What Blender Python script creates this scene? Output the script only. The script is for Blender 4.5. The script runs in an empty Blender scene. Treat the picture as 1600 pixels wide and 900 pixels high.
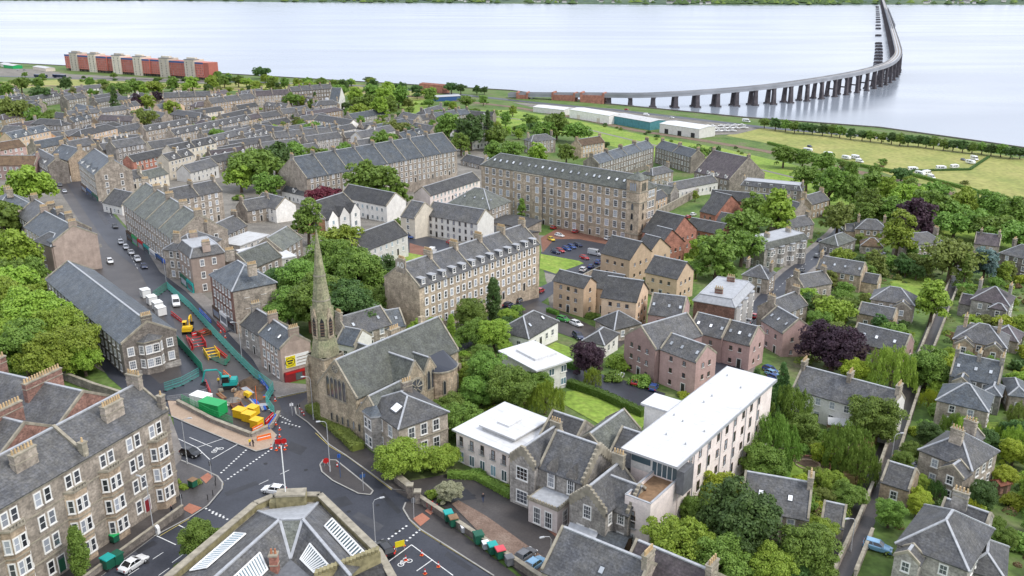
import bpy, bmesh, math, random
import numpy as np
from mathutils import Vector, Matrix
from mathutils.geometry import delaunay_2d_cdt
R=math.radians; PI=math.pi
sc=bpy.context.scene; COL=sc.collection
# ------------------------------------------------------------ camera
F=1400.0; TILT=19.2; H=120.0
cam=bpy.data.objects.new('camera',bpy.data.cameras.new('camera')); COL.objects.link(cam)
cam.location=(0,0,H); cam.rotation_euler=(R(90-TILT),0,0)
cam.data.sensor_width=36; cam.data.lens=36*F/1600; cam.data.clip_start=1; cam.data.clip_end=30000
sc.camera=cam
# ------------------------------------------------------------ sky and sun (bright overcast)
w=bpy.data.worlds.new('World'); sc.world=w; w.use_nodes=True
nt=w.node_tree; N=nt.nodes; L=nt.links; N.clear()
sky=N.new('ShaderNodeTexSky'); sky.sky_type='NISHITA'; sky.sun_disc=False
SUN_EL,SUN_AZ=50,112      # azimuth clockwise from straight ahead
sky.sun_elevation=R(SUN_EL); sky.sun_rotation=R(SUN_AZ); sky.dust_density=3; sky.air_density=1; sky.ozone_density=1
tc=N.new('ShaderNodeTexCoord'); mp=N.new('ShaderNodeMapping'); mp.inputs['Scale'].default_value=(1,1,1.3)
nz=N.new('ShaderNodeTexNoise'); nz.inputs['Scale'].default_value=2.3; nz.inputs['Detail'].default_value=6; nz.inputs['Roughness'].default_value=.55
rp=N.new('ShaderNodeValToRGB'); rp.color_ramp.elements[0].position=.3; rp.color_ramp.elements[0].color=(6.6,7.5,9.6,1)
rp.color_ramp.elements[1].position=.66; rp.color_ramp.elements[1].color=(10.6,10.9,11.6,1)
mx=N.new('ShaderNodeMix'); mx.data_type='RGBA'; mx.inputs['Factor'].default_value=.86
bg=N.new('ShaderNodeBackground'); bg.inputs['Strength'].default_value=.1
wo=N.new('ShaderNodeOutputWorld')
L.new(tc.outputs['Generated'],mp.inputs[0]); L.new(mp.outputs[0],nz.inputs['Vector']); L.new(nz.outputs['Fac'],rp.inputs[0])
L.new(sky.outputs[0],mx.inputs[6]); L.new(rp.outputs[0],mx.inputs[7]); L.new(mx.outputs[2],bg.inputs[0]); L.new(bg.outputs[0],wo.inputs[0])
sun=bpy.data.objects.new('sun',bpy.data.lights.new('sun','SUN')); COL.objects.link(sun)
sun.data.energy=1.5; sun.data.angle=R(14); sun.data.color=(1,.96,.9)
sun.rotation_euler=(R(90-SUN_EL),0,R(180-SUN_AZ)); sun.location=(0,0,400)
sc.view_settings.view_transform='Standard'; sc.view_settings.look='None'; sc.view_settings.exposure=.62; sc.view_settings.gamma=1
# ------------------------------------------------------------ terrain function and pixel helpers (photo is 1600 x 900)
XS=[-6000,-734,-375,-180,0,87,203,301,349,369,1300,6000]; YS=[3519,1319,1167,1072,986,883,791,735,672,643,-57,-3857]
SS=[-1200,-40,-.5,0,30,110,277,400,530,583,640,704,756,800,860,940,1340,9000]
ZS=[-40,-4,-1.5,2.6,4,4.6,7.5,10,15,19,23,28,32,34.8,37,39,42,60]
def terr(x,y): return float(np.interp(np.interp(x,XS,YS)-y,SS,ZS))
ct,st=math.cos(R(TILT)),math.sin(R(TILT))
def ray(px,py):
    a=(px-800)/F; b=(450-py)/F
    return (a,ct+b*st,-st+b*ct)
def PZ(px,py,z):
    d=ray(px,py); t=(z-H)/d[2]; return Vector((d[0]*t,d[1]*t,z))
def G(px,py,h=0.0):
    """point on the ray through a pixel that lies h metres above the ground"""
    d=ray(px,py); t=20.0; f=lambda t:H+d[2]*t-terr(d[0]*t,d[1]*t)-h
    while t<4000 and f(t)>0: t*=1.015
    lo,hi=t/1.015,t
    for _ in range(22):
        m=(lo+hi)/2
        if f(m)>0: lo=m
        else: hi=m
    return Vector((d[0]*lo,d[1]*lo,H+d[2]*lo))
def PIX(v):
    x,y,z=v[0],v[1],v[2]-H
    dep=y*ct-z*st; up=y*st+z*ct
    return (800+F*x/dep,450-F*up/dep)
# ------------------------------------------------------------ materials
MT={}
def nodes(name):
    m=bpy.data.materials.new(name); m.use_nodes=True; MT[name]=m
    b=m.node_tree.nodes['Principled BSDF']; return m,m.node_tree.nodes,m.node_tree.links,b
def lin(c): return tuple(((v/255+.055)/1.055)**2.4 if v>10 else v/255/12.92 for v in c)
def ramp(nn,stops):
    r=nn.new('ShaderNodeValToRGB'); e=r.color_ramp.elements
    while len(e)<len(stops): e.new(.5)
    for i,(p,c) in enumerate(stops): e[i].position=p; e[i].color=(*c,1)
    return r
def plain(name,c,rough=.6,metal=0,var=.12,scale=1.5,spec=.3):
    m,n,l,b=nodes(name)
    t=n.new('ShaderNodeTexCoord'); z=n.new('ShaderNodeTexNoise'); z.inputs['Scale'].default_value=scale; z.inputs['Detail'].default_value=5
    r=ramp(n,[(.3,tuple(v*(1-var) for v in c)),(.7,tuple(min(1,v*(1+var)) for v in c))])
    l.new(t.outputs['Object'],z.inputs['Vector']); l.new(z.outputs['Fac'],r.inputs[0]); l.new(r.outputs[0],b.inputs['Base Color'])
    b.inputs['Roughness'].default_value=rough; b.inputs['Metallic'].default_value=metal; b.inputs['Specular IOR Level'].default_value=spec
    return m
def coursed(name,c1,c2,mort,bw,bh,rough=.85,dirt=.35,mortar=.02,bump=.3,streak=True,dc=None,offs=.5,dscale=.35,grain=1.0):
    """brick / ashlar / slate courses plus large blotches and vertical streaks of dirt"""
    m,n,l,b=nodes(name)
    t=n.new('ShaderNodeTexCoord'); s=n.new('ShaderNodeSeparateXYZ'); l.new(t.outputs['Object'],s.inputs[0])
    a=n.new('ShaderNodeMath'); a.operation='ADD'; l.new(s.outputs[0],a.inputs[0]); l.new(s.outputs[1],a.inputs[1])
    cb=n.new('ShaderNodeCombineXYZ'); l.new(a.outputs[0],cb.inputs[0]); l.new(s.outputs[2],cb.inputs[1])
    oi=n.new('ShaderNodeObjectInfo')
    k=n.new('ShaderNodeTexBrick'); l.new(cb.outputs[0],k.inputs['Vector'])
    k.offset=offs; k.inputs['Scale'].default_value=1; k.inputs['Brick Width'].default_value=bw; k.inputs['Row Height'].default_value=bh
    k.inputs['Mortar Size'].default_value=mortar; k.inputs['Color1'].default_value=(*c1,1); k.inputs['Color2'].default_value=(*c2,1); k.inputs['Mortar'].default_value=(*mort,1); k.inputs['Bias'].default_value=-.1
    z=n.new('ShaderNodeTexNoise'); z.inputs['Scale'].default_value=dscale; z.inputs['Detail'].default_value=8; z.inputs['Roughness'].default_value=.65
    ad=n.new('ShaderNodeVectorMath'); ad.operation='ADD'; l.new(t.outputs['Object'],ad.inputs[0])
    mr=n.new('ShaderNodeVectorMath'); mr.operation='SCALE'; mr.inputs[0].default_value=(37,91,53); l.new(oi.outputs['Random'],mr.inputs['Scale']); l.new(mr.outputs[0],ad.inputs[1])
    l.new(ad.outputs[0],z.inputs['Vector'])
    mul=n.new('ShaderNodeMapping'); mul.inputs['Scale'].default_value=(1.6,1.6,.12); l.new(ad.outputs[0],mul.inputs[0])
    z2=n.new('ShaderNodeTexNoise'); z2.inputs['Scale'].default_value=.9; z2.inputs['Detail'].default_value=5; l.new(mul.outputs[0],z2.inputs['Vector'])
    mm=n.new('ShaderNodeMath'); mm.operation='MULTIPLY_ADD'; l.new(z2.outputs['Fac'],mm.inputs[0]); mm.inputs[1].default_value=.5; l.new(z.outputs['Fac'],mm.inputs[2])
    r=n.new('ShaderNodeMapRange'); r.inputs['From Min'].default_value=.58; r.inputs['From Max'].default_value=.95; r.inputs['To Min'].default_value=0; r.inputs['To Max'].default_value=dirt; l.new(mm.outputs[0],r.inputs[0])
    mx=n.new('ShaderNodeMix'); mx.data_type='RGBA'; l.new(r.outputs[0],mx.inputs['Factor']); l.new(k.outputs['Color'],mx.inputs[6])
    dc=dc or tuple(v*.35 for v in c1); mx.inputs[7].default_value=(*dc,1)
    hv=n.new('ShaderNodeHueSaturation'); hv.inputs['Hue'].default_value=.5
    vr=n.new('ShaderNodeMapRange'); vr.inputs['To Min'].default_value=.78; vr.inputs['To Max'].default_value=1.22; l.new(oi.outputs['Random'],vr.inputs[0])
    l.new(vr.outputs[0],hv.inputs['Value']); l.new(mx.outputs[2],hv.inputs['Color'])
    # fine grain
    z3=n.new('ShaderNodeTexNoise'); z3.inputs['Scale'].default_value=2.8; z3.inputs['Detail'].default_value=6; l.new(ad.outputs[0],z3.inputs['Vector'])
    r3=n.new('ShaderNodeMapRange'); r3.inputs['From Min'].default_value=.3; r3.inputs['From Max'].default_value=.7; r3.inputs['To Min'].default_value=1-.34*grain; r3.inputs['To Max'].default_value=1+.34*grain; l.new(z3.outputs['Fac'],r3.inputs[0])
    m3=n.new('ShaderNodeMix'); m3.data_type='RGBA'; m3.blend_type='MULTIPLY'; m3.inputs['Factor'].default_value=1; l.new(hv.outputs[0],m3.inputs[6]); l.new(r3.outputs[0],m3.inputs[7])
    z4=n.new('ShaderNodeTexNoise'); z4.inputs['Scale'].default_value=.55; z4.inputs['Detail'].default_value=4; l.new(ad.outputs[0],z4.inputs['Vector'])
    r4=n.new('ShaderNodeMapRange'); r4.inputs['From Min'].default_value=.35; r4.inputs['From Max'].default_value=.65; r4.inputs['To Min'].default_value=1-.22*grain; r4.inputs['To Max'].default_value=1+.22*grain; l.new(z4.outputs['Fac'],r4.inputs[0])
    m4=n.new('ShaderNodeMix'); m4.data_type='RGBA'; m4.blend_type='MULTIPLY'; m4.inputs['Factor'].default_value=1; l.new(m3.outputs[2],m4.inputs[6]); l.new(r4.outputs[0],m4.inputs[7]); m3=m4
    l.new(m3.outputs[2],b.inputs['Base Color']); b.inputs['Roughness'].default_value=rough; b.inputs['Specular IOR Level'].default_value=.35
    bp=n.new('ShaderNodeBump'); bp.inputs['Strength'].default_value=bump; bp.inputs['Distance'].default_value=.05; l.new(k.outputs['Fac'],bp.inputs['Height']); bp.invert=True
    l.new(bp.outputs[0],b.inputs['Normal'])
    return m
coursed('stone',(0.448,0.382,0.314),(0.329,0.285,0.236),(0.397,0.347,0.288),.7,.32,dirt=.65,bump=.5)
coursed('stone_warm',(0.538,0.413,0.291),(0.371,0.287,0.209),(0.426,0.347,0.256),.8,.34,dirt=.55,bump=.5)
coursed('stone_grey',(0.389,0.360,0.325),(0.269,0.249,0.230),(0.337,0.318,0.288),.65,.3,dirt=.6,bump=.5)
coursed('stone_dark',(0.283,0.244,0.209),(0.179,0.160,0.139),(0.266,0.236,0.206),.6,.28,dirt=.6,bump=.5)
coursed('mill_stone',(.47,.385,.285),(.38,.31,.235),(.42,.345,.26),.8,.36,dirt=.5,bump=.3)
coursed('church_stone',(0.465,0.377,0.267),(0.327,0.267,0.195),(0.378,0.312,0.235),.55,.28,dirt=.55,dc=(0.165,0.155,0.100),bump=.5)
coursed('spire_stone',(.29,.295,.17),(.21,.225,.125),(.2,.2,.13),.7,.36,dirt=.6,dc=(0.363,0.302,0.216),bump=.6)
coursed('rubble_red',(0.356,0.191,0.146),(0.218,0.119,0.099),(0.306,0.207,0.165),.45,.22,dirt=.5,bump=.6)
coursed('brick_red',(0.429,0.191,0.137),(0.347,0.149,0.109),(0.374,0.203,0.149),.5,.2,dirt=.35,mortar=.012,bump=.2)
coursed('brick_orange',(.52,.29,.15),(.44,.24,.13),(.45,.28,.17),.5,.2,dirt=.25,mortar=.012,bump=.2)
coursed('tan',(.62,.46,.32),(.6,.445,.31),(.61,.455,.315),.9,.4,dirt=.25,mortar=.004,bump=.1,grain=.32)
coursed('pink',(.45,.305,.28),(.43,.29,.268),(.44,.3,.275),.9,.4,dirt=.3,mortar=.004,bump=.1,grain=.32)
coursed('pink_pale',(0.781,0.684,0.637),(0.756,0.663,0.616),(0.769,0.670,0.623),2.4,1.4,dirt=.18,mortar=.006,bump=.1,grain=.32)
coursed('harl_brown',(0.404,0.317,0.266),(0.371,0.294,0.246),(0.383,0.305,0.253),1.2,.6,dirt=.4,mortar=.004,bump=.1,grain=.32)
coursed('white_wall',(.74,.72,.68),(.72,.70,.66),(.73,.71,.67),2.,1.,dirt=.2,mortar=.004,bump=.05,dc=(.4,.36,.3),grain=.32)
coursed('cream',(.62,.56,.46),(.6,.54,.44),(.61,.55,.45),1.5,.8,dirt=.25,mortar=.004,bump=.05,grain=.32)
coursed('slate',(0.093,0.095,0.101),(0.061,0.063,0.070),(0.043,0.043,0.046),.42,.24,rough=.5,dirt=.55,dc=(0.107,0.099,0.080),mortar=.012,bump=.35,dscale=.22)
coursed('slate_dark',(0.065,0.065,0.068),(0.040,0.040,0.043),(0.033,0.033,0.033),.42,.24,rough=.55,dirt=.4,dc=(0.084,0.081,0.065),mortar=.012,bump=.35,dscale=.22)
coursed('slate_blue',(0.080,0.096,0.114),(0.053,0.066,0.083),(0.043,0.048,0.053),.42,.24,rough=.45,dirt=.5,dc=(0.101,0.099,0.085),mortar=.012,bump=.35,dscale=.22)
coursed('slate_green',(.125,.133,.122),(.088,.094,.088),(.06,.062,.057),.42,.24,rough=.6,dirt=.6,dc=(0.119,0.125,0.091),mortar=.012,bump=.35,dscale=.3)
coursed('slate_purple',(0.085,0.066,0.075),(0.056,0.046,0.051),(0.043,0.037,0.037),.42,.24,rough=.55,dirt=.5,dc=(0.096,0.088,0.075),mortar=.012,bump=.35,dscale=.22)
coursed('tile_brown',(.13,.075,.045),(.09,.055,.035),(.06,.04,.03),.3,.3,rough=.7,dirt=.5,dc=(.16,.12,.06),mortar=.015,bump=.4)
coursed('tile_red',(.33,.12,.07),(.25,.09,.055),(.15,.06,.04),.3,.3,rough=.7,dirt=.45,mortar=.015,bump=.4)
def membrane(name,c,d,amt):
    m,n,l,b=nodes(name); t=n.new('ShaderNodeTexCoord'); k=n.new('ShaderNodeTexBrick'); l.new(t.outputs['Object'],k.inputs['Vector'])
    k.inputs['Scale'].default_value=1; k.inputs['Brick Width'].default_value=9; k.inputs['Row Height'].default_value=1.6; k.inputs['Mortar Size'].default_value=.04; k.inputs['Color1'].default_value=(*c,1); k.inputs['Color2'].default_value=(*[v*.96 for v in c],1); k.inputs['Mortar'].default_value=(*[v*.72 for v in c],1)
    z=n.new('ShaderNodeTexNoise'); z.inputs['Scale'].default_value=.35; z.inputs['Detail'].default_value=9; z.inputs['Roughness'].default_value=.7; z.inputs['Distortion'].default_value=1.2; l.new(t.outputs['Object'],z.inputs['Vector'])
    r=n.new('ShaderNodeMapRange'); r.inputs['From Min'].default_value=.47; r.inputs['From Max'].default_value=.75; r.inputs['To Max'].default_value=amt; l.new(z.outputs['Fac'],r.inputs[0])
    x=n.new('ShaderNodeMix'); x.data_type='RGBA'; l.new(r.outputs[0],x.inputs['Factor']); l.new(k.outputs['Color'],x.inputs[6]); x.inputs[7].default_value=(*d,1); l.new(x.outputs[2],b.inputs['Base Color']); b.inputs['Roughness'].default_value=.5
membrane('membrane',(.62,.62,.62),(.36,.345,.32),.5); membrane('membrane_grey',(.5,.5,.49),(.28,.26,.23),.8)
coursed('flats_red',(.52,.17,.13),(.46,.15,.115),(.46,.17,.13),.5,.2,dirt=.15,mortar=.012,bump=.1,grain=.3)
plain('white_paint',(.78,.78,.76),.45,var=.04); plain('window_surround',(.68,.66,.62),.6,var=.08)
plain('lead',(.36,.37,.385),.5,metal=0,var=.15); plain('lead_dark',(.14,.145,.155),.5,var=.2)
plain('moss_stone',(.25,.22,.12),.9,var=.35,scale=1.2); plain('cope',(.30,.27,.21),.9,var=.3,scale=1.0)
plain('pot_buff',(.5,.36,.2),.8,var=.25); plain('pot_red',(.4,.17,.09),.8,var=.25)
plain('iron',(.03,.03,.032),.6); plain('steel',(.42,.43,.44),.4,metal=.4); plain('lamp_grey',(.5,.51,.52),.45,metal=.2)
plain('timber',(.24,.15,.085),.8,var=.25); plain('timber_dark',(.1,.065,.045),.8,var=.25); plain('door_red',(.2,.02,.025),.5); plain('door_green',(.02,.09,.05),.5); plain('door_blue',(.04,.1,.25),.5); plain('door_dark',(.04,.035,.03),.5)
plain('rubber',(.018,.018,.018),.8); plain('soil',(.11,.075,.05),.95,var=.35,scale=.8); plain('rust',(.2,.075,.035),.8,var=.3); plain('clay',(.3,.19,.11),.95,var=.25)
for k,c in dict(red=(.5,.02,.02),yellow=(.75,.47,.02),yellow2=(.72,.6,.02),orange=(.75,.16,.03),teal=(.02,.33,.3),green=(.02,.34,.1),dkgreen=(.015,.1,.06),blue=(.03,.12,.5),white=(.8,.8,.8),pink_red=(.6,.08,.1)).items(): plain('pl_'+k,c,.45,var=.06)
def paint(name,c,metal=.2):
    m,n,l,b=nodes(name); b.inputs['Base Color'].default_value=(*c,1); b.inputs['Metallic'].default_value=metal; b.inputs['Roughness'].default_value=.28; b.inputs['Coat Weight'].default_value=.6; b.inputs['Coat Roughness'].default_value=.08
for k,c in dict(white=(.8,.8,.79),silver=(.45,.46,.48),grey=(.14,.145,.155),black=(.012,.012,.014),red=(.42,.015,.015),blue=(.02,.07,.26),navy=(.015,.025,.07),lightblue=(.2,.38,.55),green=(.05,.3,.06),yellow=(.7,.5,.03)).items(): paint('car_'+k,c)
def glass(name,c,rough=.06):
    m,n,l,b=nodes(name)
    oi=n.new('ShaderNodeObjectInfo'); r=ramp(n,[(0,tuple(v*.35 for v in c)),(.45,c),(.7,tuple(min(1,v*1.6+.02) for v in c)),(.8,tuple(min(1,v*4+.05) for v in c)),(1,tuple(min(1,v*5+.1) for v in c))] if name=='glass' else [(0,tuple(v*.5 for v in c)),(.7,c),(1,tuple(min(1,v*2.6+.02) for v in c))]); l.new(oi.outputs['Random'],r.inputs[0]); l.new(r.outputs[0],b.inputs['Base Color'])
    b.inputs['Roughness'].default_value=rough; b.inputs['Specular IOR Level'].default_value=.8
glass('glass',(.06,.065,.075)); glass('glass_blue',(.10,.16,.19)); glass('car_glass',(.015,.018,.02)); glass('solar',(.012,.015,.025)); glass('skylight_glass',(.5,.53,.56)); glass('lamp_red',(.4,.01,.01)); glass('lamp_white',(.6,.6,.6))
def ground_mat(name,stops,scale,rough=.9,scale2=None,mixv=.35,bump=.2,detail=8,spec=.3):
    m,n,l,b=nodes(name); g=n.new('ShaderNodeNewGeometry')
    z=n.new('ShaderNodeTexNoise'); z.inputs['Scale'].default_value=scale; z.inputs['Detail'].default_value=detail; z.inputs['Roughness'].default_value=.62; l.new(g.outputs['Position'],z.inputs['Vector'])
    r=ramp(n,stops); l.new(z.outputs['Fac'],r.inputs[0]); out=r.outputs[0]
    z2=n.new('ShaderNodeTexNoise'); z2.inputs['Scale'].default_value=scale2 or scale*14; z2.inputs['Detail'].default_value=6; l.new(g.outputs['Position'],z2.inputs['Vector'])
    mr=n.new('ShaderNodeMapRange'); mr.inputs['From Min'].default_value=.25; mr.inputs['From Max'].default_value=.75; mr.inputs['To Min'].default_value=1-mixv; mr.inputs['To Max'].default_value=1+mixv; l.new(z2.outputs['Fac'],mr.inputs[0])
    x=n.new('ShaderNodeMix'); x.data_type='RGBA'; x.blend_type='MULTIPLY'; x.inputs['Factor'].default_value=1; l.new(out,x.inputs[6]); l.new(mr.outputs[0],x.inputs[7])
    l.new(x.outputs[2],b.inputs['Base Color']); b.inputs['Roughness'].default_value=rough; b.inputs['Specular IOR Level'].default_value=spec
    bp=n.new('ShaderNodeBump'); bp.inputs['Strength'].default_value=bump; bp.inputs['Distance'].default_value=.15; l.new(z2.outputs['Fac'],bp.inputs['Height']); l.new(bp.outputs[0],b.inputs['Normal'])
ground_mat('ground',[(.3,(.05,.1,.02)),(.5,(.1,.16,.035)),(.62,(.13,.15,.06)),(.75,(.15,.12,.085))],.06)
ground_mat('yard',[(.3,(.13,.12,.105)),(.5,(.19,.175,.15)),(.7,(.24,.22,.19))],.12)
ground_mat('grass',[(.3,(.13,.21,.028)),(.5,(.19,.28,.04)),(.62,(.23,.29,.055)),(.75,(.29,.31,.09))],.11,mixv=.4,scale2=.9)
ground_mat('field',[(.3,(.2,.235,.06)),(.5,(.27,.275,.08)),(.72,(.34,.31,.11))],.03,mixv=.3,scale2=.35)
ground_mat('asphalt',[(.3,(.03,.032,.04)),(.5,(.042,.045,.056)),(.62,(.05,.053,.065)),(.78,(.075,.077,.088))],.09,rough=.45,scale2=3,mixv=.18,bump=.05,spec=.3)
ground_mat('asphalt_brown',[(.3,(.042,.037,.036)),(.55,(.06,.053,.05)),(.75,(.1,.09,.084))],.12,rough=.48,scale2=3,mixv=.2,bump=.05,spec=.45)
ground_mat('brick_paving',[(.3,(.16,.075,.05)),(.6,(.22,.105,.07)),(.8,(.26,.15,.11))],.2,rough=.75,scale2=5,mixv=.25)
ground_mat('paving',[(.3,(.15,.135,.12)),(.55,(.21,.19,.17)),(.75,(.29,.265,.235))],.25,rough=.65,scale2=3,mixv=.22)
ground_mat('paving_beige',[(.3,(.34,.25,.18)),(.6,(.4,.3,.22)),(.8,(.46,.36,.27))],.3,rough=.8,scale2=3,mixv=.15)
ground_mat('kerb',[(.3,(.26,.25,.23)),(.7,(.37,.36,.33))],.6,mixv=.2)
ground_mat('gravel_brown',[(.3,(.15,.1,.075)),(.55,(.2,.14,.108)),(.75,(.25,.19,.15))],.4,scale2=4,mixv=.35)
ground_mat('tactile',[(.3,(.33,.13,.08)),(.7,(.4,.18,.12))],.6,mixv=.15)
ground_mat('road_paint',[(.35,(.55,.55,.53)),(.6,(.75,.75,.73))],1.2,mixv=.3)
ground_mat('road_yellow',[(.35,(.42,.33,.1)),(.6,(.52,.42,.14))],1.2,mixv=.3)
ground_mat('shore_stone',[(.3,(.1,.09,.08)),(.7,(.2,.18,.16))],.3,mixv=.5)
ground_mat('track_soil',[(.3,(.12,.09,.06)),(.55,(.2,.14,.1)),(.75,(.16,.17,.06))],.15,mixv=.3)
ground_mat('far_hill',[(.3,(.05,.085,.055)),(.5,(.07,.11,.065)),(.7,(.15,.19,.1))],.004,scale2=.05,mixv=.4)  # greens darkened and shifted to blue, distance haze put into the colour
def leaf(name,c1,c2,trans=.25):
    m,n,l,b=nodes(name)
    oi=n.new('ShaderNodeObjectInfo'); g=n.new('ShaderNodeTexCoord')
    z=n.new('ShaderNodeTexNoise'); z.inputs['Scale'].default_value=3.4; z.inputs['Detail'].default_value=6; z.inputs['Roughness'].default_value=.7; l.new(g.outputs['Object'],z.inputs['Vector'])
    r=ramp(n,[(.3,c1),(.7,c2)]); l.new(z.outputs['Fac'],r.inputs[0])
    hs=n.new('ShaderNodeHueSaturation'); l.new(r.outputs[0],hs.inputs['Color'])
    a=n.new('ShaderNodeMapRange'); a.inputs['To Min'].default_value=.8; a.inputs['To Max'].default_value=1.25; l.new(oi.outputs['Random'],a.inputs[0]); l.new(a.outputs[0],hs.inputs['Value'])
    a2=n.new('ShaderNodeMapRange'); a2.inputs['To Min'].default_value=.485; a2.inputs['To Max'].default_value=.515; l.new(oi.outputs['Random'],a2.inputs[0]); l.new(a2.outputs[0],hs.inputs['Hue'])
    l.new(hs.outputs[0],b.inputs['Base Color']); b.inputs['Roughness'].default_value=.55; b.inputs['Specular IOR Level'].default_value=.3
    t=n.new('ShaderNodeBsdfTranslucent'); l.new(hs.outputs[0],t.inputs['Color']); ms=n.new('ShaderNodeMixShader'); ms.inputs[0].default_value=trans
    o=n['Material Output']; l.new(b.outputs[0],ms.inputs[1]); l.new(t.outputs[0],ms.inputs[2]); l.new(ms.outputs[0],o.inputs[0])
leaf('lf_mid',(.1,.18,.026),(.22,.33,.06)); leaf('lf_light',(.17,.27,.028),(.32,.42,.06)); leaf('lf_dark',(.05,.105,.028),(.11,.19,.045)); leaf('lf_yellow',(.24,.32,.025),(.4,.46,.05))
leaf('lf_purple',(.035,.018,.03),(.075,.04,.055)); leaf('lf_red',(.11,.02,.035),(.2,.04,.06)); leaf('lf_blue',(.12,.2,.19),(.2,.29,.27)); leaf('lf_olive',(.13,.17,.035),(.23,.27,.06)); leaf('lf_pale',(.33,.34,.2),(.45,.45,.3)); leaf('lf_willow',(.2,.28,.04),(.3,.38,.06)); leaf('lf_brown',(.16,.11,.05),(.25,.17,.08)); leaf('lf_hedge',(.07,.15,.02),(.13,.23,.04))
plain('bark',(.12,.09,.065),.9,var=.3,scale=3)
# water
m,n,l,b=nodes('water'); g=n.new('ShaderNodeNewGeometry')
b.inputs['Base Color'].default_value=(.24,.27,.31,1); b.inputs['Roughness'].default_value=.16; b.inputs['IOR'].default_value=1.33; b.inputs['Specular IOR Level'].default_value=.75
mpw=n.new('ShaderNodeMapping'); mpw.inputs['Rotation'].default_value=(0,0,R(-25)); mpw.inputs['Scale'].default_value=(.45,1,1); l.new(g.outputs['Position'],mpw.inputs[0])
z1=n.new('ShaderNodeTexNoise'); z1.inputs['Scale'].default_value=.09; z1.inputs['Detail'].default_value=7; z1.inputs['Roughness'].default_value=.6; l.new(mpw.outputs[0],z1.inputs['Vector'])
mpv=n.new('ShaderNodeMapping'); mpv.inputs['Rotation'].default_value=(0,0,R(-12)); mpv.inputs['Scale'].default_value=(.25,1,1); l.new(g.outputs['Position'],mpv.inputs[0])
z2=n.new('ShaderNodeTexNoise'); z2.inputs['Scale'].default_value=.0045; z2.inputs['Detail'].default_value=6; z2.inputs['Distortion'].default_value=1.6; l.new(mpv.outputs[0],z2.inputs['Vector'])
rr=n.new('ShaderNodeMapRange'); rr.inputs['From Min'].default_value=.35; rr.inputs['From Max'].default_value=.65; rr.inputs['To Min'].default_value=.15; rr.inputs['To Max'].default_value=.24; l.new(z2.outputs['Fac'],rr.inputs[0]); l.new(rr.outputs[0],b.inputs['Roughness'])
rs=n.new('ShaderNodeMapRange'); rs.inputs['From Min'].default_value=.35; rs.inputs['From Max'].default_value=.65; rs.inputs['To Min'].default_value=.012; rs.inputs['To Max'].default_value=.06; l.new(z2.outputs['Fac'],rs.inputs[0])
bw=n.new('ShaderNodeBump'); bw.inputs['Distance'].default_value=.8; l.new(rs.outputs[0],bw.inputs['Strength']); l.new(z1.outputs['Fac'],bw.inputs['Height']); l.new(bw.outputs[0],b.inputs['Normal'])
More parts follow.
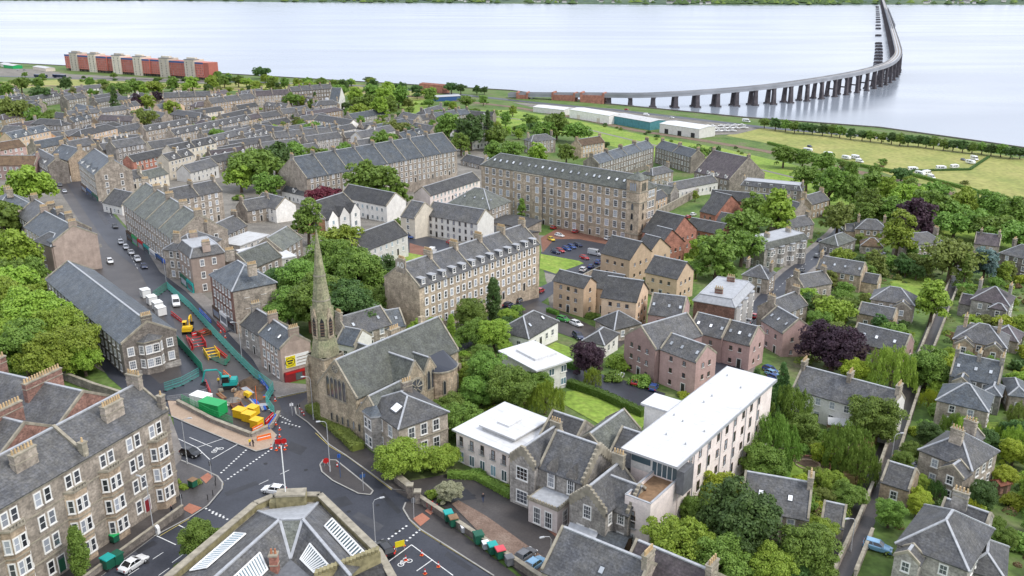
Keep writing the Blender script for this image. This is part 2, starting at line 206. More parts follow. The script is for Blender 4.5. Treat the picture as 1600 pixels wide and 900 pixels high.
# ------------------------------------------------------------ mesh helpers
class MB:
    def __init__(s): s.v=[]; s.f=[]; s.m=[]; s.mats=[]
    def mi(s,mat):
        if mat not in s.mats: s.mats.append(mat)
        return s.mats.index(mat)
    def add(s,vs,fs,mat):
        o=len(s.v); s.v+=[tuple(v) for v in vs]; k=s.mi(mat)
        for f in fs: s.f.append([i+o for i in f]); s.m.append(k)
        return s
    def box(s,x0,y0,z0,x1,y1,z1,mat,tx=0,ty=0):
        v=[(x0,y0,z0),(x1,y0,z0),(x1,y1,z0),(x0,y1,z0),(x0+tx,y0+ty,z1),(x1-tx,y0+ty,z1),(x1-tx,y1-ty,z1),(x0+tx,y1-ty,z1)]
        return s.add(v,[(3,2,1,0),(4,5,6,7),(0,1,5,4),(1,2,6,5),(2,3,7,6),(3,0,4,7)],mat)
    def prism(s,poly,z0,z1,mat,cap=True):
        n=len(poly); v=[(p[0],p[1],z0) for p in poly]+[(p[0],p[1],z1) for p in poly]
        f=[(i,(i+1)%n,(i+1)%n+n,i+n) for i in range(n)]
        if cap: f+=[tuple(range(n,2*n)),tuple(range(n-1,-1,-1))]
        return s.add(v,f,mat)
    def cyl(s,x,y,z0,z1,r0,r1,mat,n=8):
        v=[(x+r0*math.cos(2*PI*i/n),y+r0*math.sin(2*PI*i/n),z0) for i in range(n)]+[(x+r1*math.cos(2*PI*i/n),y+r1*math.sin(2*PI*i/n),z1) for i in range(n)]
        return s.add(v,[(i,(i+1)%n,(i+1)%n+n,i+n) for i in range(n)]+[tuple(range(n,2*n)),tuple(range(n-1,-1,-1))],mat)
    def tube(s,pts,rad,mat,n=6):
        pts=[Vector(p) for p in pts]; rings=[]
        if not hasattr(rad,'__len__'): rad=[rad]*len(pts)
        for i,p in enumerate(pts):
            d=(pts[min(i+1,len(pts)-1)]-pts[max(i-1,0)]).normalized()
            a=d.orthogonal().normalized() if abs(d.z)>.9 else d.cross(Vector((0,0,1))).normalized(); b=d.cross(a)
            rings.append([p+a*rad[i]*math.cos(2*PI*k/n)+b*rad[i]*math.sin(2*PI*k/n) for k in range(n)])
        v=[q for r in rings for q in r]; f=[]
        for i in range(len(pts)-1):
            for k in range(n): f.append((i*n+k,i*n+(k+1)%n,(i+1)*n+(k+1)%n,(i+1)*n+k))
        f+=[tuple(range(n)),tuple(range((len(pts)-1)*n,len(pts)*n))]
        return s.add(v,f,mat)
    def beam(s,a,b,w,h,mat):
        """box from a to b, w wide (horizontal) and h tall, top edge on the line"""
        a=Vector(a); b=Vector(b); d=b-a; q=Vector((-d.y,d.x,0)); q=q.normalized()*w/2 if q.length>1e-6 else Vector((w/2,0,0)); u=Vector((0,0,h))
        v=[a-q-u,a+q-u,a+q,a-q,b-q-u,b+q-u,b+q,b-q]
        return s.add(v,[(0,1,2,3),(7,6,5,4),(0,4,5,1),(1,5,6,2),(2,6,7,3),(3,7,4,0)],mat)
    def mesh(s,name,smooth=False):
        me=bpy.data.meshes.new(name); me.from_pydata(s.v,[],s.f)
        for k in s.mats: me.materials.append(MT[k])
        me.polygons.foreach_set('material_index',s.m)
        if smooth: me.polygons.foreach_set('use_smooth',[True]*len(s.f))
        bm=bmesh.new(); bm.from_mesh(me); bmesh.ops.recalc_face_normals(bm,faces=bm.faces); bm.to_mesh(me); bm.free()
        return me
    def build(s,name,parent=None,smooth=False): return link(name,s.mesh(name,smooth),parent)
def link(name,data,parent=None,loc=None,rz=None,scale=None):
    o=bpy.data.objects.new(name,data); COL.objects.link(o)
    if parent: o.parent=parent
    if loc is not None: o.location=loc
    if rz is not None: o.rotation_euler=(0,0,rz)
    if scale is not None: o.scale=scale if hasattr(scale,'__len__') else (scale,)*3
    return o
def tag(o,label,cat,group=None):
    o['label']=label; o['category']=cat
    if group: o['group']=group
    return o
def empty(name,loc,rz=0,label=None,cat=None,group=None):
    o=link(name,None,None,loc,rz); o.empty_display_size=1
    if label: tag(o,label,cat,group)
    return o
def recolor(o,mat,i=0):
    o.material_slots[i].link='OBJECT'; o.material_slots[i].material=MT[mat]
AUTO=[]      # things whose labels still need telling apart: (object, base phrase, world point)
def auto(o,base,pt): AUTO.append((o,base,Vector(pt)))
def drape(name,poly,off,mat,step=5.0,skirt=0,kind='structure',parent=None):
    """a sheet laid on the ground; poly in world xy"""
    pts=[]
    for i,p in enumerate(poly):
        q=poly[(i+1)%len(poly)]; d=math.hypot(q[0]-p[0],q[1]-p[1]); k=max(1,int(d/step))
        for j in range(k): pts.append(Vector((p[0]+(q[0]-p[0])*j/k,p[1]+(q[1]-p[1])*j/k)))
    nb=len(pts); xs=[p.x for p in pts]; ys=[p.y for p in pts]
    ext=max(max(xs)-min(xs),max(ys)-min(ys)); g=max(step,ext/45)
    poly2=[(p.x,p.y) for p in pts]
    def inside(x,y):
        c=False; j=nb-1
        for i in range(nb):
            a,b=poly2[i],poly2[j]
            if (a[1]>y)!=(b[1]>y) and x<(b[0]-a[0])*(y-a[1])/(b[1]-a[1])+a[0]: c=not c
            j=i
        return c
    x=min(xs)+g/2; extra=[]
    while x<max(xs):
        y=min(ys)+g/2
        while y<max(ys):
            if inside(x,y): extra.append(Vector((x,y)))
            y+=g
        x+=g
    V,E,Fc,*_=delaunay_2d_cdt(pts+extra,[],[list(range(nb))],1,1e-4)
    b=MB(); b.add([(v.x,v.y,terr(v.x,v.y)+off) for v in V],[tuple(f) for f in Fc],mat)
    if skirt:
        vs=[(p.x,p.y,terr(p.x,p.y)+off) for p in pts]+[(p.x,p.y,terr(p.x,p.y)+off-skirt) for p in pts]
        b.add(vs,[(i,(i+1)%nb,(i+1)%nb+nb,i+nb) for i in range(nb)],'kerb')
    o=b.build(name,parent)
    if kind and not parent: o['kind']=kind
    return o
def gp(pts): return [G(*p).to_2d() for p in pts]
def strip(name,pts,width,off,mat,skirt=0,step=4,kind='structure'):
    """road-like strip of constant width along a world polyline"""
    P=[Vector(p[:2]) for p in pts]; Lf=[];Rt=[]
    for i,p in enumerate(P):
        d=(P[min(i+1,len(P)-1)]-P[max(i-1,0)]).normalized(); q=Vector((-d.y,d.x))*width/2
        Lf.append(p+q); Rt.append(p-q)
    return drape(name,Lf+Rt[::-1],off,mat,step,skirt,kind)
# ------------------------------------------------------------ building kit
WC={}
def window_mesh(w,h,style,near):
    k=(round(w,1),round(h,1),style,near)
    if k in WC: return WC[k]
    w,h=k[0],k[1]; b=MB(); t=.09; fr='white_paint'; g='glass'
    if style=='modern': fr='white_paint'; g='glass_blue'
    if style in('dark','mdark'): fr='timber_dark'
    x=w/2
    def frame(x,z0,z1,t,y0,y1,m):
        b.box(-x,y0,z0,-x+t,y1,z1,m); b.box(x-t,y0,z0,x,y1,z1,m); b.box(-x+t,y0,z0,x-t,y1,z0+t,m); b.box(-x+t,y0,z1-t,x-t,y1,z1,m)
    frame(x,0,h,t,-.07,.03,fr)
    if style=='surround': frame(x+.2,-.2,h+.2,.2,-.05,.03,'white_paint')
    elif style in('sash','grid','pair'): frame(x+.13,-.02,h+.13,.13,-.045,.03,'window_surround')
    if style!='dark': b.box(-x-.16,-.17,-.14,x+.16,.03,-.021,'window_surround')
    if style in('sash','surround','pair','mdark'): b.box(-x+t,-.06,h*.5-.035,x-t,.0,h*.5+.035,fr)
    if style in('grid',):
        for i in (1,2): b.box(-x+t,-.06,h*i/4*1.33-.025,x-t,0,h*i/4*1.33+.025,fr)
        for i in (-1,1): b.box(i*x/3-.025,-.058,t,i*x/3+.025,0,h-t,fr)
    if style in('pair','modern'): b.box(-.06,-.062,t,.06,.0,h-t,fr)
    if style=='sash' and w>1.0: b.box(-.02,-.055,t,.02,0,h-t,fr)
    p=None
    q=MB() if near else b
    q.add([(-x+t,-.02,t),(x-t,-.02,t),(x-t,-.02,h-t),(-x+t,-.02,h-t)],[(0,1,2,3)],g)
    WC[k]=(b.mesh('window'),q.mesh('pane') if near else None); return WC[k]
def put_window(E,x,y,z,rz,w,h,style,near,name='window'):
    a,p=window_mesh(w,h,style,near)
    o=link(name,a,E,(x,y,z),rz)
    if p: link('pane',p,o)
    return o
def door(E,x,y,z,rz,w=1.0,h=2.2,mat='door_dark'):
    k=('door',w,h,mat)
    if k not in WC:
        b=MB(); b.box(-w/2-.14,-.08,0,-w/2,.02,h+.14,'window_surround'); b.box(w/2,-.08,0,w/2+.14,.02,h+.14,'window_surround'); b.box(-w/2,-.08,h,w/2,.02,h+.14,'window_surround')
        b.box(-w/2,-.04,0,w/2,.02,h*.8,mat); b.box(-w/2,-.03,h*.8,w/2,.02,h,'glass'); WC[k]=b.mesh('door')
    return link('door',WC[k],E,(x,y,z),rz)
def chimney(E,x,y,z,wx,wy,h,mat='stone',pots=4,pot='pot_buff',base=1.5):
    b=MB(); b.box(x-wx/2,y-wy/2,z-base,x+wx/2,y+wy/2,z+h,mat); b.box(x-wx/2-.1,y-wy/2-.1,z+h-.04,x+wx/2+.1,y+wy/2+.1,z+h+.16,'cope')
    b.box(x-wx/2-.07,y-wy/2-.07,z+h*.45,x+wx/2+.07,y+wy/2+.07,z+h*.45+.14,'cope')
    for i in range(pots):
        f=(i+.5)/pots-.5; px,py=(x+f*wx,y) if wx>=wy else (x,y+f*wy)
        b.cyl(px,py,z+h+.15,z+h+.85,.17,.13,pot,7)
    return b.build('chimney',E)
def gable_face(E,x0,x1,y0,y1,h,rise,axis): pass
def block(E,x0,x1,y0,y1,h,wall='stone',roof='slate',kind='gx',pitch=.8,rise=None,oh=.3,base=-5,skew=True,z0=0,wname='wall',lead=True,trim=None):
    """walls and roof; heights above the thing's base. returns ridge data"""
    W=MB(); b=MB(); rc=MB(); zb=base if z0==0 else z0
    lx,ly=x1-x0,y1-y0
    if kind=='gx':
        rz_=h+(rise if rise is not None else pitch*ly/2); ym=(y0+y1)/2
        W.add([(x0,y0,zb),(x1,y0,zb),(x1,y1,zb),(x0,y1,zb),(x0,y0,h),(x1,y0,h),(x1,y1,h),(x0,y1,h),(x0,ym,rz_-.05),(x1,ym,rz_-.05)],
          [(0,1,5,4),(2,3,7,6),(1,2,6,9,5),(3,0,4,8,7),(3,2,1,0)],wall)
        sl=(rz_-h)/(ly/2); t=.16; ex=.05 if skew else oh
        for s in(1,-1):
            ye=(y0-oh) if s==1 else (y1+oh); ze=h-oh*sl
            v=[(x0-ex,ye,ze),(x1+ex,ye,ze),(x1+ex,ym,rz_),(x0-ex,ym,rz_)]; v+=[(p[0],p[1],p[2]+t) for p in v]
            b.add(v,[(0,1,2,3),(4,5,6,7),(0,1,5,4),(1,2,6,5),(2,3,7,6),(3,0,4,7)],roof)
        if lead: rc.beam((x0-ex,ym,rz_+t+.09),(x1+ex,ym,rz_+t+.09),.42,.2,'lead')
        if skew:
            for x in(x0+.12,x1-.12):
                for ye in(y0-.15,y1+.15): rc.beam((x,ye,h+.42-.15*sl),(x,ym,rz_+.42),.36,.5,'cope')
        rg=('x',ym,rz_)
    elif kind=='gy':
        rz_=h+(rise if rise is not None else pitch*lx/2); xm=(x0+x1)/2
        W.add([(x0,y0,zb),(x1,y0,zb),(x1,y1,zb),(x0,y1,zb),(x0,y0,h),(x1,y0,h),(x1,y1,h),(x0,y1,h),(xm,y0,rz_-.05),(xm,y1,rz_-.05)],
          [(0,1,5,8,4),(2,3,7,9,6),(1,2,6,5),(3,0,4,7),(3,2,1,0)],wall)
        sl=(rz_-h)/(lx/2); t=.16; ey=.05 if skew else oh
        for s in(1,-1):
            xe=(x0-oh) if s==1 else (x1+oh); ze=h-oh*sl
            v=[(xe,y0-ey,ze),(xe,y1+ey,ze),(xm,y1+ey,rz_),(xm,y0-ey,rz_)]; v+=[(p[0],p[1],p[2]+t) for p in v]
            b.add(v,[(0,1,2,3),(4,5,6,7),(0,1,5,4),(1,2,6,5),(2,3,7,6),(3,0,4,7)],roof)
        if lead: rc.beam((xm,y0-ey,rz_+t+.09),(xm,y1+ey,rz_+t+.09),.42,.2,'lead')
        if skew:
            for y in(y0+.12,y1-.12):
                for xe in(x0-.15,x1+.15): rc.beam((xe,y,h+.42-.15*sl),(xm,y,rz_+.42),.36,.5,'cope')
        rg=('y',xm,rz_)
    elif kind in('hip','mansard'):
        W.box(x0,y0,zb,x1,y1,h,wall); X0,X1,Y0,Y1=x0-oh,x1+oh,y0-oh,y1+oh; m=min(X1-X0,Y1-Y0)/2
        e=[(X0,Y0),(X1,Y0),(X1,Y1),(X0,Y1)]
        if kind=='hip':
            rz_=h+(rise if rise is not None else pitch*m); k=m-.001
        else: rz_=h+(rise or 2.6); k=1.5
        tp=[(X0+k,Y0+k),(X1-k,Y0+k),(X1-k,Y1-k),(X0+k,Y1-k)]
        v=[(*p,h-.02) for p in e]+[(*p,h+.16) for p in e]+[(*p,rz_) for p in tp]
        b.add(v,[(3,2,1,0),(0,1,5,4),(1,2,6,5),(2,3,7,6),(3,0,4,7),(4,5,9,8),(5,6,10,9),(6,7,11,10),(7,4,8,11)],roof)
        b.add([(*p,rz_) for p in tp],[(0,1,2,3)],'lead' if kind=='mansard' else roof)
        if lead:
            for i in range(4): rc.beam((*e[i],h+.26),(*tp[i],rz_+.1),.34,.2,'lead')
            if kind=='mansard':
                for i in range(4): rc.beam((*tp[i],rz_+.12),(*tp[(i+1)%4],rz_+.12),.34,.24,'lead')
            elif lx>=ly: rc.beam((*tp[0],rz_+.1),(*tp[1],rz_+.1),.38,.2,'lead')
            else: rc.beam((*tp[0],rz_+.1),(*tp[3],rz_+.1),.38,.2,'lead')
        rg=('x',(y0+y1)/2,rz_) if lx>=ly else ('y',(x0+x1)/2,rz_)
        sl=(rz_-h)/k
    else:   # flat
        W.box(x0,y0,zb,x1,y1,h,wall); b.box(x0-oh,y0-oh,h+.001,x1+oh,y1+oh,h+.35,roof); rz_=h+.35; rg=('x',(y0+y1)/2,rz_); sl=0
    wo=W.build(wname,E); ro=b.build('roof',E)
    if rc.v: rc.build('ridge_cap',ro)
    if trim:   # string courses / cornice
        for z in trim:
            c=MB()
            for (a,bb,cc,d) in((x0-.12,y0-.12,x1+.12,y0-.002),(x1+.002,y0-.002,x1+.12,y1+.12),(x0-.12,y0-.002,x0-.002,y1+.12)): c.box(a,bb,z,cc,d,z+.22,'cope')
            c.build('string_course',E)
    return dict(x0=x0,x1=x1,y0=y0,y1=y1,h=h,rz=rz_,rg=rg,sl=sl,kind=kind,roof=ro,wall=wo)
def rows_of(h,rows=None,z0=0): return rows or max(1,round((h-z0)/3.15))
def fenestrate(E,k,faces,cols=None,rows=None,w=1.05,hh=1.7,style='sash',near=False,doors=None,z0=.9,skip=(),margin=1.3,top=None):
    """regular windows on the faces f r l b of a block"""
    h=k['h']; rows=rows_of(h,rows); dz=(top or h)/rows
    for fc in faces:
        if fc in'fb': a,b_=k['x0'],k['x1']
        else: a,b_=k['y0'],k['y1']
        Ln=b_-a; n=(cols or {}).get(fc) if isinstance(cols,dict) else cols
        if not n: n=max(1,int((Ln-margin)/2.9))
        hh2=min(hh,dz-1.05)
        for i in range(n):
            u=a+margin+(Ln-2*margin)*(i+.5)/n if n>1 else (a+b_)/2
            for r in range(rows):
                if (fc,i,r) in skip: continue
                z=r*dz+min(z0,dz-hh2-.3)
                x,y,rz={'f':(u,k['y0'],0),'b':(u,k['y1'],PI),'r':(k['x1'],u,PI/2),'l':(k['x0'],u,-PI/2)}[fc]
                if r==0 and doors and fc=='f' and i%doors[0]==doors[1]: door(E,x,y,.02,rz,1.0,2.3,doors[2])
                else: put_window(E,x,y,z,rz,w,hh2,style,near)
def slope_z(k,y): # height of the front slope of a gx roof at y
    return k['h']+(y-k['y0'])*k['sl']
def skylights(E,k,n,side='f',w=.8,l=1.1,frac=.45,mat='skylight_glass'):
    if k['kind'] not in('gx','hip'): return
    for i in range(n):
        u=k['x0']+(k['x1']-k['x0'])*(i+.5+random.uniform(-.2,.2))/n
        y=k['y0']+(k['rg'][1]-k['y0'])*frac if side=='f' else k['y1']-(k['y1']-k['rg'][1])*frac
        z=k['h']+abs(y-(k['y0'] if side=='f' else k['y1']))*k['sl']+(.2 if k['kind']=='gx' else .24+.3*k['sl'])
        b=MB(); s=1 if side=='f' else -1; dy=l/2*math.cos(math.atan(k['sl'])); dzz=dy*k['sl']
        v=[(-w/2,-dy*s,-dzz),(w/2,-dy*s,-dzz),(w/2,dy*s,dzz),(-w/2,dy*s,dzz)]
        b.add(v+[(p[0],p[1],p[2]+.1) for p in v],[(0,1,2,3),(0,1,5,4),(1,2,6,5),(2,3,7,6),(3,0,4,7)],'lead_dark'); b.add([(p[0]*.8,p[1]*.8,p[2]*.8+.115) for p in v],[(0,1,2,3)],mat)
        o=b.build('skylight',k['roof']); o.location=(u,y,z)
def dormers(E,k,n,w=1.5,hh=1.6,near=False,mat='slate',front='white_paint',kind='gable',us=None):
    for i in range(n):
        u=us[i] if us else k['x0']+(k['x1']-k['x0'])*(i+.5)/n
        y=k['y0']+(.35 if k['kind']!='mansard' else .2); zb=slope_z(k,y)-.1 if k['kind']!='mansard' else k['h']+.3
        dep=(hh+.3)/max(.3,k['sl'])+.8 if k['kind']!='mansard' else 2.0
        b=MB(); x=w/2
        b.box(u-x,y,zb,u+x,y+dep,zb+hh,front)
        if kind=='gable':
            r=zb+hh+w*.45; v=[(u-x-.15,y-.15,zb+hh-.1),(u+x+.15,y-.15,zb+hh-.1),(u,y-.15,r),(u-x-.15,y+dep+.4,zb+hh-.1),(u+x+.15,y+dep+.4,zb+hh-.1),(u,y+dep+.4,r)]
            b.add(v,[(0,3,5,2),(1,2,5,4)],mat); b.add(v,[(0,2,1)],front)
        else: b.box(u-x-.12,y-.15,zb+hh+.002,u+x+.12,y+dep,zb+hh+.14,'lead')
        o=b.build('dormer',k['roof'])
        put_window(o,u,y,zb+.25,0,w*.68,hh*.75,'sash',False)
def ridge_chimneys(E,k,fr,n=4,h=1.5,mat='stone',pot='pot_buff',t=.8,wd=2.2):
    ax,c,rz=k['rg']
    for f in fr:
        if ax=='x':
            u=k['x0']+(k['x1']-k['x0'])*f; u=min(max(u,k['x0']+t/2-.02),k['x1']-t/2+.02); chimney(E,u,c,rz,t,wd,h,mat,n,pot)
        else:
            u=k['y0']+(k['y1']-k['y0'])*f; u=min(max(u,k['y0']+t/2-.02),k['y1']-t/2+.02); chimney(E,c,u,rz,wd,t,h,mat,n,pot)
FOOT=[]      # building footprints (world polygons), to keep plants out
def frame(A,B,h,C=None,D=8.0):
    """front eave pixels A, B (left, right), eave height h -> base point, heading, length, depth"""
    a=G(*A,h); ze=a.z; b=PZ(*B,ze); g=Vector((a.x,a.y,ze-h)); d=(b-a); Ln=d.to_2d().length; rz=math.atan2(d.y,d.x)
    if C is not None:
        c=PZ(*C,ze); n=Vector((-math.sin(rz),math.cos(rz))); D=abs((c-a).to_2d().dot(n))
    return g,rz,Ln,max(D,2.5)
def w2(E_loc,rz,x,y): return Vector((E_loc.x+math.cos(rz)*x-math.sin(rz)*y,E_loc.y+math.sin(rz)*x+math.cos(rz)*y))
def foot(g,rz,x0,x1,y0,y1): FOOT.append([w2(g,rz,x0,y0),w2(g,rz,x1,y0),w2(g,rz,x1,y1),w2(g,rz,x0,y1)])
def faces_seen(g,rz,Ln,D):
    c=w2(g,rz,Ln/2,D/2); v=-c; s='f' if v.dot(Vector((math.sin(rz),-math.cos(rz))))>-5 else 'b'
    s+='r' if v.dot(Vector((math.cos(rz),math.sin(rz))))>0 else 'l'
    return s
def house(A,B,D,h,wall='stone',roof='slate',kind='gx',pitch=.75,rise=None,ch=(0,1),win=None,ends=None,cols=None,rows=None,style='sash',ww=1.05,wh=1.65,dorm=0,sky=0,party=0,
          label=None,base=None,name='stone_house',cat='house',doors=(4,1,'door_dark'),skew=True,pot='pot_buff',cmat=None,oh=.3,trim=None,npot=4,chh=1.4,bays=0,ext=None,dk='gable',group=None,wings=()):
    C=D if isinstance(D,tuple) else None
    g,rz,Ln,D=frame(A,B,h,C,D if C is None else 8)
    E=empty(name,g,rz); cen=w2(g,rz,Ln/2,D/2); dist=cen.length; near=dist<210
    k=block(E,0,Ln,0,D,h,wall,roof,kind,pitch,rise,oh,skew=skew,trim=trim)
    fs=win or faces_seen(g,rz,Ln,D)
    if ends is None: ends=kind in('hip','flat','mansard')
    if not ends and not win:
        fs=''.join(c for c in fs if c in('fb' if kind!='gy' else 'frl'))
    fenestrate(E,k,fs,cols,rows,ww,wh,style,near,doors)
    cm=cmat or wall
    if party and kind=='gx':
        for i in range(1,party):
            x=Ln*i/party; b=MB(); ym=k['rg'][1]
            for ye in(-.15,D+.15): b.beam((x,ye,h+.42-.15*k['sl']),(x,ym,k['rz']+.42),.32,.5,'cope')
            b.build('party_wall_coping',k['roof']); chimney(E,x,ym,k['rz'],.8,2.6,chh,cm,npot+1,pot)
    ridge_chimneys(E,k,ch,npot,chh,cm,pot)
    if dorm: dormers(E,k,dorm,mat=roof,kind=dk,front='white_paint' if dk=='gable' else 'lead_dark')
    if sky: skylights(E,k,sky)
    for i in range(bays):
        u=Ln*(i+.5)/bays; hb=h*.96; b=MB(); b.prism([(u-1.5,0),(u-.85,-1),(u+.85,-1),(u+1.5,0)],-5,hb,wall); b.prism([(u-1.6,0),(u-.95,-1.1),(u+.95,-1.1),(u+1.6,0)],hb,hb+.25,'lead'); bo=b.build('bay',E)
        r=rows_of(h,rows)
        for j in range(r):
            z=j*h/r+.8; put_window(bo,u,-1.0,z,0,1.1,min(1.7,h/r-1.1),'sash',near)
            for s in(-1,1): put_window(bo,u+s*1.175,-.5,z,s*R(57),.7,min(1.7,h/r-1.1),'sash',near)
    for (fx0,fx1,wy0,wy1,wh_,kd) in wings:
        kk=block(E,fx0*Ln,fx1*Ln,wy0,wy1,wh_,wall,roof,kd,pitch,None,oh,skew=skew); fenestrate(E,kk,'f' if wy0<0 else 'r',None,None,ww,wh,style,near,None); foot(g,rz,fx0*Ln,fx1*Ln,wy0,wy1)
    foot(g,rz,0,Ln,0,D)
    E['_k']=0; del E['_k']
    if label: tag(E,label,cat,group)
    else:
        tag(E,base or 'house',cat,group); auto(E,base or f'{WN.get(wall,wall)} house with {RN.get(roof,roof)} roof',(cen.x,cen.y,g.z+h))
    return E,k,g,rz,Ln,D
WN=dict(stone='brown stone',stone_warm='warm stone',stone_grey='grey stone',stone_dark='dark stone',tan='tan rendered',pink='pink rendered',white_wall='white rendered',cream='cream rendered',brick_red='red brick',brick_orange='orange brick',harl_brown='brown harled',rubble_red='red rubble',mill_stone='sandy stone',pink_pale='pale pink')
RN=dict(slate='grey slate',slate_dark='dark slate',slate_blue='blue slate',slate_green='mossy slate',slate_purple='purple slate',tile_brown='brown tiled',tile_red='red tiled',membrane='flat white',lead='flat lead',membrane_grey='flat grey')
# ------------------------------------------------------------ trees
rng=np.random.default_rng(7)
def crown_mesh(name,kind,nc,nl,ls,seed):
    r=np.random.default_rng(seed); cs=[];rad=[]
    if kind in('round','broad','oval'):
        sz={'round':(1,1,.95),'broad':(1.12,1.05,.72),'oval':(.82,.82,1.25)}[kind]
        while len(cs)<nc:
            d=r.normal(size=3); d/=np.linalg.norm(d); q=r.uniform(.42,.86)
            if d[2]<-.75: continue
            lump=1+.26*math.sin(3*d[0]+seed)*math.cos(2.6*d[1]+seed*2)+.16*math.sin(5*d[2]+seed)+.1*math.sin(7*d[0]-seed)
            cs.append(d*q*lump*np.array(sz)); rad.append(r.uniform(.12,.32))
    elif kind=='conifer':
        for i in range(nc):
            t=r.uniform(0,1)**.8; a=r.uniform(0,2*PI); q=(1-t)*.62*r.uniform(.55,1)+.03
            cs.append(np.array([q*math.cos(a),q*math.sin(a),-1.3+2.7*t])); rad.append(.1+.16*(1-t))
    elif kind=='column':
        for i in range(nc):
            t=r.uniform(0,1); a=r.uniform(0,2*PI); q=.36*math.sin(PI*min(1,.15+t*.8))*r.uniform(.5,1)
            cs.append(np.array([q*math.cos(a),q*math.sin(a),-1.1+2.3*t])); rad.append(.17)
    elif kind=='bush':
        while len(cs)<nc:
            d=r.normal(size=3); d/=np.linalg.norm(d); d[2]=abs(d[2])*.8
            cs.append(d*r.uniform(.3,.8)*np.array((1,1,.8))-np.array((0,0,.35))); rad.append(r.uniform(.2,.34))
    elif kind=='weep':
        for i in range(nc):
            a=r.uniform(0,2*PI); q=math.sqrt(r.uniform(.02,1)); zt=.75-.55*q*q
            cs.append(np.array([q*math.cos(a),q*math.sin(a),zt-r.uniform(0,.9)*(.25+q)])); rad.append(.2)
    V=[];
    for c,rr in zip(cs,rad):
        d=r.normal(size=(nl,3)); d/=np.linalg.norm(d,axis=1)[:,None]; d[:,2]=np.where(d[:,2]<-.35,-d[:,2],d[:,2])
        p=c+d*rr*r.uniform(.72,1.08,size=(nl,1))*(np.array((1,1,.78)) if kind!='weep' else np.array((.5,.5,2.2)))
        nrm=d*.75+r.normal(size=(nl,3))*.45+np.array((0,0,.35)); nrm/=np.linalg.norm(nrm,axis=1)[:,None]
        t=np.cross(nrm,r.normal(size=(nl,3)));
        if kind=='weep': t=np.cross(nrm,np.cross(np.array((0,0,1.)),nrm)+.01)
        t/=np.linalg.norm(t,axis=1)[:,None]; bt=np.cross(nrm,t)
        s=ls*r.uniform(.6,1.3,size=(nl,1)); e=.62
        if kind=='weep': t=np.tile(np.array((0,0,1.)),(nl,1))+.25*r.normal(size=(nl,3)); bt=np.cross(nrm,t); e=.3; s=s*1.4
        V.append(np.stack([p-t*s,p+bt*s*e-nrm*s*.12,p+t*s,p-bt*s*e-nrm*s*.12],axis=1))
    V=np.concatenate(V).reshape(-1,3); n=len(V)//4
    me=bpy.data.meshes.new(name); me.vertices.add(len(V)); me.vertices.foreach_set('co',V.ravel()); me.loops.add(len(V)); me.loops.foreach_set('vertex_index',np.arange(len(V)))
    me.polygons.add(n); me.polygons.foreach_set('loop_start',np.arange(n)*4); me.polygons.foreach_set('loop_total',np.full(n,4)); me.update(); me.materials.append(MT['lf_mid'])
    return me,[(c,rr) for c,rr in zip(cs,rad)]
def trunk_mesh(kind,cl,seed):
    r=random.Random(seed); b=MB(); zb={'round':-1.75,'broad':-1.5,'oval':-2.0,'conifer':-1.75,'column':-1.45,'bush':-.9,'weep':-1.55}[kind]
    top={'conifer':1.3,'column':.9}.get(kind,.1)
    b.tube([(0,0,zb-.25),(0,0,zb+.1),(.03,.02,zb*.45),(0,0,top)],[.13,.09,.07,.03 if top<1 else .015],'bark',7)
    if kind not in('conifer','column'):
        for c,rr in r.sample(cl,min(9,len(cl))):
            s=(0,0,zb*r.uniform(.15,.5)); b.tube([s,(c[0]*.5,c[1]*.5,(s[2]+c[2])*.5+.05),tuple(c)],[.05,.035,.012],'bark',5)
    return b.mesh('trunk',True),zb
TV={}
def tv(kind,lod):
    """variants of a crown: lod 0 near, 1 far"""
    if (kind,lod) not in TV:
        nv=4 if kind in('round','broad','oval') else 2; out=[]
        for i in range(nv):
            nc,nl,ls=((140,190,.042) if lod==0 else (75,60,.08))
            if kind in('bush',): nc,nl,ls=((40,70,.085) if lod==0 else (22,40,.13))
            if kind in('conifer','column'): nc,nl=((150,70) if lod==0 else (80,26))
            if kind=='weep': nc,nl=(130,70) if lod==0 else (70,40)
            me,cl=crown_mesh('crown',kind,nc,nl,ls,11*i+len(kind)*7+lod); tm,zb=trunk_mesh(kind,cl,i+5); out.append((me,tm,zb))
        TV[(kind,lod)]=out
    return TV[(kind,lod)]
TN=dict(lf_mid='green leafy',lf_light='bright green',lf_dark='dark green',lf_yellow='yellow-green',lf_purple='dark purple copper',lf_red='red-leaved',lf_blue='blue-grey',lf_olive='olive green',lf_pale='pale blossoming',lf_willow='lime green weeping',lf_brown='brownish',lf_hedge='green clipped')
SP=dict(round='round-crowned tree',broad='broad spreading tree',oval='tall oval tree',conifer='pointed conifer',column='slim columnar tree',bush='bush',weep='drooping tree')
trees_made=[]
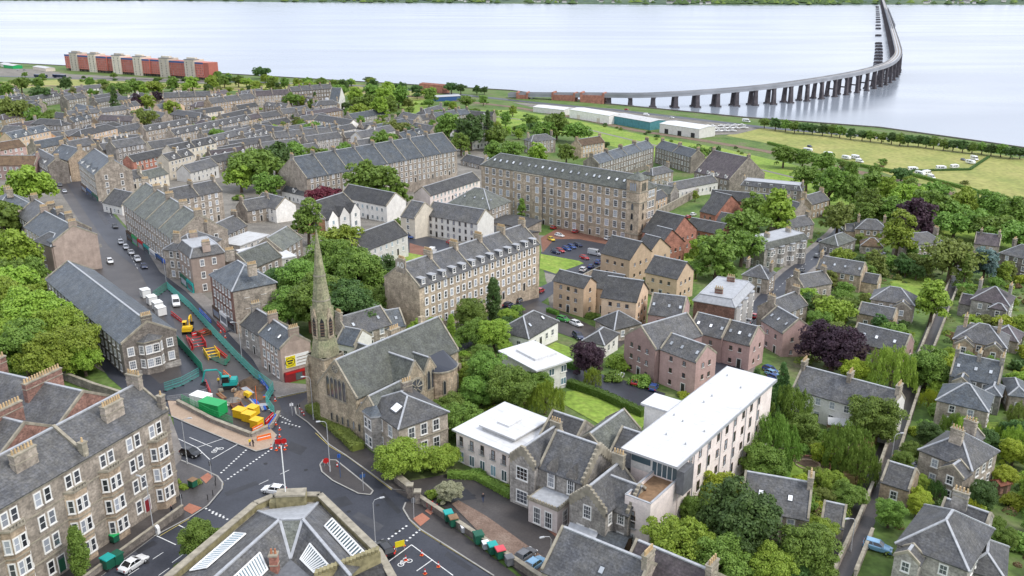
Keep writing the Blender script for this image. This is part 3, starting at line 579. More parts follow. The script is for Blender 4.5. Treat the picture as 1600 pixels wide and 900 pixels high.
def tree(px,py,rp,kind='round',mat='lf_mid',label=None,group=None):
    """crown centred on a pixel with radius rp pixels; stands on the ground below it"""
    hc=6.0
    for _ in range(6):
        p=G(px,py,hc); dist=(p-cam.location).length; r=rp*dist/F
        hc={'round':1.04,'broad':.85,'oval':1.32,'conifer':1.38,'column':1.15,'bush':.5,'weep':1.0}[kind]*r
    lod=0 if dist<270 else 1
    v=random.choice(tv(kind,lod)); gz=terr(p.x,p.y)
    nm={'bush':'garden_bush','conifer':'conifer_tree','column':'columnar_tree','weep':'weeping_tree','broad':'spreading_tree','oval':'tall_oval_tree'}.get(kind,'broadleaf_tree')
    E=empty(nm,(p.x,p.y,gz),random.uniform(0,6.28))
    up=p.z-gz; ws=r*random.uniform(.93,1.07)
    c=link('crown',v[0],E,(0,0,up),None,(ws,ws*random.uniform(.92,1.08),r)); recolor(c,mat)
    t=link('stem' if kind=='bush' else 'trunk',v[1],E,(0,0,up),None,(r,r,up/abs(v[2])))
    base=f"{TN[mat]} {SP[kind]}"
    tag(E,label or base,'bush' if kind=='bush' else 'tree',group or ('garden bushes' if kind=='bush' else 'trees among the houses'))
    if not label: auto(E,base,(p.x,p.y,p.z))
    trees_made.append((p.x,p.y,r)); return E
def leaf_box(name,pts,width,height,mat,dens=26,ls=.17,parent=None,kind=None):
    """clipped hedge: solid core plus a skin of leaves along a world polyline"""
    b=MB(); V=[]
    P=[Vector(p[:2]) for p in pts]
    for a,c in zip(P,P[1:]):
        d=c-a; Ln=d.length
        if Ln<.1: continue
        d.normalize(); q=Vector((-d.y,d.x)); za,zc=terr(*a),terr(*c); n=int(Ln*(width+2*height)*dens)
        b.add([(*(a+q*s*width*.45),za-.5) for s in(-1,1)]+[(*(c+q*s*width*.45),zc-.5) for s in(-1,1)]+[(*(a+q*s*width*.42),za+height*.94) for s in(-1,1)]+[(*(c+q*s*width*.42),zc+height*.94) for s in(-1,1)],
          [(0,1,3,2),(4,5,7,6),(0,1,5,4),(2,3,7,6),(0,2,6,4),(1,3,7,5)],mat)
        for i in range(n):
            t=random.random(); u=random.uniform(-height,width+height)
            if u<0: y,z,nn=-width/2,height+u,(-q.x,-q.y,.3)
            elif u>width: y,z,nn=width/2,height-(u-width),(q.x,q.y,.3)
            else: y,z,nn=u-width/2,height,(0,0,1)
            p=a+d*Ln*t+q*(y+random.uniform(-.08,.08)); V.append((p.x,p.y,za+(zc-za)*t+max(.05,z)+random.uniform(-.1,.12),nn))
    vs=[];fs=[]
    for x,y,z,nn in V:
        nn=Vector(nn)+Vector((random.gauss(0,.5),random.gauss(0,.5),random.gauss(0,.5))); nn.normalize(); t=nn.orthogonal().normalized(); t.rotate(Matrix.Rotation(random.uniform(0,6.28),3,nn)); bt=nn.cross(t); s=ls*random.uniform(.6,1.3); p=Vector((x,y,z)); o=len(vs)
        vs+=[p-t*s,p+bt*s*.6,p+t*s,p-bt*s*.6]; fs.append((o,o+1,o+2,o+3))
    b.add(vs,fs,mat)
    me=bpy.data.meshes.new(name); me.from_pydata(b.v,[],b.f); me.materials.append(MT[mat]); return link(name,me,parent)
# ------------------------------------------------------------ vehicles
VC={}
def loft(b,secs,mat,cap=True):
    """secs: list of rings with equal counts"""
    n=len(secs[0]); v=[p for s in secs for p in s]; f=[]
    for i in range(len(secs)-1):
        for k in range(n-1): f.append((i*n+k,i*n+k+1,(i+1)*n+k+1,(i+1)*n+k))
    if cap: f+=[tuple(range(n)),tuple(range((len(secs)-1)*n,len(secs)*n))]
    b.add(v,f,mat)
def vehicle_meshes(kind):
    if kind in VC: return VC[kind]
    Ln,Wd,Ht=dict(hatch=(4.0,1.74,1.48),saloon=(4.5,1.8,1.44),suv=(4.4,1.84,1.64),van=(5.3,2.0,2.35),caravan=(6.2,2.2,2.55),camper=(6.6,2.25,2.9))[kind]
    x=Ln/2; y=Wd/2; b=MB(); g=MB()
    if kind in('hatch','saloon','suv'):
        s=.0 if kind!='suv' else .12; zs=.28+s*.5
        # lower body: sections across, listed along the car (front = +x)
        prof=[(-x,.45,.72),(-x+.05,.32,.86+s),(-x*.62,zs-.06,.95+s),(0,zs-.08,.93+s),(x*.42,zs-.06,.92+s),(x*.78,zs-.02,.8+s),(x*.97,.32,.66+s),(x,.4,.55+s)]
        secs=[]
        for px_,zl,zt in prof:
            yy=y*(1-.10*(abs(px_)/x)**4)
            secs.append([(px_,-yy*.93,zl),(px_,-yy,zl+.18),(px_,-yy,zt-.12),(px_,-yy*.9,zt),(px_,0,zt+.03),(px_,yy*.9,zt),(px_,yy,zt-.12),(px_,yy,zl+.18),(px_,yy*.93,zl)])
        loft(b,secs,'car_white'); 
        # greenhouse: glass band plus painted roof
        r0,r1,f1,f0={'hatch':(-x+.12,-x*.68,x*.08,x*.46),'suv':(-x+.1,-x*.78,x*.06,x*.42),'saloon':(-x*.72,-x*.36,x*.1,x*.48)}[kind]
        zb=.9+s; yb=y*.9; yt=y*.72; zt=Ht
        g.add([(r0,-yb,zb),(f0,-yb,zb),(f0,yb,zb),(r0,yb,zb),(r1,-yt,zt-.05),(f1,-yt,zt-.05),(f1,yt,zt-.05),(r1,yt,zt-.05)],[(0,1,5,4),(1,2,6,5),(2,3,7,6),(3,0,4,7),(4,5,6,7)],'car_glass')
        b.add([(r1-.06,-yt-.03,zt-.06),(f1+.06,-yt-.03,zt-.06),(f1+.06,yt+.03,zt-.06),(r1-.06,yt+.03,zt-.06),(r1+.1,-yt+.12,zt+.02),(f1-.1,-yt+.12,zt+.02),(f1-.1,yt-.12,zt+.02),(r1+.1,yt-.12,zt+.02)],[(0,1,5,4),(1,2,6,5),(2,3,7,6),(3,0,4,7),(4,5,6,7)],'car_white')
        for sy in(-1,1):
            for (xa,xb) in((r0,r1),(f0,f1),((r0+f0)/2-.05,(r1+f1)/2)):
                b.tube([(xa,sy*(yb+.005),zb),(xb,sy*(yt+.005),zt-.03)],.05,'car_white',4)
            b.box(f0-.35,sy*(y+.02)-.09,zb-.02,f0-.2,sy*(y+.02)+.09,zb+.14,'car_white')
        wx=(-x*.62,x*.64); wr=.32
        lights=[(x-.06,.62,.6+s),( -x+.02,.68,.72+s)]
    else:
        if kind=='van':
            prof=[(-x,.4,2.28),(-x*.3,.4,Ht),(x*.28,.4,Ht),(x*.42,.4,2.2),(x*.62,.4,1.25),(x*.95,.4,1.0),(x,.42,.8)]
        elif kind=='camper':
            prof=[(-x,.5,Ht-.1),(-x*.5,.45,Ht),(x*.3,.45,Ht),(x*.6,.45,2.55),(x*.72,.45,1.3),(x*.96,.45,1.05),(x,.45,.8)]
        else:
            prof=[(-x,.7,2.1),(-x*.94,.5,2.45),(-x*.5,.45,Ht),(x*.5,.45,Ht),(x*.86,.5,2.3),(x*.98,.55,1.5),(x,.6,1.0)]
        secs=[]
        for px_,zl,zt in prof:
            yy=y*(1-.07*(abs(px_)/x)**6); tw=.9 if zt>1.6 else .97
            secs.append([(px_,-yy*.97,zl),(px_,-yy,zl+.25),(px_,-yy*.98,zt*.62),(px_,-yy*tw,zt-.1),(px_,-yy*tw*.88,zt),(px_,yy*tw*.88,zt),(px_,yy*tw,zt-.1),(px_,yy*.98,zt*.62),(px_,yy,zl+.25),(px_,yy*.97,zl)])
        loft(b,secs,'car_white')
        if kind!='caravan':
            wz0,wz1=(1.32,2.12) if kind=='van' else (1.35,2.35); xa,xb=(x*.62,x*.44) if kind=='van' else (x*.725,x*.635)
            g.add([(xa+.03,-y*.82,wz0),(xa+.03,y*.82,wz0),(xb+.03,y*.76,wz1),(xb+.03,-y*.76,wz1)],[(0,1,2,3)],'car_glass')
            for sy in(-1,1): g.add([(xa-.1,sy*(y+.005),wz0+.03),(xa-.95,sy*(y+.005),wz0+.03),(xa-.95,sy*(y*.955+.01),wz1-.1),(xb-.05,sy*(y*.955+.01),wz1-.1)],[(0,1,2,3)],'car_glass')
        if kind!='van':
            for sy in(-1,1):
                for u in(-.55,-.05,.3): g.box(u*x-.45,sy*(y*1.0)-.02,1.35,u*x+.45,sy*(y*1.0)+.02,1.95,'car_glass')
            g.box(-x-.02,-.7,1.4,-x+.04,.7,1.95,'car_glass')
        wx=(-x*.58,x*.62) if kind!='caravan' else (-.1,); wr=.35
        lights=[(x-.05,.75*y,.8),(-x,.8*y,1.0)]
        if kind=='caravan': b.beam((x,0,.55),(x+1.1,0,.5),.3,.12,'steel')
    wm=MB(); wm.tube([(0,-.1,0),(0,.1,0)],wr,'rubber',14); wm.tube([(0,-.115,0),(0,.115,0)],wr*.62,'steel',10)
    hl=MB(); hl.box(-.1,-.17,-.07,.08,.17,.07,'lamp_white'); tl=MB(); tl.box(-.05,-.12,-.14,.08,.12,.14,'lamp_red')
    VC[kind]=dict(body=b.mesh('body',False),glass=g.mesh('glazing') if g.v else None,wheel=wm.mesh('wheel',True),wx=wx,y=y,wr=wr,hl=hl.mesh('headlight'),tl=tl.mesh('tail_light'),lights=lights,L=Ln)
    return VC[kind]
CN=dict(white='white',silver='silver',grey='dark grey',black='black',red='red',blue='blue',navy='navy blue',lightblue='light blue',green='green',yellow='yellow')
VN=dict(hatch='hatchback car',saloon='saloon car',suv='tall car',van='panel van',caravan='touring caravan',camper='camper van')
def vehicle(px,py,dx,dy,color='silver',kind='hatch',label=None,group='parked cars'):
    """wheels on the ground at pixel px,py; nose towards px+dx,py+dy"""
    p=G(px,py); q=G(px+dx,py+dy); rz=math.atan2(q.y-p.y,q.x-p.x); return vehicle_w(p,rz,color,kind,label,group)
def vehicle_w(p,rz,color,kind,label=None,group='parked cars',off=.06):
    m=vehicle_meshes(kind); z=terr(p.x,p.y)+off
    nm={'van':'panel_van','caravan':'touring_caravan','camper':'camper_van'}.get(kind,'parked_car')
    E=empty(nm,(p.x,p.y,z),rz)
    # follow the slope of the ground
    u=Vector((math.cos(rz),math.sin(rz))); e=1.5
    za,zb=terr(p.x+u.x*e,p.y+u.y*e),terr(p.x-u.x*e,p.y-u.y*e); zl,zr=terr(p.x-u.y*e,p.y+u.x*e),terr(p.x+u.y*e,p.y-u.x*e)
    E.rotation_euler=(math.atan2(zl-zr,2*e),-math.atan2(za-zb,2*e),rz)
    o=link('body',m['body'],E); recolor(o,'car_'+color)
    if m['glass']: link('glazing',m['glass'],E)
    for x in m['wx']:
        for s in(-1,1): link('wheel',m['wheel'],E,(x,s*(m['y']-.1),m['wr']))
    if p.length<330:
        for s in(-1,1):
            a,b=m['lights']
            if kind!='caravan': link('headlight',m['hl'],E,(a[0],s*a[1],a[2]))
            link('tail_light',m['tl'],E,(b[0],s*b[1],b[2]))
    base=f"{CN[color]} {VN[kind]}"; cat={'van':'van','caravan':'caravan','camper':'camper van'}.get(kind,'car')
    tag(E,label or base,cat,group)
    if not label: auto(E,base,(p.x,p.y,z+1))
    return E
# ------------------------------------------------------------ terrain, river, far shore
random.seed(4)
def S(o,k='structure'): o['kind']=k; return o
b=MB(); xs=XS; ss=SS
vv=[(x,y0-s,z) for x,y0 in zip(xs,YS) for s,z in zip(ss,ZS)]; n=len(ss)
b.add(vv,[(i*n+j,i*n+j+1,(i+1)*n+j+1,(i+1)*n+j) for i in range(len(xs)-1) for j in range(n-1)],'ground'); S(b.build('ground'))
S(MB().add([(-14000,-300,0),(14000,-300,0),(14000,16000,0),(-14000,16000,0)],[(0,1,2,3)],'water').build('river'))
b=MB(); P=[Vector((x,y0)) for x,y0 in zip(XS,YS)]      # sea wall of dark stone along the bank
for a,c in zip(P,P[1:]):
    k=max(1,int((c-a).length/60)) if abs(a.x)<1200 and abs(c.x)<1200 else 1
    for i in range(k):
        p=a+(c-a)*i/k; q=a+(c-a)*(i+1)/k; b.beam((p.x,p.y+.8,3.6),(q.x,q.y+.8,3.6),1.2,7,'shore_stone')
tag(b.build('sea_wall'),'dark stone sea wall running along the near bank of the river','wall')
FS=[PZ(px,py,0).to_2d() for px,py in((-700,.2),(0,1.2),(250,1.5),(500,3.8),(800,5.8),(1000,7.5),(1200,8.2),(1400,7.2),(1600,7.5),(2400,8.5))]
b=MB(); rows=[(0,-3),(20,3),(150,9),(420,26),(900,62),(1600,95),(3500,120)]; vv=[]
fine=[]
for a,c in zip(FS,FS[1:]):
    for i in range(8): fine.append(a+(c-a)*i/8)
for i,p in enumerate(fine):
    d=p.normalized()
    for j,(o,z) in enumerate(rows):
        q=p+d*o; vv.append((q.x,q.y,z*(.75+.35*math.sin(i*.37)+.2*math.sin(i*1.3+j)) if j>1 else z))
n=len(rows); b.add(vv,[(i*n+j,i*n+j+1,(i+1)*n+j+1,(i+1)*n+j) for i in range(len(fine)-1) for j in range(n-1)],'far_hill'); S(b.build('far_shore',None,True))
b=MB(); hb=MB(); r=random.Random(3)
for i in range(2600):
    t=r.random()*(len(fine)-1); a=int(t); p=fine[a]+(fine[a+1]-fine[a])*(t-a); px=PIX((p.x,p.y,0))[0]
    if not -150<px<1750: continue
    dns=.25+.75*(math.sin(px*.011+1)>-.1)
    if r.random()>dns: continue
    o=r.uniform(12,600)**1; d=p.normalized(); q=p+d*o; z=np.interp(o,[a_ for a_,_ in rows],[c_ for _,c_ in rows])*.85; s=r.uniform(8,22)
    vs=[]; 
    for k in range(6): vs.append((q.x+s*math.cos(k*PI/3)*r.uniform(.7,1.2),q.y+s*math.sin(k*PI/3),z+s*.25*r.uniform(.2,.8)))
    vs+=[(q.x,q.y,z+s*.85),(q.x,q.y,z-4)]
    b.add(vs,[(k,(k+1)%6,6) for k in range(6)]+[((k+1)%6,k,7) for k in range(6)],r.choice(['lf_dark','lf_dark','lf_mid']))
    if r.random()<.22 and(700<px<1120 or 1430<px<1580):
        q=p+d*r.uniform(15,240); z=np.interp((q-p).length,[a_ for a_,_ in rows],[c_ for _,c_ in rows]); wd=r.uniform(8,20)
        hb.box(q.x-wd/2,q.y-5,z-2,q.x+wd/2,q.y+5,z+7,'white_wall'); hb.add([(q.x-wd/2,q.y-6,z+7),(q.x+wd/2,q.y-6,z+7),(q.x+wd/2,q.y,z+11),(q.x-wd/2,q.y,z+11)],[(0,1,2,3)],'slate')
tag(S(b.build('wooded_shore'),'stuff'),'dark wood covering the far bank of the river','woodland')
tag(S(hb.build('distant_village'),'stuff'),'pale village houses scattered along the far bank','village')
# ------------------------------------------------------------ ground surfaces (pixel outlines laid on the ground)
def sheet(name,pts,off,mat,skirt=0,step=5): return drape(name,gp(pts),off,mat,step,skirt)
sheet('field',[(1135,212),(1165,199),(1290,205),(1420,219),(1640,254),(1640,338),(1560,318),(1470,296),(1400,276),(1300,246),(1210,226)],.05,'field',step=14)
sheet('park_grass',[(725,172),(800,172),(900,188),(1010,212),(1130,232),(1260,262),(1400,300),(1640,372),(1640,440),(1480,392),(1330,330),(1200,290),(1090,262),(1000,240),(900,214),(780,196)],.05,'grass',step=14)
sheet('park_grass',[(615,168),(640,156),(668,155),(668,175),(640,178)],.05,'grass',step=14)
sheet('verge_grass',[(0,128),(110,124),(300,132),(420,128),(560,130),(700,150),(650,158),(500,146),(300,140),(100,134),(0,140)],.05,'field',step=20)
sheet('yard',[(0,225),(140,200),(330,150),(520,140),(560,200),(700,190),(760,235),(770,290),(740,330),(760,360),(1000,385),(1000,430),(870,480),(700,520),(600,480),(480,450),(430,560),(380,560),(290,460),(180,320),(60,240)],.03,'yard',step=9)
sheet('yard',[(95,270),(150,345),(200,395),(260,450),(300,530),(310,600),(230,625),(150,560),(108,470),(140,420),(155,395),(85,285)],.035,'asphalt_brown',step=8)
sheet('yard',[(0,260),(90,275),(150,360),(165,400),(120,440),(180,590),(120,560),(60,470),(0,440)],.03,'yard',step=8)
sheet('road',[(92,268),(104,262),(130,262),(172,330),(242,408),(332,480),(400,560),(455,606),(488,600),(500,592),(505,606),(487,640),(520,690),(610,752),(700,820),(830,930),(700,1000),(200,1000),(60,950),(230,800),(285,760),(270,650),(215,628),(170,590),(120,520),(98,470),(118,455),(150,500),(205,560),(250,600),(285,590),(262,505),(215,420),(170,385),(135,335)],.06,'asphalt')
sheet('pavement',[(100,945),(241,839),(296,810),(325,791),(347,765),(348,755),(340,745),(315,733),(283,720),(268,735),(272,765),(150,850),(60,905)],.18,'asphalt_brown',.16)
sheet('pavement',[(266,650),(284,700),(283,722),(268,737),(262,700),(256,655)],.12,'paving',.1)
sheet('pavement',[(486,617),(461,637),(463,648),(480,660),(495,674),(515,696),(540,712),(572,735),(613,765),(640,768),(625,745),(560,690),(500,640)],.18,'asphalt_brown',.16)
sheet('pavement',[(356,520),(395,562),(418,600),(431,622),(482,611),(484,602),(440,598),(415,570),(385,540),(365,518)],.18,'paving',.16)
sheet('traffic_island',[(500,727),(506,719),(525,720),(550,740),(572,758),(583,768),(579,774),(560,772),(520,752),(503,738)],.18,'asphalt_brown',.16)
sheet('pavement',[(640,813),(630,796),(634,786),(650,782),(700,818),(800,895),(840,930),(805,935),(772,901),(700,855),(657,828)],.18,'asphalt_brown',.16)
sheet('pavement',[(262,627),(280,628),(335,655),(390,676),(420,668),(432,680),(425,700),(400,706),(360,690),(300,665),(268,651)],.18,'paving_beige',.16)
sheet('pavement',[(130,262),(150,290),(185,340),(225,385),(250,425),(290,455),(330,495),(350,520),(362,515),(340,480),(290,435),(255,395),(205,345),(170,305),(140,262)],.17,'paving',.14)
sheet('site_ground',[(283,628),(395,676),(432,662),(440,640),(425,603),(395,570),(350,528),(325,500),(285,470),(265,478),(276,520),(310,572),(330,600),(322,618)],.09,'asphalt_brown')
sheet('excavation_soil',[(374,598),(392,588),(404,604),(410,625),(396,634),(380,626)],.14,'soil',step=3)
sheet('driveway',[(618,768),(640,752),(700,741),(750,748),(800,770),(850,800),(905,838),(900,870),(860,905),(820,905),(740,830),(690,792),(640,782)],.08,'asphalt_brown')
sheet('planting_bed',[(706,789),(716,783),(760,808),(860,880),(845,900),(760,845)],.22,'gravel_brown',.2)
sheet('brick_path',[(843,818),(880,812),(905,835),(880,850)],.12,'brick_paving')
# middle streets and car parks
sheet('street',[(690,545),(745,505),(800,470),(862,440),(905,412),(930,398),(950,405),(925,425),(880,447),(850,470),(812,490),(770,515),(730,545),(705,560)],.08,'asphalt')
sheet('street',[(800,490),(840,470),(862,480),(930,512),(985,530),(965,545),(900,530),(850,512)],.085,'asphalt_brown')
sheet('street',[(862,578),(885,572),(960,590),(1040,615),(1030,632),(1000,642),(940,622),(880,600)],.08,'asphalt')
sheet('car_park',[(845,395),(868,372),(905,372),(1000,388),(985,402),(940,400),(925,425),(905,440),(850,425)],.07,'asphalt')
sheet('brick_yard',[(845,372),(880,352),(1000,376),(1000,392),(905,374),(866,374),(848,395)],.1,'brick_paving')
sheet('car_park',[(630,375),(648,366),(740,385),(770,372),(790,352),(820,362),(760,395),(700,425),(660,415),(640,395)],.075,'asphalt')
sheet('brick_yard',[(640,380),(668,388),(670,400),(640,400)],.11,'brick_paving')
sheet('lawn',[(598,408),(635,395),(663,400),(630,418)],.12,'grass')
sheet('lawn',[(845,397),(905,408),(912,412),(868,428),(843,420)],.11,'grass')
sheet('lawn',[(885,612),(915,610),(1000,640),(1015,655),(985,690),(930,660),(880,632)],.1,'grass')
sheet('lawn',[(845,548),(868,535),(895,545),(890,560),(860,558)],.1,'grass')
sheet('lawn',[(1060,400),(1085,398),(1090,440),(1072,440)],.1,'grass')
sheet('lawn',[(1222,722),(1260,715),(1300,730),(1292,750),(1240,755),(1225,740)],.1,'grass')
sheet('lawn',[(1530,700),(1570,700),(1570,740),(1540,745)],.1,'grass')
sheet('lawn',[(1515,660),(1570,660),(1565,690),(1530,690)],.1,'grass')
sheet('lawn',[(888,815),(905,806),(922,816),(906,830)],.16,'grass'); sheet('lawn',[(915,830),(930,818),(965,832),(950,848)],.16,'grass')
sheet('lawn',[(800,770),(822,760),(828,772),(810,785)],.16,'grass')
sheet('lawn',[(1390,440),(1440,430),(1480,440),(1470,470),(1400,470)],.1,'grass')
S3=[G(*p).to_2d() for p in((1120,610),(1150,555),(1172,512),(1200,468),(1240,428),(1278,396),(1312,366),(1328,345))]
strip('pavement',S3,11.5,.13,'paving',.1); strip('street',S3,7,.16,'asphalt')
LN=[G(*p).to_2d() for p in((1265,975),(1315,880),(1345,815),(1372,752),(1395,690),(1418,625),(1444,552),(1468,492),(1494,432),(1512,400))]
strip('lane',LN,4.2,.08,'asphalt_brown')
strip('riverside_drive',[G(*p).to_2d() for p in((-60,118),(200,124),(420,129),(560,134),(700,146),(830,160),(960,172),(1100,188),(1200,200),(1330,211),(1450,224),(1660,250))],10,.12,'asphalt')
strip('railway',[G(*p).to_2d() for p in((-60,132),(300,138),(560,143),(720,158),(800,167),(900,184),(1000,205),(1100,220),(1200,237),(1300,260),(1400,282),(1500,305),(1660,345))],9,.12,'track_soil')
strip('footpath',[G(*p).to_2d() for p in((720,176),(900,198),(1000,222),(1110,246),(1250,280),(1400,318),(1660,395))],3,.12,'paving')
sheet('depot_yard',[(800,160),(960,170),(1100,188),(1190,200),(1150,210),(1090,212),(960,186),(860,175)],.09,'yard',step=12)
sheet('riverside_yard',[(-40,106),(60,108),(110,116),(330,126),(330,131),(110,124),(-40,117)],.09,'yard',step=20)
# road markings
def mark(pts,w=.12,mat='road_paint',dash=None,name='road_marking',off=.1):
    P=[G(*p).to_2d() for p in pts]; b=MB()
    for a,c in zip(P,P[1:]):
        d=c-a; Ln=d.length; d.normalize(); q=Vector((-d.y,d.x))*w/2; t=0
        while t<Ln-.01:
            e=min(Ln,t+(dash[0] if dash else 3.0)); v=[a+d*t-q,a+d*e-q,a+d*e+q,a+d*t+q]
            b.add([(p.x,p.y,terr(p.x,p.y)+off) for p in v],[(0,1,2,3)],mat); t=e+(dash[1] if dash else 0)
    return S(b.build(name))
for pts in [((276,685),(308,700),(328,719)),((308,700),(349,686)),((331,718),(371,695)),((296,684),(331,699)),((276,697),(296,705)),
            ((605,880),(643,852),(708,900)),((651,893),(675,876)),((269,880),(293,862)),((279,821),(297,830)),((245,838),(275,852))]: mark(pts,.16)
for pts in [((392,697),(345,740)),((425,702),(352,752)),((636,822),(600,848)),((657,828),(630,850)),((321,795),(350,808)),((331,802),(362,815)),((420,640),(455,660)),((440,660),(470,668))]: mark(pts,.35,dash=(.35,.5))
for pts in [((200,900),(258,862)),((215,420),(188,370)),((175,340),(150,305)),((248,900),(265,888)),((330,560),(300,530)),((452,735),(400,760))]: mark(pts,.12,dash=(2,2.5))
for pts in [((493,677),(515,698),(542,714),(575,738),(612,766)),((496,676),(518,697),(545,713),(578,737)),((462,640),(464,649),(481,661)),((433,623),(481,612)),((250,838),(296,811)),((630,797),(641,815),(655,828),(770,900)),((316,735),(342,747),(349,757),(345,767)),((503,729),(505,738),(522,752),(560,771),(578,774))]: mark(pts,.13,'road_yellow',off=.2 if False else .1)
for pts in [[(1148,567),(1175,508),(1203,464),(1242,425),(1300,378)]]: mark(pts,.12,dash=(2,3),off=.19)
for kl in ([(241,839),(296,810),(325,791),(347,765),(348,755),(340,745),(315,733),(283,720)],[(461,637),(463,648),(480,660),(495,674),(515,696),(540,712),(572,735),(613,765)],[(500,727),(506,719),(525,720),(550,740),(572,758),(583,768),(579,774),(560,772),(520,752),(503,738),(500,727)],[(634,786),(630,796),(640,813),(657,828),(700,855),(772,901)],[(268,651),(300,665),(360,690),(400,706),(425,700),(432,680)],[(431,622),(482,611)]): mark(kl,.26,'kerb',name='kerb',off=.19)
def patch(pts,mat,off=.068): sheet('road_patch',pts,off,mat,step=4)
plain('tar_dark',(.03,.031,.036),.45,var=.2,scale=.8); plain('tar_pale',(.06,.061,.067),.6,var=.2,scale=.8)
patch([(455,690),(480,700),(470,712),(446,702)],'tar_dark'); patch([(560,800),(600,822),(590,832),(550,808)],'tar_pale'); patch([(350,770),(400,752),(405,757),(355,776)],'tar_dark'); patch([(210,860),(240,845),(246,850),(216,866)],'tar_dark'); patch([(520,780),(540,775),(552,788),(530,794)],'tar_dark'); patch([(440,640),(452,650),(446,660),(434,650)],'tar_pale'); patch([(205,400),(214,396),(232,418),(222,422)],'tar_dark'); patch([(150,330),(157,328),(172,350),(165,352)],'tar_pale'); patch([(700,862),(740,888),(734,894),(694,868)],'tar_dark'); patch([(690,770),(730,765),(745,780),(700,786)],'tar_dark',.09); patch([(600,770),(628,800),(622,804),(594,775)],'tar_dark')
for px,py in [(478,735),(545,800),(385,735),(300,745),(500,770),(590,790),(230,880),(455,668),(205,395),(170,345),(690,850),(620,830),(415,725),(740,775)]:
    p=G(px,py); b=MB(); n=12; b.add([(p.x+.36*math.cos(2*PI*i/n),p.y+.36*math.sin(2*PI*i/n),terr(p.x,p.y)+.1) for i in range(n)],[tuple(range(n))],'iron'); S(b.build('manhole_cover'))
def disc(px,py,r,name='bicycle_marking'):   # bicycle symbol: two wheels, frame and bars
    p=G(px,py); b=MB(); q=G(px+20,py-9); ang=math.atan2(q.y-p.y,q.x-p.x); u=Vector((math.cos(ang),math.sin(ang))); v=Vector((-u.y,u.x))
    def W(x,y): a=p.to_2d()+u*x+v*y; return (a.x,a.y,terr(a.x,a.y)+.1)
    for cx in(-.75,.75):
        n=14; o=[W(cx+r*math.cos(2*PI*i/n),r*math.sin(2*PI*i/n)) for i in range(n)]; ii=[W(cx+r*.72*math.cos(2*PI*i/n),r*.72*math.sin(2*PI*i/n)) for i in range(n)]
        b.add(o+ii,[(i,(i+1)%n,(i+1)%n+n,i+n) for i in range(n)],'road_paint')
    for a,c in(((-.75,0),(-.3,.75)),((-.75,0),(0,0)),((0,0),(.5,.75)),((-.3,.75),(.5,.75)),((.75,0),(.45,1)),((-.3,.75),(0,0)),((.3,1),(.6,1))):
        d=(Vector(c)-Vector(a)).normalized(); n_=Vector((-d.y,d.x))*.07; b.add([W(a[0]-n_.x,a[1]-n_.y),W(c[0]-n_.x,c[1]-n_.y),W(c[0]+n_.x,c[1]+n_.y),W(a[0]+n_.x,a[1]+n_.y)],[(0,1,2,3)],'road_paint')
    S(b.build(name))
disc(340,704,.5); disc(633,880,.5)
def tact(pts): sheet('tactile_paving',pts,.215,'tactile',step=3)
tact([(285,797),(296,788),(316,795),(300,805)]); tact([(313,748),(325,740),(333,746),(322,757)]); tact([(645,812),(660,803),(672,812),(657,824)]); tact([(664,800),(672,793),(681,798),(673,806)])
# ------------------------------------------------------------ buildings
TEN=dict(wall='stone',roof='slate',name='tenement_block',cat='tenement',wh=1.9,ww=1.1,npot=6)
def H_(*a,**k):
    d=dict(k); return house(*a,**d)
def T_(*a,**k):
    d=dict(TEN); d.update(k); d.setdefault('base',f"{WN[d['wall']]} tenement with {RN[d['roof']]} roof"); return house(*a,**d)
# --- left of and along the main street
H_((-12,258),(54,258),10,7,'pink','tile_brown')
T_((47,244),(75,260),9,10,wall='stone_dark',dorm=2)
T_((78,243),(107,251),(128,240),11,wall='stone_warm',roof='slate_blue',sky=2,label='yellow sandstone tenement with blue slate roof above purple and white shopfronts')
T_((122,254),(148,274),(192,258),13,wall='stone',roof='slate_blue',dorm=3,ends=True,cols={'r':2},label='tenement with bare harled gable at the bend of the main street')
H_((160,316),(190,323),12,4,'white_wall','slate_dark',ch=())
T_((192,318),(270,374),(342,352),13,wall='stone',roof='slate_green',party=4,ends=True,cols={'r':3},label='long curving tenement row above shops on the right of the main street')
T_((272,314),(347,298),9.5,11.5,wall='stone',roof='slate',party=2)
H_((297,270),(341,258),9,5,'white_wall','slate',ch=())
H_((208,253),(268,240),8,5,'brick_red','slate_dark',ch=())
H_((193,281),(226,276),8,5,'cream','slate'); H_((228,280),(263,271),8,5,'cream','slate_green')
T_((180,232),(228,224),9,10,wall='stone_grey')
H_((318,258),(376,246),8,5,'stone','slate_dark'); H_((345,240),(385,232),8,6,'brick_red','slate_dark',ch=())
T_((278,388),(298,404),(340,388),11,wall='harl_brown',roof='slate',label='harled tenement with flat lead roof behind the green shopfronts',kind='mansard')
E12,k12,g12,rz12,L12,D12=T_((328,430),(363,456),(428,440),11.5,wall='rubble_red',roof='slate_blue',kind='hip',ends=True,cols={'f':6,'r':2},cmat='stone',label='red sandstone tenement with rubble side wall beside the green site fence')
H_((370,392),(405,412),12,5,'white_wall','membrane',kind='flat',ch=(),label='low flat white roof behind the red sandstone tenement')
H_((376,506),(404,524),8,6,'stone_grey','slate_dark',ch=(0,))
E11,k11,g11,rz11,L11,D11=T_((404,521),(438,546),(483,533),8.2,wall='harl_brown',roof='slate_blue',cols={'f':4},sky=2,label='harled corner tenement carrying a yellow and white billboard on its gable',npot=5)
H_((-8,330),(52,322),13,7,'stone','slate_blue',kind='hip',ch=(.3,.7))
T_((27,336),(52,352),12,11,wall='stone_dark',roof='slate'); T_((53,350),(80,368),12,10.5,wall='stone_dark',roof='slate_blue',ch=(0,.5,1))
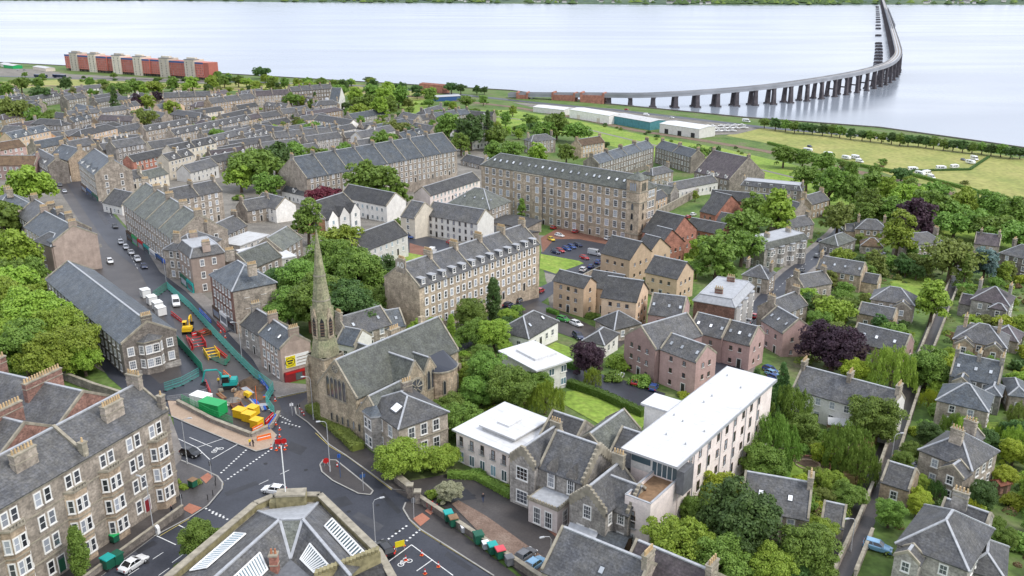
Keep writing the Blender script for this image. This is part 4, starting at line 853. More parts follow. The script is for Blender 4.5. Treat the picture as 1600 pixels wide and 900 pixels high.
T_((82,380),(152,367),26,10,wall='harl_brown',roof='slate_blue',kind='gy',pitch=.62,win='l',label='blank brown harled gable with patched render beside the main street')
H_((53,377),(80,386),7,9,'harl_brown','slate',kind='hip',ch=(),win='f',cols={'f':1})
E10,k10,g10,rz10,L10,D10=house((190,538),(275,517),(114,428),8,'stone_dark','slate_blue',kind='gy',pitch=.62,win='l',ch=(0,),label='long two-storey stone hall with blue slate roof and bay-windowed gable',name='stone_hall',cat='building',npot=6)
H_((386,330),(428,322),9,5,'stone','slate'); H_((440,298),(477,306),8,4.5,'white_wall','slate',dorm=1,ch=())
H_((396,318),(431,327),(462,320),6,'white_wall','slate',ch=(),label='white gabled cottage row right of the big stone tenements')
T_((300,395),(345,375),10,9,wall='stone',roof='slate',kind='hip')
H_((392,420),(440,400),10,7,'stone','slate_green',ch=(),base='stone workshop with mossy slate roof'); H_((440,392),(472,372),10,6,'stone','slate_green',ch=())
# --- middle
T_((479,279),(714,235),(456,265),12,wall='stone',roof='slate_blue',party=8,cmat='stone_grey',label='long stepped stone tenement terrace above the purple-leaved tree',ch=(0,))
E3,k3,g3,rz3,L3,D3=H_((508,343),(560,325),(492,326),6.6,'white_wall','slate_dark',ch=(),style='modern',label='white townhouses with three front gables and tan end wall')
house((530,307),(604,322),(625,312),7.5,'white_wall','slate_dark',ch=(),label='white flats with tan gable end behind the three-gabled townhouses',cat='house',style='modern')
H_((568,393),(637,366),11,6,'white_wall','slate_dark',ch=(),style='modern',ww=.9,label='long dark-roofed white flats beside the small square lawns')
H_((626,338),(648,342),(664,328),8,'cream','slate',ch=(),label='cream gabled wing at the left end of the white flats')
E5,k5,g5,rz5,L5,D5=H_((664,336),(746,350),11,8,'white_wall','slate',ch=(),style='mdark',ww=.9,label='white rendered three-storey flats facing the car park')
H_((700,318),(765,328),16,8.5,'stone','slate_green',kind='hip',ch=(),sky=5,label='stone block with hipped roof and skylights behind the white flats')
H_((672,306),(750,281),9,5.5,'pink_pale','slate_dark',ch=(),style='modern',label='row of pink and cream houses left of the mill')
E2t,k2t,g2t,rz2t,L2t,D2t=T_((655,449),(843,381),(622,426),12.5,wall='mill_stone',roof='slate',style='surround',party=5,dorm=13,dk='flat',label='four-storey tenement terrace with white window surrounds in the centre',cols={'f':20},rows=4,ww=.95,wh=1.75,npot=6)
# the mill
E6,k6,g6,rz6,L6,D6=house((752,258),(1001,300),12,21,'mill_stone','slate_green',rise=5.2,ch=(),win='fr',cols={'f':20,'r':4},rows=5,style='grid',ww=1.7,wh=2.6,skew=False,doors=(6,2,'door_dark'),label='huge five-storey stone mill with mossy roof and corner tower',name='stone_mill',cat='mill',trim=(20.6,18.6,3.9),kind='hip')
skylights(E6,k6,22,w=1.1,l=1.5)
# tan brown houses
for a,bb,c,h,dk in [((939,395),(984,406),(996,388),7.5,'left of the red brick houses'),((990,392),(1012,398),(1045,386),7.5,'beside the mill car park'),((1009,425),(1058,436),(1072,420),7,'nearest the small lawn'),((865,438),(912,450),(927,440),8.5,'at the corner by the parked cars'),((918,447),(965,455),(980,440),7.5,'in the middle of the tan group'),((940,464),(994,472),(1011,452),9,'nearest the pink houses')]:
    house(a,bb,c,h,'tan','slate_dark',ch=(),style='mdark',ww=.9,wh=1.1,skew=False,cols={'f':3},win='fr',label='tan modern house with dark roof '+dk,name='modern_house')
# red brick houses
for a,bb,c,h,t in [((1004,362),(1046,372),(1062,352),7,'nearest the mill tower'),((1004,385),(1026,391),(1060,375),7,'with gable towards the car park'),((1072,356),(1125,366),9,6,'with long low roof'),((1094,330),(1118,336),(1148,322),7,'with stepped gables below the stone villas'),((1120,345),(1148,350),8,6,'in the row under the trees'),((1110,310),(1200,318),9,5.5,'with long dark roof behind')]:
    house(a,bb,c,h,'brick_red','slate_dark',ch=(),style='mdark',ww=.9,wh=1.2,skew=False,win='fr',label='red brick house '+t,name='brick_house')
# pink houses
for a,bb,c,h,kd,t in [((1012,490),(1066,497),(1090,478),6.5,'gx','with long roof farthest left'),((976,524),(1024,546),15,8.5,'gy','with tall blank gable'),((1032,545),(1088,566),(1108,548),8.5,'gx','with dormers in front of the white block'),((1076,516),(1128,529),9,6.5,'gx','beside the long street'),((1128,529),(1172,540),9,6.5,'gx','at the end of the pink row'),((1190,500),(1224,521),(1258,508),7,'gx','left of the purple tree'),((1328,532),(1412,552),9,6,'gx','right of the purple tree')]:
    house(a,bb,c,h,'pink','slate',kind=kd,ch=(),style='mdark',ww=.85,wh=1.1,skew=True,win='fr',sky=3,label='pink rendered house '+t,name='pink_house')
# cottages in the middle
H_((826,530),(872,503),9,3.6,'white_wall','slate_dark',kind='hip',ch=(),sky=2,label='white hipped bungalow with skylights right of the church trees')
H_((911,533),(944,540),(966,522),3.2,'white_wall','slate_dark',kind='hip',ch=(),label='small white hipped cottage beside the dark purple-brown tree')
H_((960,516),(1000,506),8,3.2,'stone','slate_dark',kind='hip',ch=(),base='low slate-roofed garage block')
E13,k13,g13,rz13,L13,D13=H_((1084,470),(1148,481),(1184,450),7,'rubble_red','lead',kind='mansard',rise=2.0,ch=(.2,.8),label='villa with lead-grey roof and red rubble side wall by the long street',win='r',bays=0)
H_((1160,430),(1200,437),8,5,'stone','slate',kind='hip')
# crescent and villas behind the mill
T_((935,256),(1022,230),10,10,wall='stone_dark',roof='slate_blue',party=4); T_((1024,230),(1080,246),10,10,wall='stone_dark',roof='slate_blue',party=2)
H_((908,228),(945,222),9,8,'stone_warm','tile_brown'); H_((1020,275),(1052,268),8,6,'stone','slate',kind='hip'); H_((1020,315),(1043,306),7,5,'tan','slate',ch=())
H_((1085,268),(1140,281),(1152,262),7.5,'stone_dark','slate_purple',dorm=4,ch=(0,1),label='dark stone villa with four white dormers behind the red brick houses')
H_((1048,298),(1122,284),8,4.5,'white_wall','slate'); H_((1012,298),(1048,304),8,5,'stone_grey','slate_green')
H_((1158,290),(1252,299),10,8,'stone','slate',kind='mansard',dorm=5,dk='flat',ch=(0,1))
H_((1236,338),(1268,332),9,7,'stone','slate',kind='gy'); H_((1268,320),(1296,312),9,7,'stone_warm','slate')
H_((1195,390),(1262,373),11,7.5,'stone_grey','slate_green',kind='mansard',rise=2.2,bays=4,ch=(.3,.8)); H_((1224,358),(1272,350),8,6,'stone','slate')
H_((1337,358),(1388,361),9,6,'stone_warm','slate',kind='hip',ch=(.1,.9),wings=[(-.3,0,2,8,4.5,'gx')]); H_((1345,384),(1380,387),7,3.2,'stone','tile_brown',kind='hip',ch=(),label='small pyramid-roofed cottage in front of the hipped villa'); H_((1309,385),(1337,375),8,4,'stone_grey','slate_green',kind='hip',ch=())
H_((1420,384),(1474,379),9,6,'stone','slate',kind='hip'); H_((1275,419),(1345,431),9,6,'stone_warm','slate',sky=4,ch=(0,),wings=[(1.0,1.35,2,8,3.5,'gx')],label='stone villa with four skylights beside the long street')
H_((1255,450),(1300,442),8,4.5,'stone','slate'); H_((1522,380),(1562,385),9,7,'stone','slate_purple',ch=(.2,.9)); H_((1562,396),(1614,408),10,8,'stone_dark','slate',kind='hip',ch=(.2,.9))
H_((1361,468),(1428,478),9,6.5,'stone','slate',kind='hip',ch=(),wings=[(.55,.95,-3,.0,6,'gy')],label='square hipped stone villa left of the tall light green tree'); H_((1340,488),(1396,499),6,4.5,'stone_warm','slate',ch=())
H_((1222,492),(1262,476),8,6,'stone','slate',kind='gx'); 
E7,k7,g7,rz7,L7,D7=H_((1238,607),(1392,650),9.5,6,'white_wall','slate',ch=(0,.5,1),label='long white cottage terrace with slate roof behind the weeping trees',cmat='stone')
H_((1518,468),(1577,479),10,6.5,'stone_grey','slate_purple',kind='hip',ch=(.1,.9),wings=[(.55,.98,-3.5,0,6,'hip'),(-.35,0,2,8,4,'gx')]); H_((1490,530),(1572,545),10,6,'stone_warm','slate',kind='hip',ch=(.15,.8),wings=[(.05,.4,-2.5,0,5.6,'gy'),(.62,.95,-2.5,0,5.6,'gy'),(.2,.8,10,15,5,'gx')],dorm=0)
H_((1484,586),(1560,602),10,6,'stone_grey','slate_blue',ch=(0,.5,1),wings=[(.1,.45,-3,.5,5.6,'gy'),(.75,1.1,-4,2,5,'hip')],sky=3); H_((1464,626),(1543,644),9,5.5,'stone','slate_blue',kind='hip',ch=(),label='stone villa with pale blue hipped roof and quoined corners')
H_((1577,618),(1608,622),9,4,'stone','slate_blue',kind='hip',ch=()); H_((1545,525),(1590,535),8,3.5,'stone','slate_purple',kind='hip',ch=())
H_((1437,704),(1518,736),10.5,6,'stone','slate',kind='hip',ch=(.3,.8),wings=[(.55,1.0,-3.2,0,5.6,'gy'),(.1,.5,10.5,16,5.2,'gy')],label='stone villa with lead flat on its hipped roof right of the lane'); H_((1376,752),(1421,766),6.5,3.6,'stone_warm','slate',ch=(),label='small stone outbuilding with slate roof beside the lane',name='outbuilding',cat='outbuilding')
H_((1402,850),(1512,892),13,6,'stone_grey','slate',kind='hip',ch=(.9,),wings=[(.05,.4,-2.5,0,5.6,'gy'),(.2,.9,13,18,5.2,'gx')],label='grey villa with large hipped roof in the bottom right corner'); H_((1505,890),(1570,908),9,3.5,'stone_grey','slate_dark',kind='hip',ch=())
H_((1156,792),(1264,812),9.5,6,'stone','slate',ch=(1,),wings=[(.3,.6,-3.2,.5,5.8,'gy')],sky=2,label='stone villa with front gable behind the dark green tree'); H_((1282,818),(1318,826),6,3,'stone','slate',ch=(),kind='gx')
H_((1350,700),(1385,690),6,3,'stone','slate',kind='hip',ch=()) if False else None
# --- far town
far=[ # A, B, depth, h, wall, roof, extra
 ((0,206),(46,208),9,6,'brick_orange','slate',{}),((48,214),(72,218),8,6,'brick_orange','slate',{}),((76,216),(104,213),8,6,'brick_orange','slate',{}),((106,214),(133,208),8,6,'brick_orange','slate',{}),
 ((80,183),(114,188),9,5,'tan','slate_dark',{}),((115,187),(150,180),9,5,'tan','slate',{}),((155,193),(200,186),9,5,'tan','slate_dark',{}),
 ((5,162),(58,166),9,6,'stone','slate',{}),((112,170),(150,176),9,6,'stone_grey','slate_blue',{}),((92,150),(130,155),8,6,'stone','slate',{}),((120,140),(160,137),8,6,'white_wall','slate',{}),((150,156),(190,150),9,6,'stone_grey','slate',{}),
 ((165,212),(225,200),9,5,'stone','slate',{}),((170,222),(222,213),8,6,'white_wall','membrane',{'kind':'flat'}),((228,205),(300,192),8,7,'stone','slate',{'dorm':5}),((272,211),(392,186),8,8,'stone','slate',{'dorm':9}),
 ((330,222),(400,205),8,7,'stone','slate',{'dorm':4}),((360,230),(430,220),8,8,'stone_grey','slate',{}),((430,216),(520,208),9,9,'stone','slate',{'party':4}),((410,232),(470,225),8,6,'stone','slate',{}),
 ((255,153),(330,150),10,11,'stone','slate',{'party':3}),((330,162),(400,153),10,12,'stone_warm','slate',{'party':3}),((400,150),(453,147),10,12,'stone','slate_purple',{'party':2}),((455,143),(520,138),10,11,'stone_dark','slate',{'party':4,'pot':'pot_red'}),
 ((493,166),(531,163),9,9,'stone','slate',{'kind':'hip'}),((530,158),(539,152),9,9,'white_wall','slate_blue',{'kind':'gy'}),((490,187),(545,196),9,8,'white_wall','slate',{}),((400,186),(440,180),9,5,'stone','slate',{}),((442,178),(485,172),9,5,'stone','slate',{}),
 ((540,198),(572,203),8,5,'white_wall','slate_dark',{}),((568,200),(600,196),8,6,'stone','slate',{}),((550,186),(610,176),9,6,'stone_grey','slate_blue',{}),((622,182),(660,190),9,6,'stone','slate',{}),((660,188),(704,182),9,7,'cream','slate',{}),((640,200),(672,206),9,6,'stone','slate',{}),
 ((300,180),(350,172),8,6,'cream','slate_dark',{}),((350,186),(395,176),8,6,'stone','slate_dark',{}),((410,198),(455,190),8,5,'stone','slate_dark',{}),((455,205),(486,200),8,5,'stone','slate',{}),((215,178),(252,185),9,9,'stone','slate',{}),((160,235),(205,228),8,8,'stone_dark','slate',{}),
 ((0,235),(40,228),9,9,'pink','tile_brown',{}),((60,232),(110,222),9,7,'stone','slate_blue',{}),((110,232),(150,225),9,7,'stone_dark','slate',{}),((236,232),(290,224),9,5,'cream','slate',{}),((268,246),(320,232),8,5,'stone','slate_dark',{}),
 ((660,228),(700,222),8,5,'brick_red','tile_brown',{}),((700,215),(735,210),8,5,'stone','slate',{}),((540,216),(590,210),8,7,'stone','slate',{}),((830,222),(868,218),9,8,'stone','slate',{'kind':'hip'}),((720,250),(752,258),8,3,'stone','slate_dark',{}),
 ((40,192),(78,198),8,6,'stone_dark','slate',{}),((10,180),(48,184),8,6,'stone','slate_purple',{}),((445,240),(500,232),8,7,'stone','slate',{}),((480,222),(535,214),8,8,'stone_grey','slate',{}),((560,228),(610,222),8,7,'stone','slate',{}),((300,205),(330,199),7,6,'stone','slate',{}),
]
for a,bb,d,h,wl,rf,x in far:
    x=dict(x); kd=x.pop('kind','gx'); house(a,bb,d,h,wl,rf,kind=kd,ch=(0,1) if wl.startswith('stone') else (),name='town_house' if h<9 else 'tenement_block',cat='house' if h<9 else 'tenement',base=f"far {WN[wl]} {'tenement' if h>=9 else 'house'} with {RN[rf]} roof",group='houses of the far town',**x)

# roofs crowded behind the church
H_((523,513),(603,486),11,4,'brick_red','tile_brown',ch=(),label='low hall with broad brown tiled roof behind the spire',kind='hip')
H_((545,526),(612,506),9,5,'stone','slate',sky=2,ch=(0,),label='slate-roofed house squeezed between the church and the brown hall'); H_((588,516),(634,508),8,4.5,'stone','slate_blue',sky=2,ch=()); H_((524,535),(554,541),7,4,'white_wall','slate_blue',ch=())
H_((352,368),(386,352),9,6,'stone','slate',ch=(1,)); H_((375,385),(420,368),9,5,'white_wall','membrane_grey',kind='flat',ch=())
# fill the far town with more terraces
def inpoly0(x,y,pg):
    c=False; j=len(pg)-1
    for i in range(len(pg)):
        a,b_=pg[i],pg[j]
        if (a[1]>y)!=(b_[1]>y) and x<(b_[0]-a[0])*(y-a[1])/(b_[1]-a[1])+a[0]: c=not c
        j=i
    return c
rf_=random.Random(77); added=0
for t_ in range(900):
    px,py=rf_.uniform(-10,720),rf_.uniform(146,252)
    if py>250-.05*px and px>380: continue
    if py>235 and px<150: continue
    if 340<px<480 and py>238: continue
    if px>560 and py<178: continue
    lpx=rf_.uniform(28,62)*(.6+.4*(py-146)/100+.2); sl_=rf_.uniform(-.28,-.1) if rf_.random()<.8 else rf_.uniform(.05,.18); h_=rf_.choice([5.5,6,6.5,7,9,10])
    g,rz,Ln,_=frame((px,py),(px+lpx,py+lpx*sl_),h_)
    if not 9<Ln<40: continue
    q=[w2(g,rz,-2+(Ln+4)*i/5,-3+j*4.5) for i in range(6) for j in range(4)]
    if any(inpoly0(v.x,v.y,f) for v in q for f in FOOT) or any(inpoly0(c[0],c[1],[w2(g,rz,-2,-3),w2(g,rz,Ln+2,-3),w2(g,rz,Ln+2,11),w2(g,rz,-2,11)]) for f in FOOT for c in f): continue
    wl=rf_.choice(['stone','stone','stone_grey','stone_dark','stone_warm','cream','white_wall','tan']); rr=rf_.choice(['slate','slate','slate_blue','slate_dark','slate_purple']); kd=rf_.choice(['gx','gx','gx','hip'])
    house((px,py),(px+lpx,py+lpx*sl_),rf_.uniform(7,9),h_,wl,rr,kind=kd,ch=(0,1) if wl.startswith('stone') else (.5,),dorm=rf_.choice([0,0,2,4]) if kd=='gx' else 0,party=rf_.choice([0,2,3]) if Ln>16 and kd=='gx' else 0,name='town_house',cat='house',base=f"{'hipped ' if kd=='hip' else ''}{WN[wl]} terrace with {RN[rr]} roof",group='houses of the far town')
    added+=1
    if added>=70: break

MB().box(L12+.002,.1,-4,L12+.09,D12-.1,11.3,'stone').build('side_wall',E12)
MB().box(L13+.002,.1,-4,L13+.09,D13-.1,6.9,'stone_grey').build('side_wall',E13)
for i in range(3):
    y=D13*(i+.5)/3; b=MB(); b.prism([(L13+.08,y-1.3),(L13+1.0,y-.8),(L13+1.0,y+.8),(L13+.08,y+1.3)],-4,6.6,'window_surround'); b.prism([(L13+.08,y-1.4),(L13+1.1,y-.85),(L13+1.1,y+.85),(L13+.08,y+1.4)],6.6,6.9,'lead'); bo=b.build('bay',E13)
    for z in(.8,4.0): put_window(bo,L13+1.0,y,z,PI/2,1.1,1.7,'sash',True)

b=MB(); zc=k2t['rz']+.1; yc=D2t/2          # big white painted letters on the left chimney gable
def stroke(y0,z0,y1,z1,w_=.2):
    d=Vector((y1-y0,z1-z0)).normalized(); n_=Vector((-d.y,d.x))*w_/2; b.add([(-.09,y0-n_.x,z0-n_.y),(-.09,y1-n_.x,z1-n_.y),(-.09,y1+n_.x,z1+n_.y),(-.09,y0+n_.x,z0+n_.y)],[(0,1,2,3)],'white_paint')
stroke(yc+1.25,zc-.9,yc+.8,zc+.5); stroke(yc+.8,zc+.5,yc+.35,zc-.9); stroke(yc+1.05,zc-.4,yc+.55,zc-.4)
for i in range(12): stroke(yc-.55+.5*math.cos(2*PI*i/12),zc-.2+.68*math.sin(2*PI*i/12),yc-.55+.5*math.cos(2*PI*(i+1)/12),zc-.2+.68*math.sin(2*PI*(i+1)/12),.22)
b.build('painted_letters',E2t); MB().box(-.08,yc-1.6,k2t['rz']-2.2,-.002,yc+1.8,k2t['rz']+1.2,'stone').build('chimney_breast',E2t)
# ------------------------------------------------------------ landmark buildings
def loc(g,rz,P):   # world point -> local xy of a building frame
    d=P.to_2d()-Vector((g.x,g.y)); return Vector((d.x*math.cos(rz)+d.y*math.sin(rz),-d.x*math.sin(rz)+d.y*math.cos(rz)))
# --- left corner tenement (bays, L plan, red rubble rear walls)
h=15.0; g,rz,Ln,_=frame((-110,857),(262,640),h)
E=empty('corner_tenement',g,rz,'long four-storey corner tenement with canted bays and rows of chimney pots','tenement'); D=11.5
foot(g,rz,0,Ln,-1.2,45); foot(g,rz,Ln*.3,Ln,0,40)
k=block(E,0,Ln,0,D,h,'stone','slate','gx',.62,trim=(h-.5,h*.75-.35,h*.5-.35,h*.25-.2))
kw=block(E,Ln-11,Ln,D,D+38,h,'rubble_red','slate','gy',.62,wname='rear_wall'); k2=block(E,Ln-22,Ln-11.02,D,D+36,h-.3,'rubble_red','slate','gy',.62,wname='rear_wall'); k3=block(E,0,Ln-22.02,D,D+9,h-1.5,'rubble_red','slate','gx',.62,wname='rear_wall')
def up(px,py): return loc(g,rz,PZ(px,py,g.z+h)).x
bayx=[up(10,787),up(107,728),up(162,697),up(240,653)]; flatx=[up(58,755),up(205,673)]; d=bayx[1]-bayx[0]; bayx=[bayx[0]-(bayx[2]-bayx[0])+d-.0]+bayx
for u in bayx:
    b=MB(); b.prism([(u-1.9,0),(u-1.1,-1.15),(u+1.1,-1.15),(u+1.9,0)],-3,h-3.5,'stone_warm'); b.prism([(u-2.05,0),(u-1.2,-1.3),(u+1.2,-1.3),(u+2.05,0)],h-3.5,h-3.2,'cope')
    for z in(3.6,7.2,): b.prism([(u-1.98,0),(u-1.16,-1.23),(u+1.16,-1.23),(u+1.98,0)],z,z+.2,'cope')
    for s in(-1,1):
        for i in range(5): q=s*(1.1); b.box(u-1.05+i*.5,-1.2,h-3.2,u-.95+i*.5,-1.1,h-2.75,'cope')
    b.box(u-1.15,-1.22,h-2.75,u+1.15,-1.08,h-2.62,'cope'); bo=b.build('bay',E)
    for r in range(3):
        z=r*3.7+.8; 
        for s in(-1,1):
            put_window(bo,u+s*.55,-1.15,z,0,.85,2.1,'sash',True); put_window(bo,u+s*1.5,-.58,z,s*R(55),.75,2.1,'sash',True)
    for s in(-1,1): put_window(E,u+s*.75,0,11.9,0,1.0,2.0,'sash',True)
for u in flatx+[flatx[0]-(flatx[1]-flatx[0])]:
    for s in(-.8,.8):
        for z in(4.5,8.2,11.9): put_window(E,u+s,0,z,0,1.0,2.1,'sash',True)
    door(E,u+.9,0,.1,0,1.1,2.6,random.choice(['door_red','door_green'])); put_window(E,u-.8,0,.8,0,1.0,2.1,'sash',True)
for (px,py,n) in((30,715,7),(190,645,8),(120,690,0)):   # big wall-head stacks on the ridge
    q=loc(g,rz,PZ(px,py,g.z+h+3)); 
    if n: chimney(E,q.x,3.0,k['h']+3.0*.62,3.6,1.1,2.4,'stone',n,'pot_buff',3)
um=up(130,712)
for x in(um,um-(Ln-um)): 
    b=MB(); b.beam((x,-.1,h+.5),(x,D/2,k['rz']+.5),.5,.6,'cope'); b.beam((x,D+.1,h+.5),(x,D/2,k['rz']+.5),.5,.6,'cope'); b.build('party_wall_coping',k['roof'])
chimney(E,um,.5,h,.9,.9,2.2,'cope',1,base=2)
for yy in(D+9,D+22,D+36): chimney(E,Ln-5.5,yy,kw['rz']-.6,7.0,.9,1.8,'rubble_red',14,'pot_buff',4); chimney(E,Ln-16.5,yy-4,kw['rz']-.8,7.0,.9,1.8,'rubble_red',14,'pot_buff',4)
for x in(Ln-.5,): chimney(E,x,.6,h,.9,.9,2.6,'stone',1,base=2); chimney(E,x,D*.5,k['rz'],.9,2.6,1.8,'stone',5)
for x,y in((Ln*.5,D+6),(Ln*.5,D+10)): pass
kk=block(E,um-9,um-2,D+9.02,D+17,h-1,'rubble_red','slate','gy',.6,wname='rear_wing_wall'); chimney(E,um-5.5,D+16.5,kk['rz']-.5,6,.9,1.6,'rubble_red',10,'pot_buff',4)
fenestrate(E,dict(x0=Ln-22,x1=Ln,y0=D+10,y1=D+36,h=14),'l',6,4,near=True)
kk=block(E,um-28,um-21,D+9.02,D+17,h-1,'rubble_red','slate','gy',.6,wname='rear_wing_wall'); chimney(E,um-24.5,D+16.5,kk['rz']-.5,6,.9,1.6,'rubble_red',10,'pot_buff',4)
# front garden wall and area
gw=MB(); gw.box(0,-4.6,-1,Ln-4,-4.25,.6,'stone_dark'); gw.box(0,-4.65,.6,Ln-4,-4.2,.72,'cope'); o=gw.build('garden_wall'); o.location=g; o.rotation_euler=(0,0,rz); tag(o,'low stone garden wall in front of the corner tenement','wall')
# --- glass-roofed school at the bottom edge
z0=terr(-30,85); zp=z0+8.5; zr=z0+12; zi=z0+9
E=empty('stone_school',(0,0,0),0,'grey stone school with striped glass roof lights and mossy parapet at bottom edge','school')
op=[PZ(*p,zp) for p in((225,945),(400,796),(428,784),(480,782),(500,782),(592,872),(640,960),(560,1080),(250,1080))]
b=MB(); b.prism([(p.x,p.y) for p in op],z0-4,zp,'stone_grey'); b.build('wall',E)
cen=sum(op,Vector())/len(op); ip=[p+(cen-p).normalized()*1.0 for p in op]
for i in range(6):
    b=MB(); b.beam(op[i]+Vector((0,0,1.0)),op[i+1]+Vector((0,0,1.0)),.8,1.2,'moss_stone'); b.beam(op[i]+Vector((0,0,1.18)),op[i+1]+Vector((0,0,1.18)),1.05,.18,'cope'); b.build('parapet',E)
a,c=PZ(432,772,zp+2.0),PZ(478,770,zp+2.0); b=MB(); b.beam(a,c,1.6,2.6,'moss_stone'); b.beam(a+Vector((0,0,.3)),c+Vector((0,0,.3)),1.9,.3,'cope'); b.beam(a+(a-c)*.25-Vector((0,0,1)),a-Vector((0,0,1)),1.2,1.4,'moss_stone'); b.beam(c,c+(c-a)*.25,1.2,1.4,'moss_stone') if False else None; b.build('pediment',E)
RLp,RRp=PZ(437,812,zr),PZ(473,811,zr); RL0,RR0=PZ(325,912,zr),PZ(548,900,zr); V=PZ(454,874,zi); IL=PZ(370,960,zi); IR=PZ(490,905,zi)
fl=[ip[0]+Vector((0,0,.3)),ip[1]+Vector((0,0,.3)),ip[4]+Vector((0,0,.3)),ip[5]+Vector((0,0,.3))]
quads=dict(lo=(fl[0],fl[1],RLp,RL0),fr=(fl[1],fl[2],RRp,RLp),ro=(fl[2],fl[3],RR0,RRp),li=(RL0,RLp,V,IL),ri=(RRp,RR0,IR,V))
for kq,q in quads.items(): MB().add(q,[(0,1,2,3)],'slate' if kq!='fr' else 'lead').build('roof',E)
MB().add((RLp,RRp,V),[(0,1,2)],'slate_green').build('roof',E)
MB().add((IL,V,IR,PZ(480,1050,zi),PZ(380,1050,zi)),[(0,1,2,3,4)],'lead_dark').build('roof_flat',E)
def bil(q,u,v): return q[0]*(1-u)*(1-v)+q[1]*u*(1-v)+q[2]*u*v+q[3]*(1-u)*v
def roof_light(q,u0,u1,v0,v1,n):
    nn=(q[1]-q[0]).cross(q[3]-q[0]).normalized(); nn=nn if nn.z>0 else -nn
    b=MB(); c=[bil(q,u,v)+nn*.12 for u,v in((u0,v0),(u1,v0),(u1,v1),(u0,v1))]; b.add(c,[(0,1,2,3)],'glass_blue')
    for i in range(n+1):
        u=u0+(u1-u0)*i/n; b.tube([bil(q,u,v0)+nn*.16,bil(q,u,v1)+nn*.16],.13,'white_paint',4)
    b.tube([c[0]+nn*.05,c[1]+nn*.05],.14,'white_paint',4); b.tube([c[3]+nn*.05,c[2]+nn*.05],.14,'white_paint',4); b.build('roof_light',E)
roof_light(quads['lo'],.28,.72,.12,.5,16); roof_light(quads['ro'],.3,.92,.1,.55,15); roof_light(quads['li'],.1,.62,.3,.75,14); roof_light(quads['ri'],.3,.85,.3,.8,12)
b=MB()
for p,q in((RLp,RL0),(RRp,RR0),(RLp,RRp),(RLp,V),(RRp,V),(fl[1],RLp),(fl[2],RRp)): b.beam(p+Vector((0,0,.16)),q+Vector((0,0,.16)),.4,.22,'lead')
b.build('ridge_cap',E)
p=PZ(430,893,zi); chimney(E,p.x,p.y,zi,1.0,1.0,2.6,'brick_red',2,'pot_red',2)
a,c=PZ(492,898,z0+11.5),PZ(592,860,z0+11.5); b=MB(); b.beam(a,c,.9,9,'moss_stone')
for i in range(17): q=a+(c-a)*(i+.5)/17; b.box(q.x-.2,q.y-.45,q.z,q.x+.2,q.y+.45,q.z+.45,'moss_stone')
b.build('gable_wall',E); MB().add((PZ(505,906,z0+9.5),PZ(592,874,z0+10),PZ(640,945,z0+8),PZ(520,990,z0+8)),[(0,1,2,3)],'slate_dark').build('roof',E)
FOOT.append([p.to_2d() for p in op])
b=MB(); p=PZ(450,790,zp); q0=PZ(446,768,zp+2.3); b.tube([q0,q0+Vector((0,0,7.5))],.09,'white_paint',6); tag(b.build('flagpole'),'white flagpole standing on the school pediment','flagpole')
# --- slate roofs cut by the bottom edge
house((846,890),(985,952),10,6.5,'stone','slate',ch=(1,),sky=1,label='stone house with plain slate roof cut by the bottom edge',npot=7,pitch=.8)
house((962,912),(1085,968),10,6.5,'stone','slate_purple',ch=(1,),label='house with purple slate roof cut by the bottom edge',pitch=.8)
# --- crow-stepped stone house
def crow(E,x0,x1,y,h,rz_,axis='y',n=6,t=.5,parent=None):
    b=MB(); m=(x0+x1)/2
    for i in range(n):
        f0=i/n; zt=h+(rz_-h)*(i+1)/n+.35; zb=h+(rz_-h)*i/n-.9; w=(x1-x0)/2/n
        for s in(0,1):
            xa=x0+f0*(m-x0) if s==0 else x1-f0*(x1-m)-w
            if axis=='y': b.box(xa,y-t/2,zb,xa+w,y+t/2,zt,'cope')
            else: b.box(y-t/2,xa,zb,y+t/2,xa+w,zt,'cope')
    return b.build('crow_steps',E)
h=8.0; g,rz,Ln,_=frame((842,729),(910,755),h)
E=empty('crow_stepped_house',g,rz,'grey stone villa with crow-stepped gables and crenellated porch beside the white block','house')
k=block(E,0,Ln,0,9.5,h,'stone_grey','slate','gx',.95,trim=(4.2,)); crow(E,0,9.5,Ln,h,k['rz'],'x',8)
kl=block(E,-5,0,-1.2,9,h+.6,'stone_grey','slate','gy',.95); crow(E,-5,0,-1.0,h+.6,kl['rz'],'y',5)
kr=block(E,Ln,Ln+6.5,-3.6,6,h-1,'stone_grey','slate','gy',.95); crow(E,Ln,Ln+6.5,-3.4,h-1,kr['rz'],'y',7)
kr2=block(E,Ln+3.5,Ln+9.0,-1.2,5.8,h-1.6,'stone_grey','slate','gx',.9,skew=False); crow(E,-1.2,5.8,Ln+8.8,h-1.6,kr2['rz'],'x',7)
kb=block(E,0,7,9.5,21,h,'stone_grey','slate_green','gy',.8); kb2=block(E,7,13,9.5,19,h-.5,'stone_grey','slate','gx',.8); kb3=block(E,-7,0,10,18,h-1,'stone_grey','slate_dark','gx',.8)
for x,y in((Ln*.85,4.75),(-2.5,8.5),(Ln+3.2,5.5)): chimney(E,x,y,kr['rz']-.3,2.0,.8,2.0,'cope',4)
b=MB(); b.box(1,-4.2,-2,6.6,-.003,4.4,'pink_pale'); b.box(.8,-4.4,4.4,6.8,-.003,4.7,'cope'); b.box(1.2,-4.0,4.7,6.4,-.1,4.82,'lead')
for i in range(11):
    x=.8+i*.57; b.box(x,-4.4,4.7,x+.3,-4.1,5.05,'cope'); 
for i in range(7): b.box(6.5,-4.3+i*.58,4.7,6.8,-4.0+i*.58,5.05,'cope')
po=b.build('porch',E)
for x in(2.7,4.9): put_window(po,x,-4.2,.6,0,1.3,2.9,'grid',True)
put_window(po,6.6,-2,.6,PI/2,1.3,2.9,'grid',True)
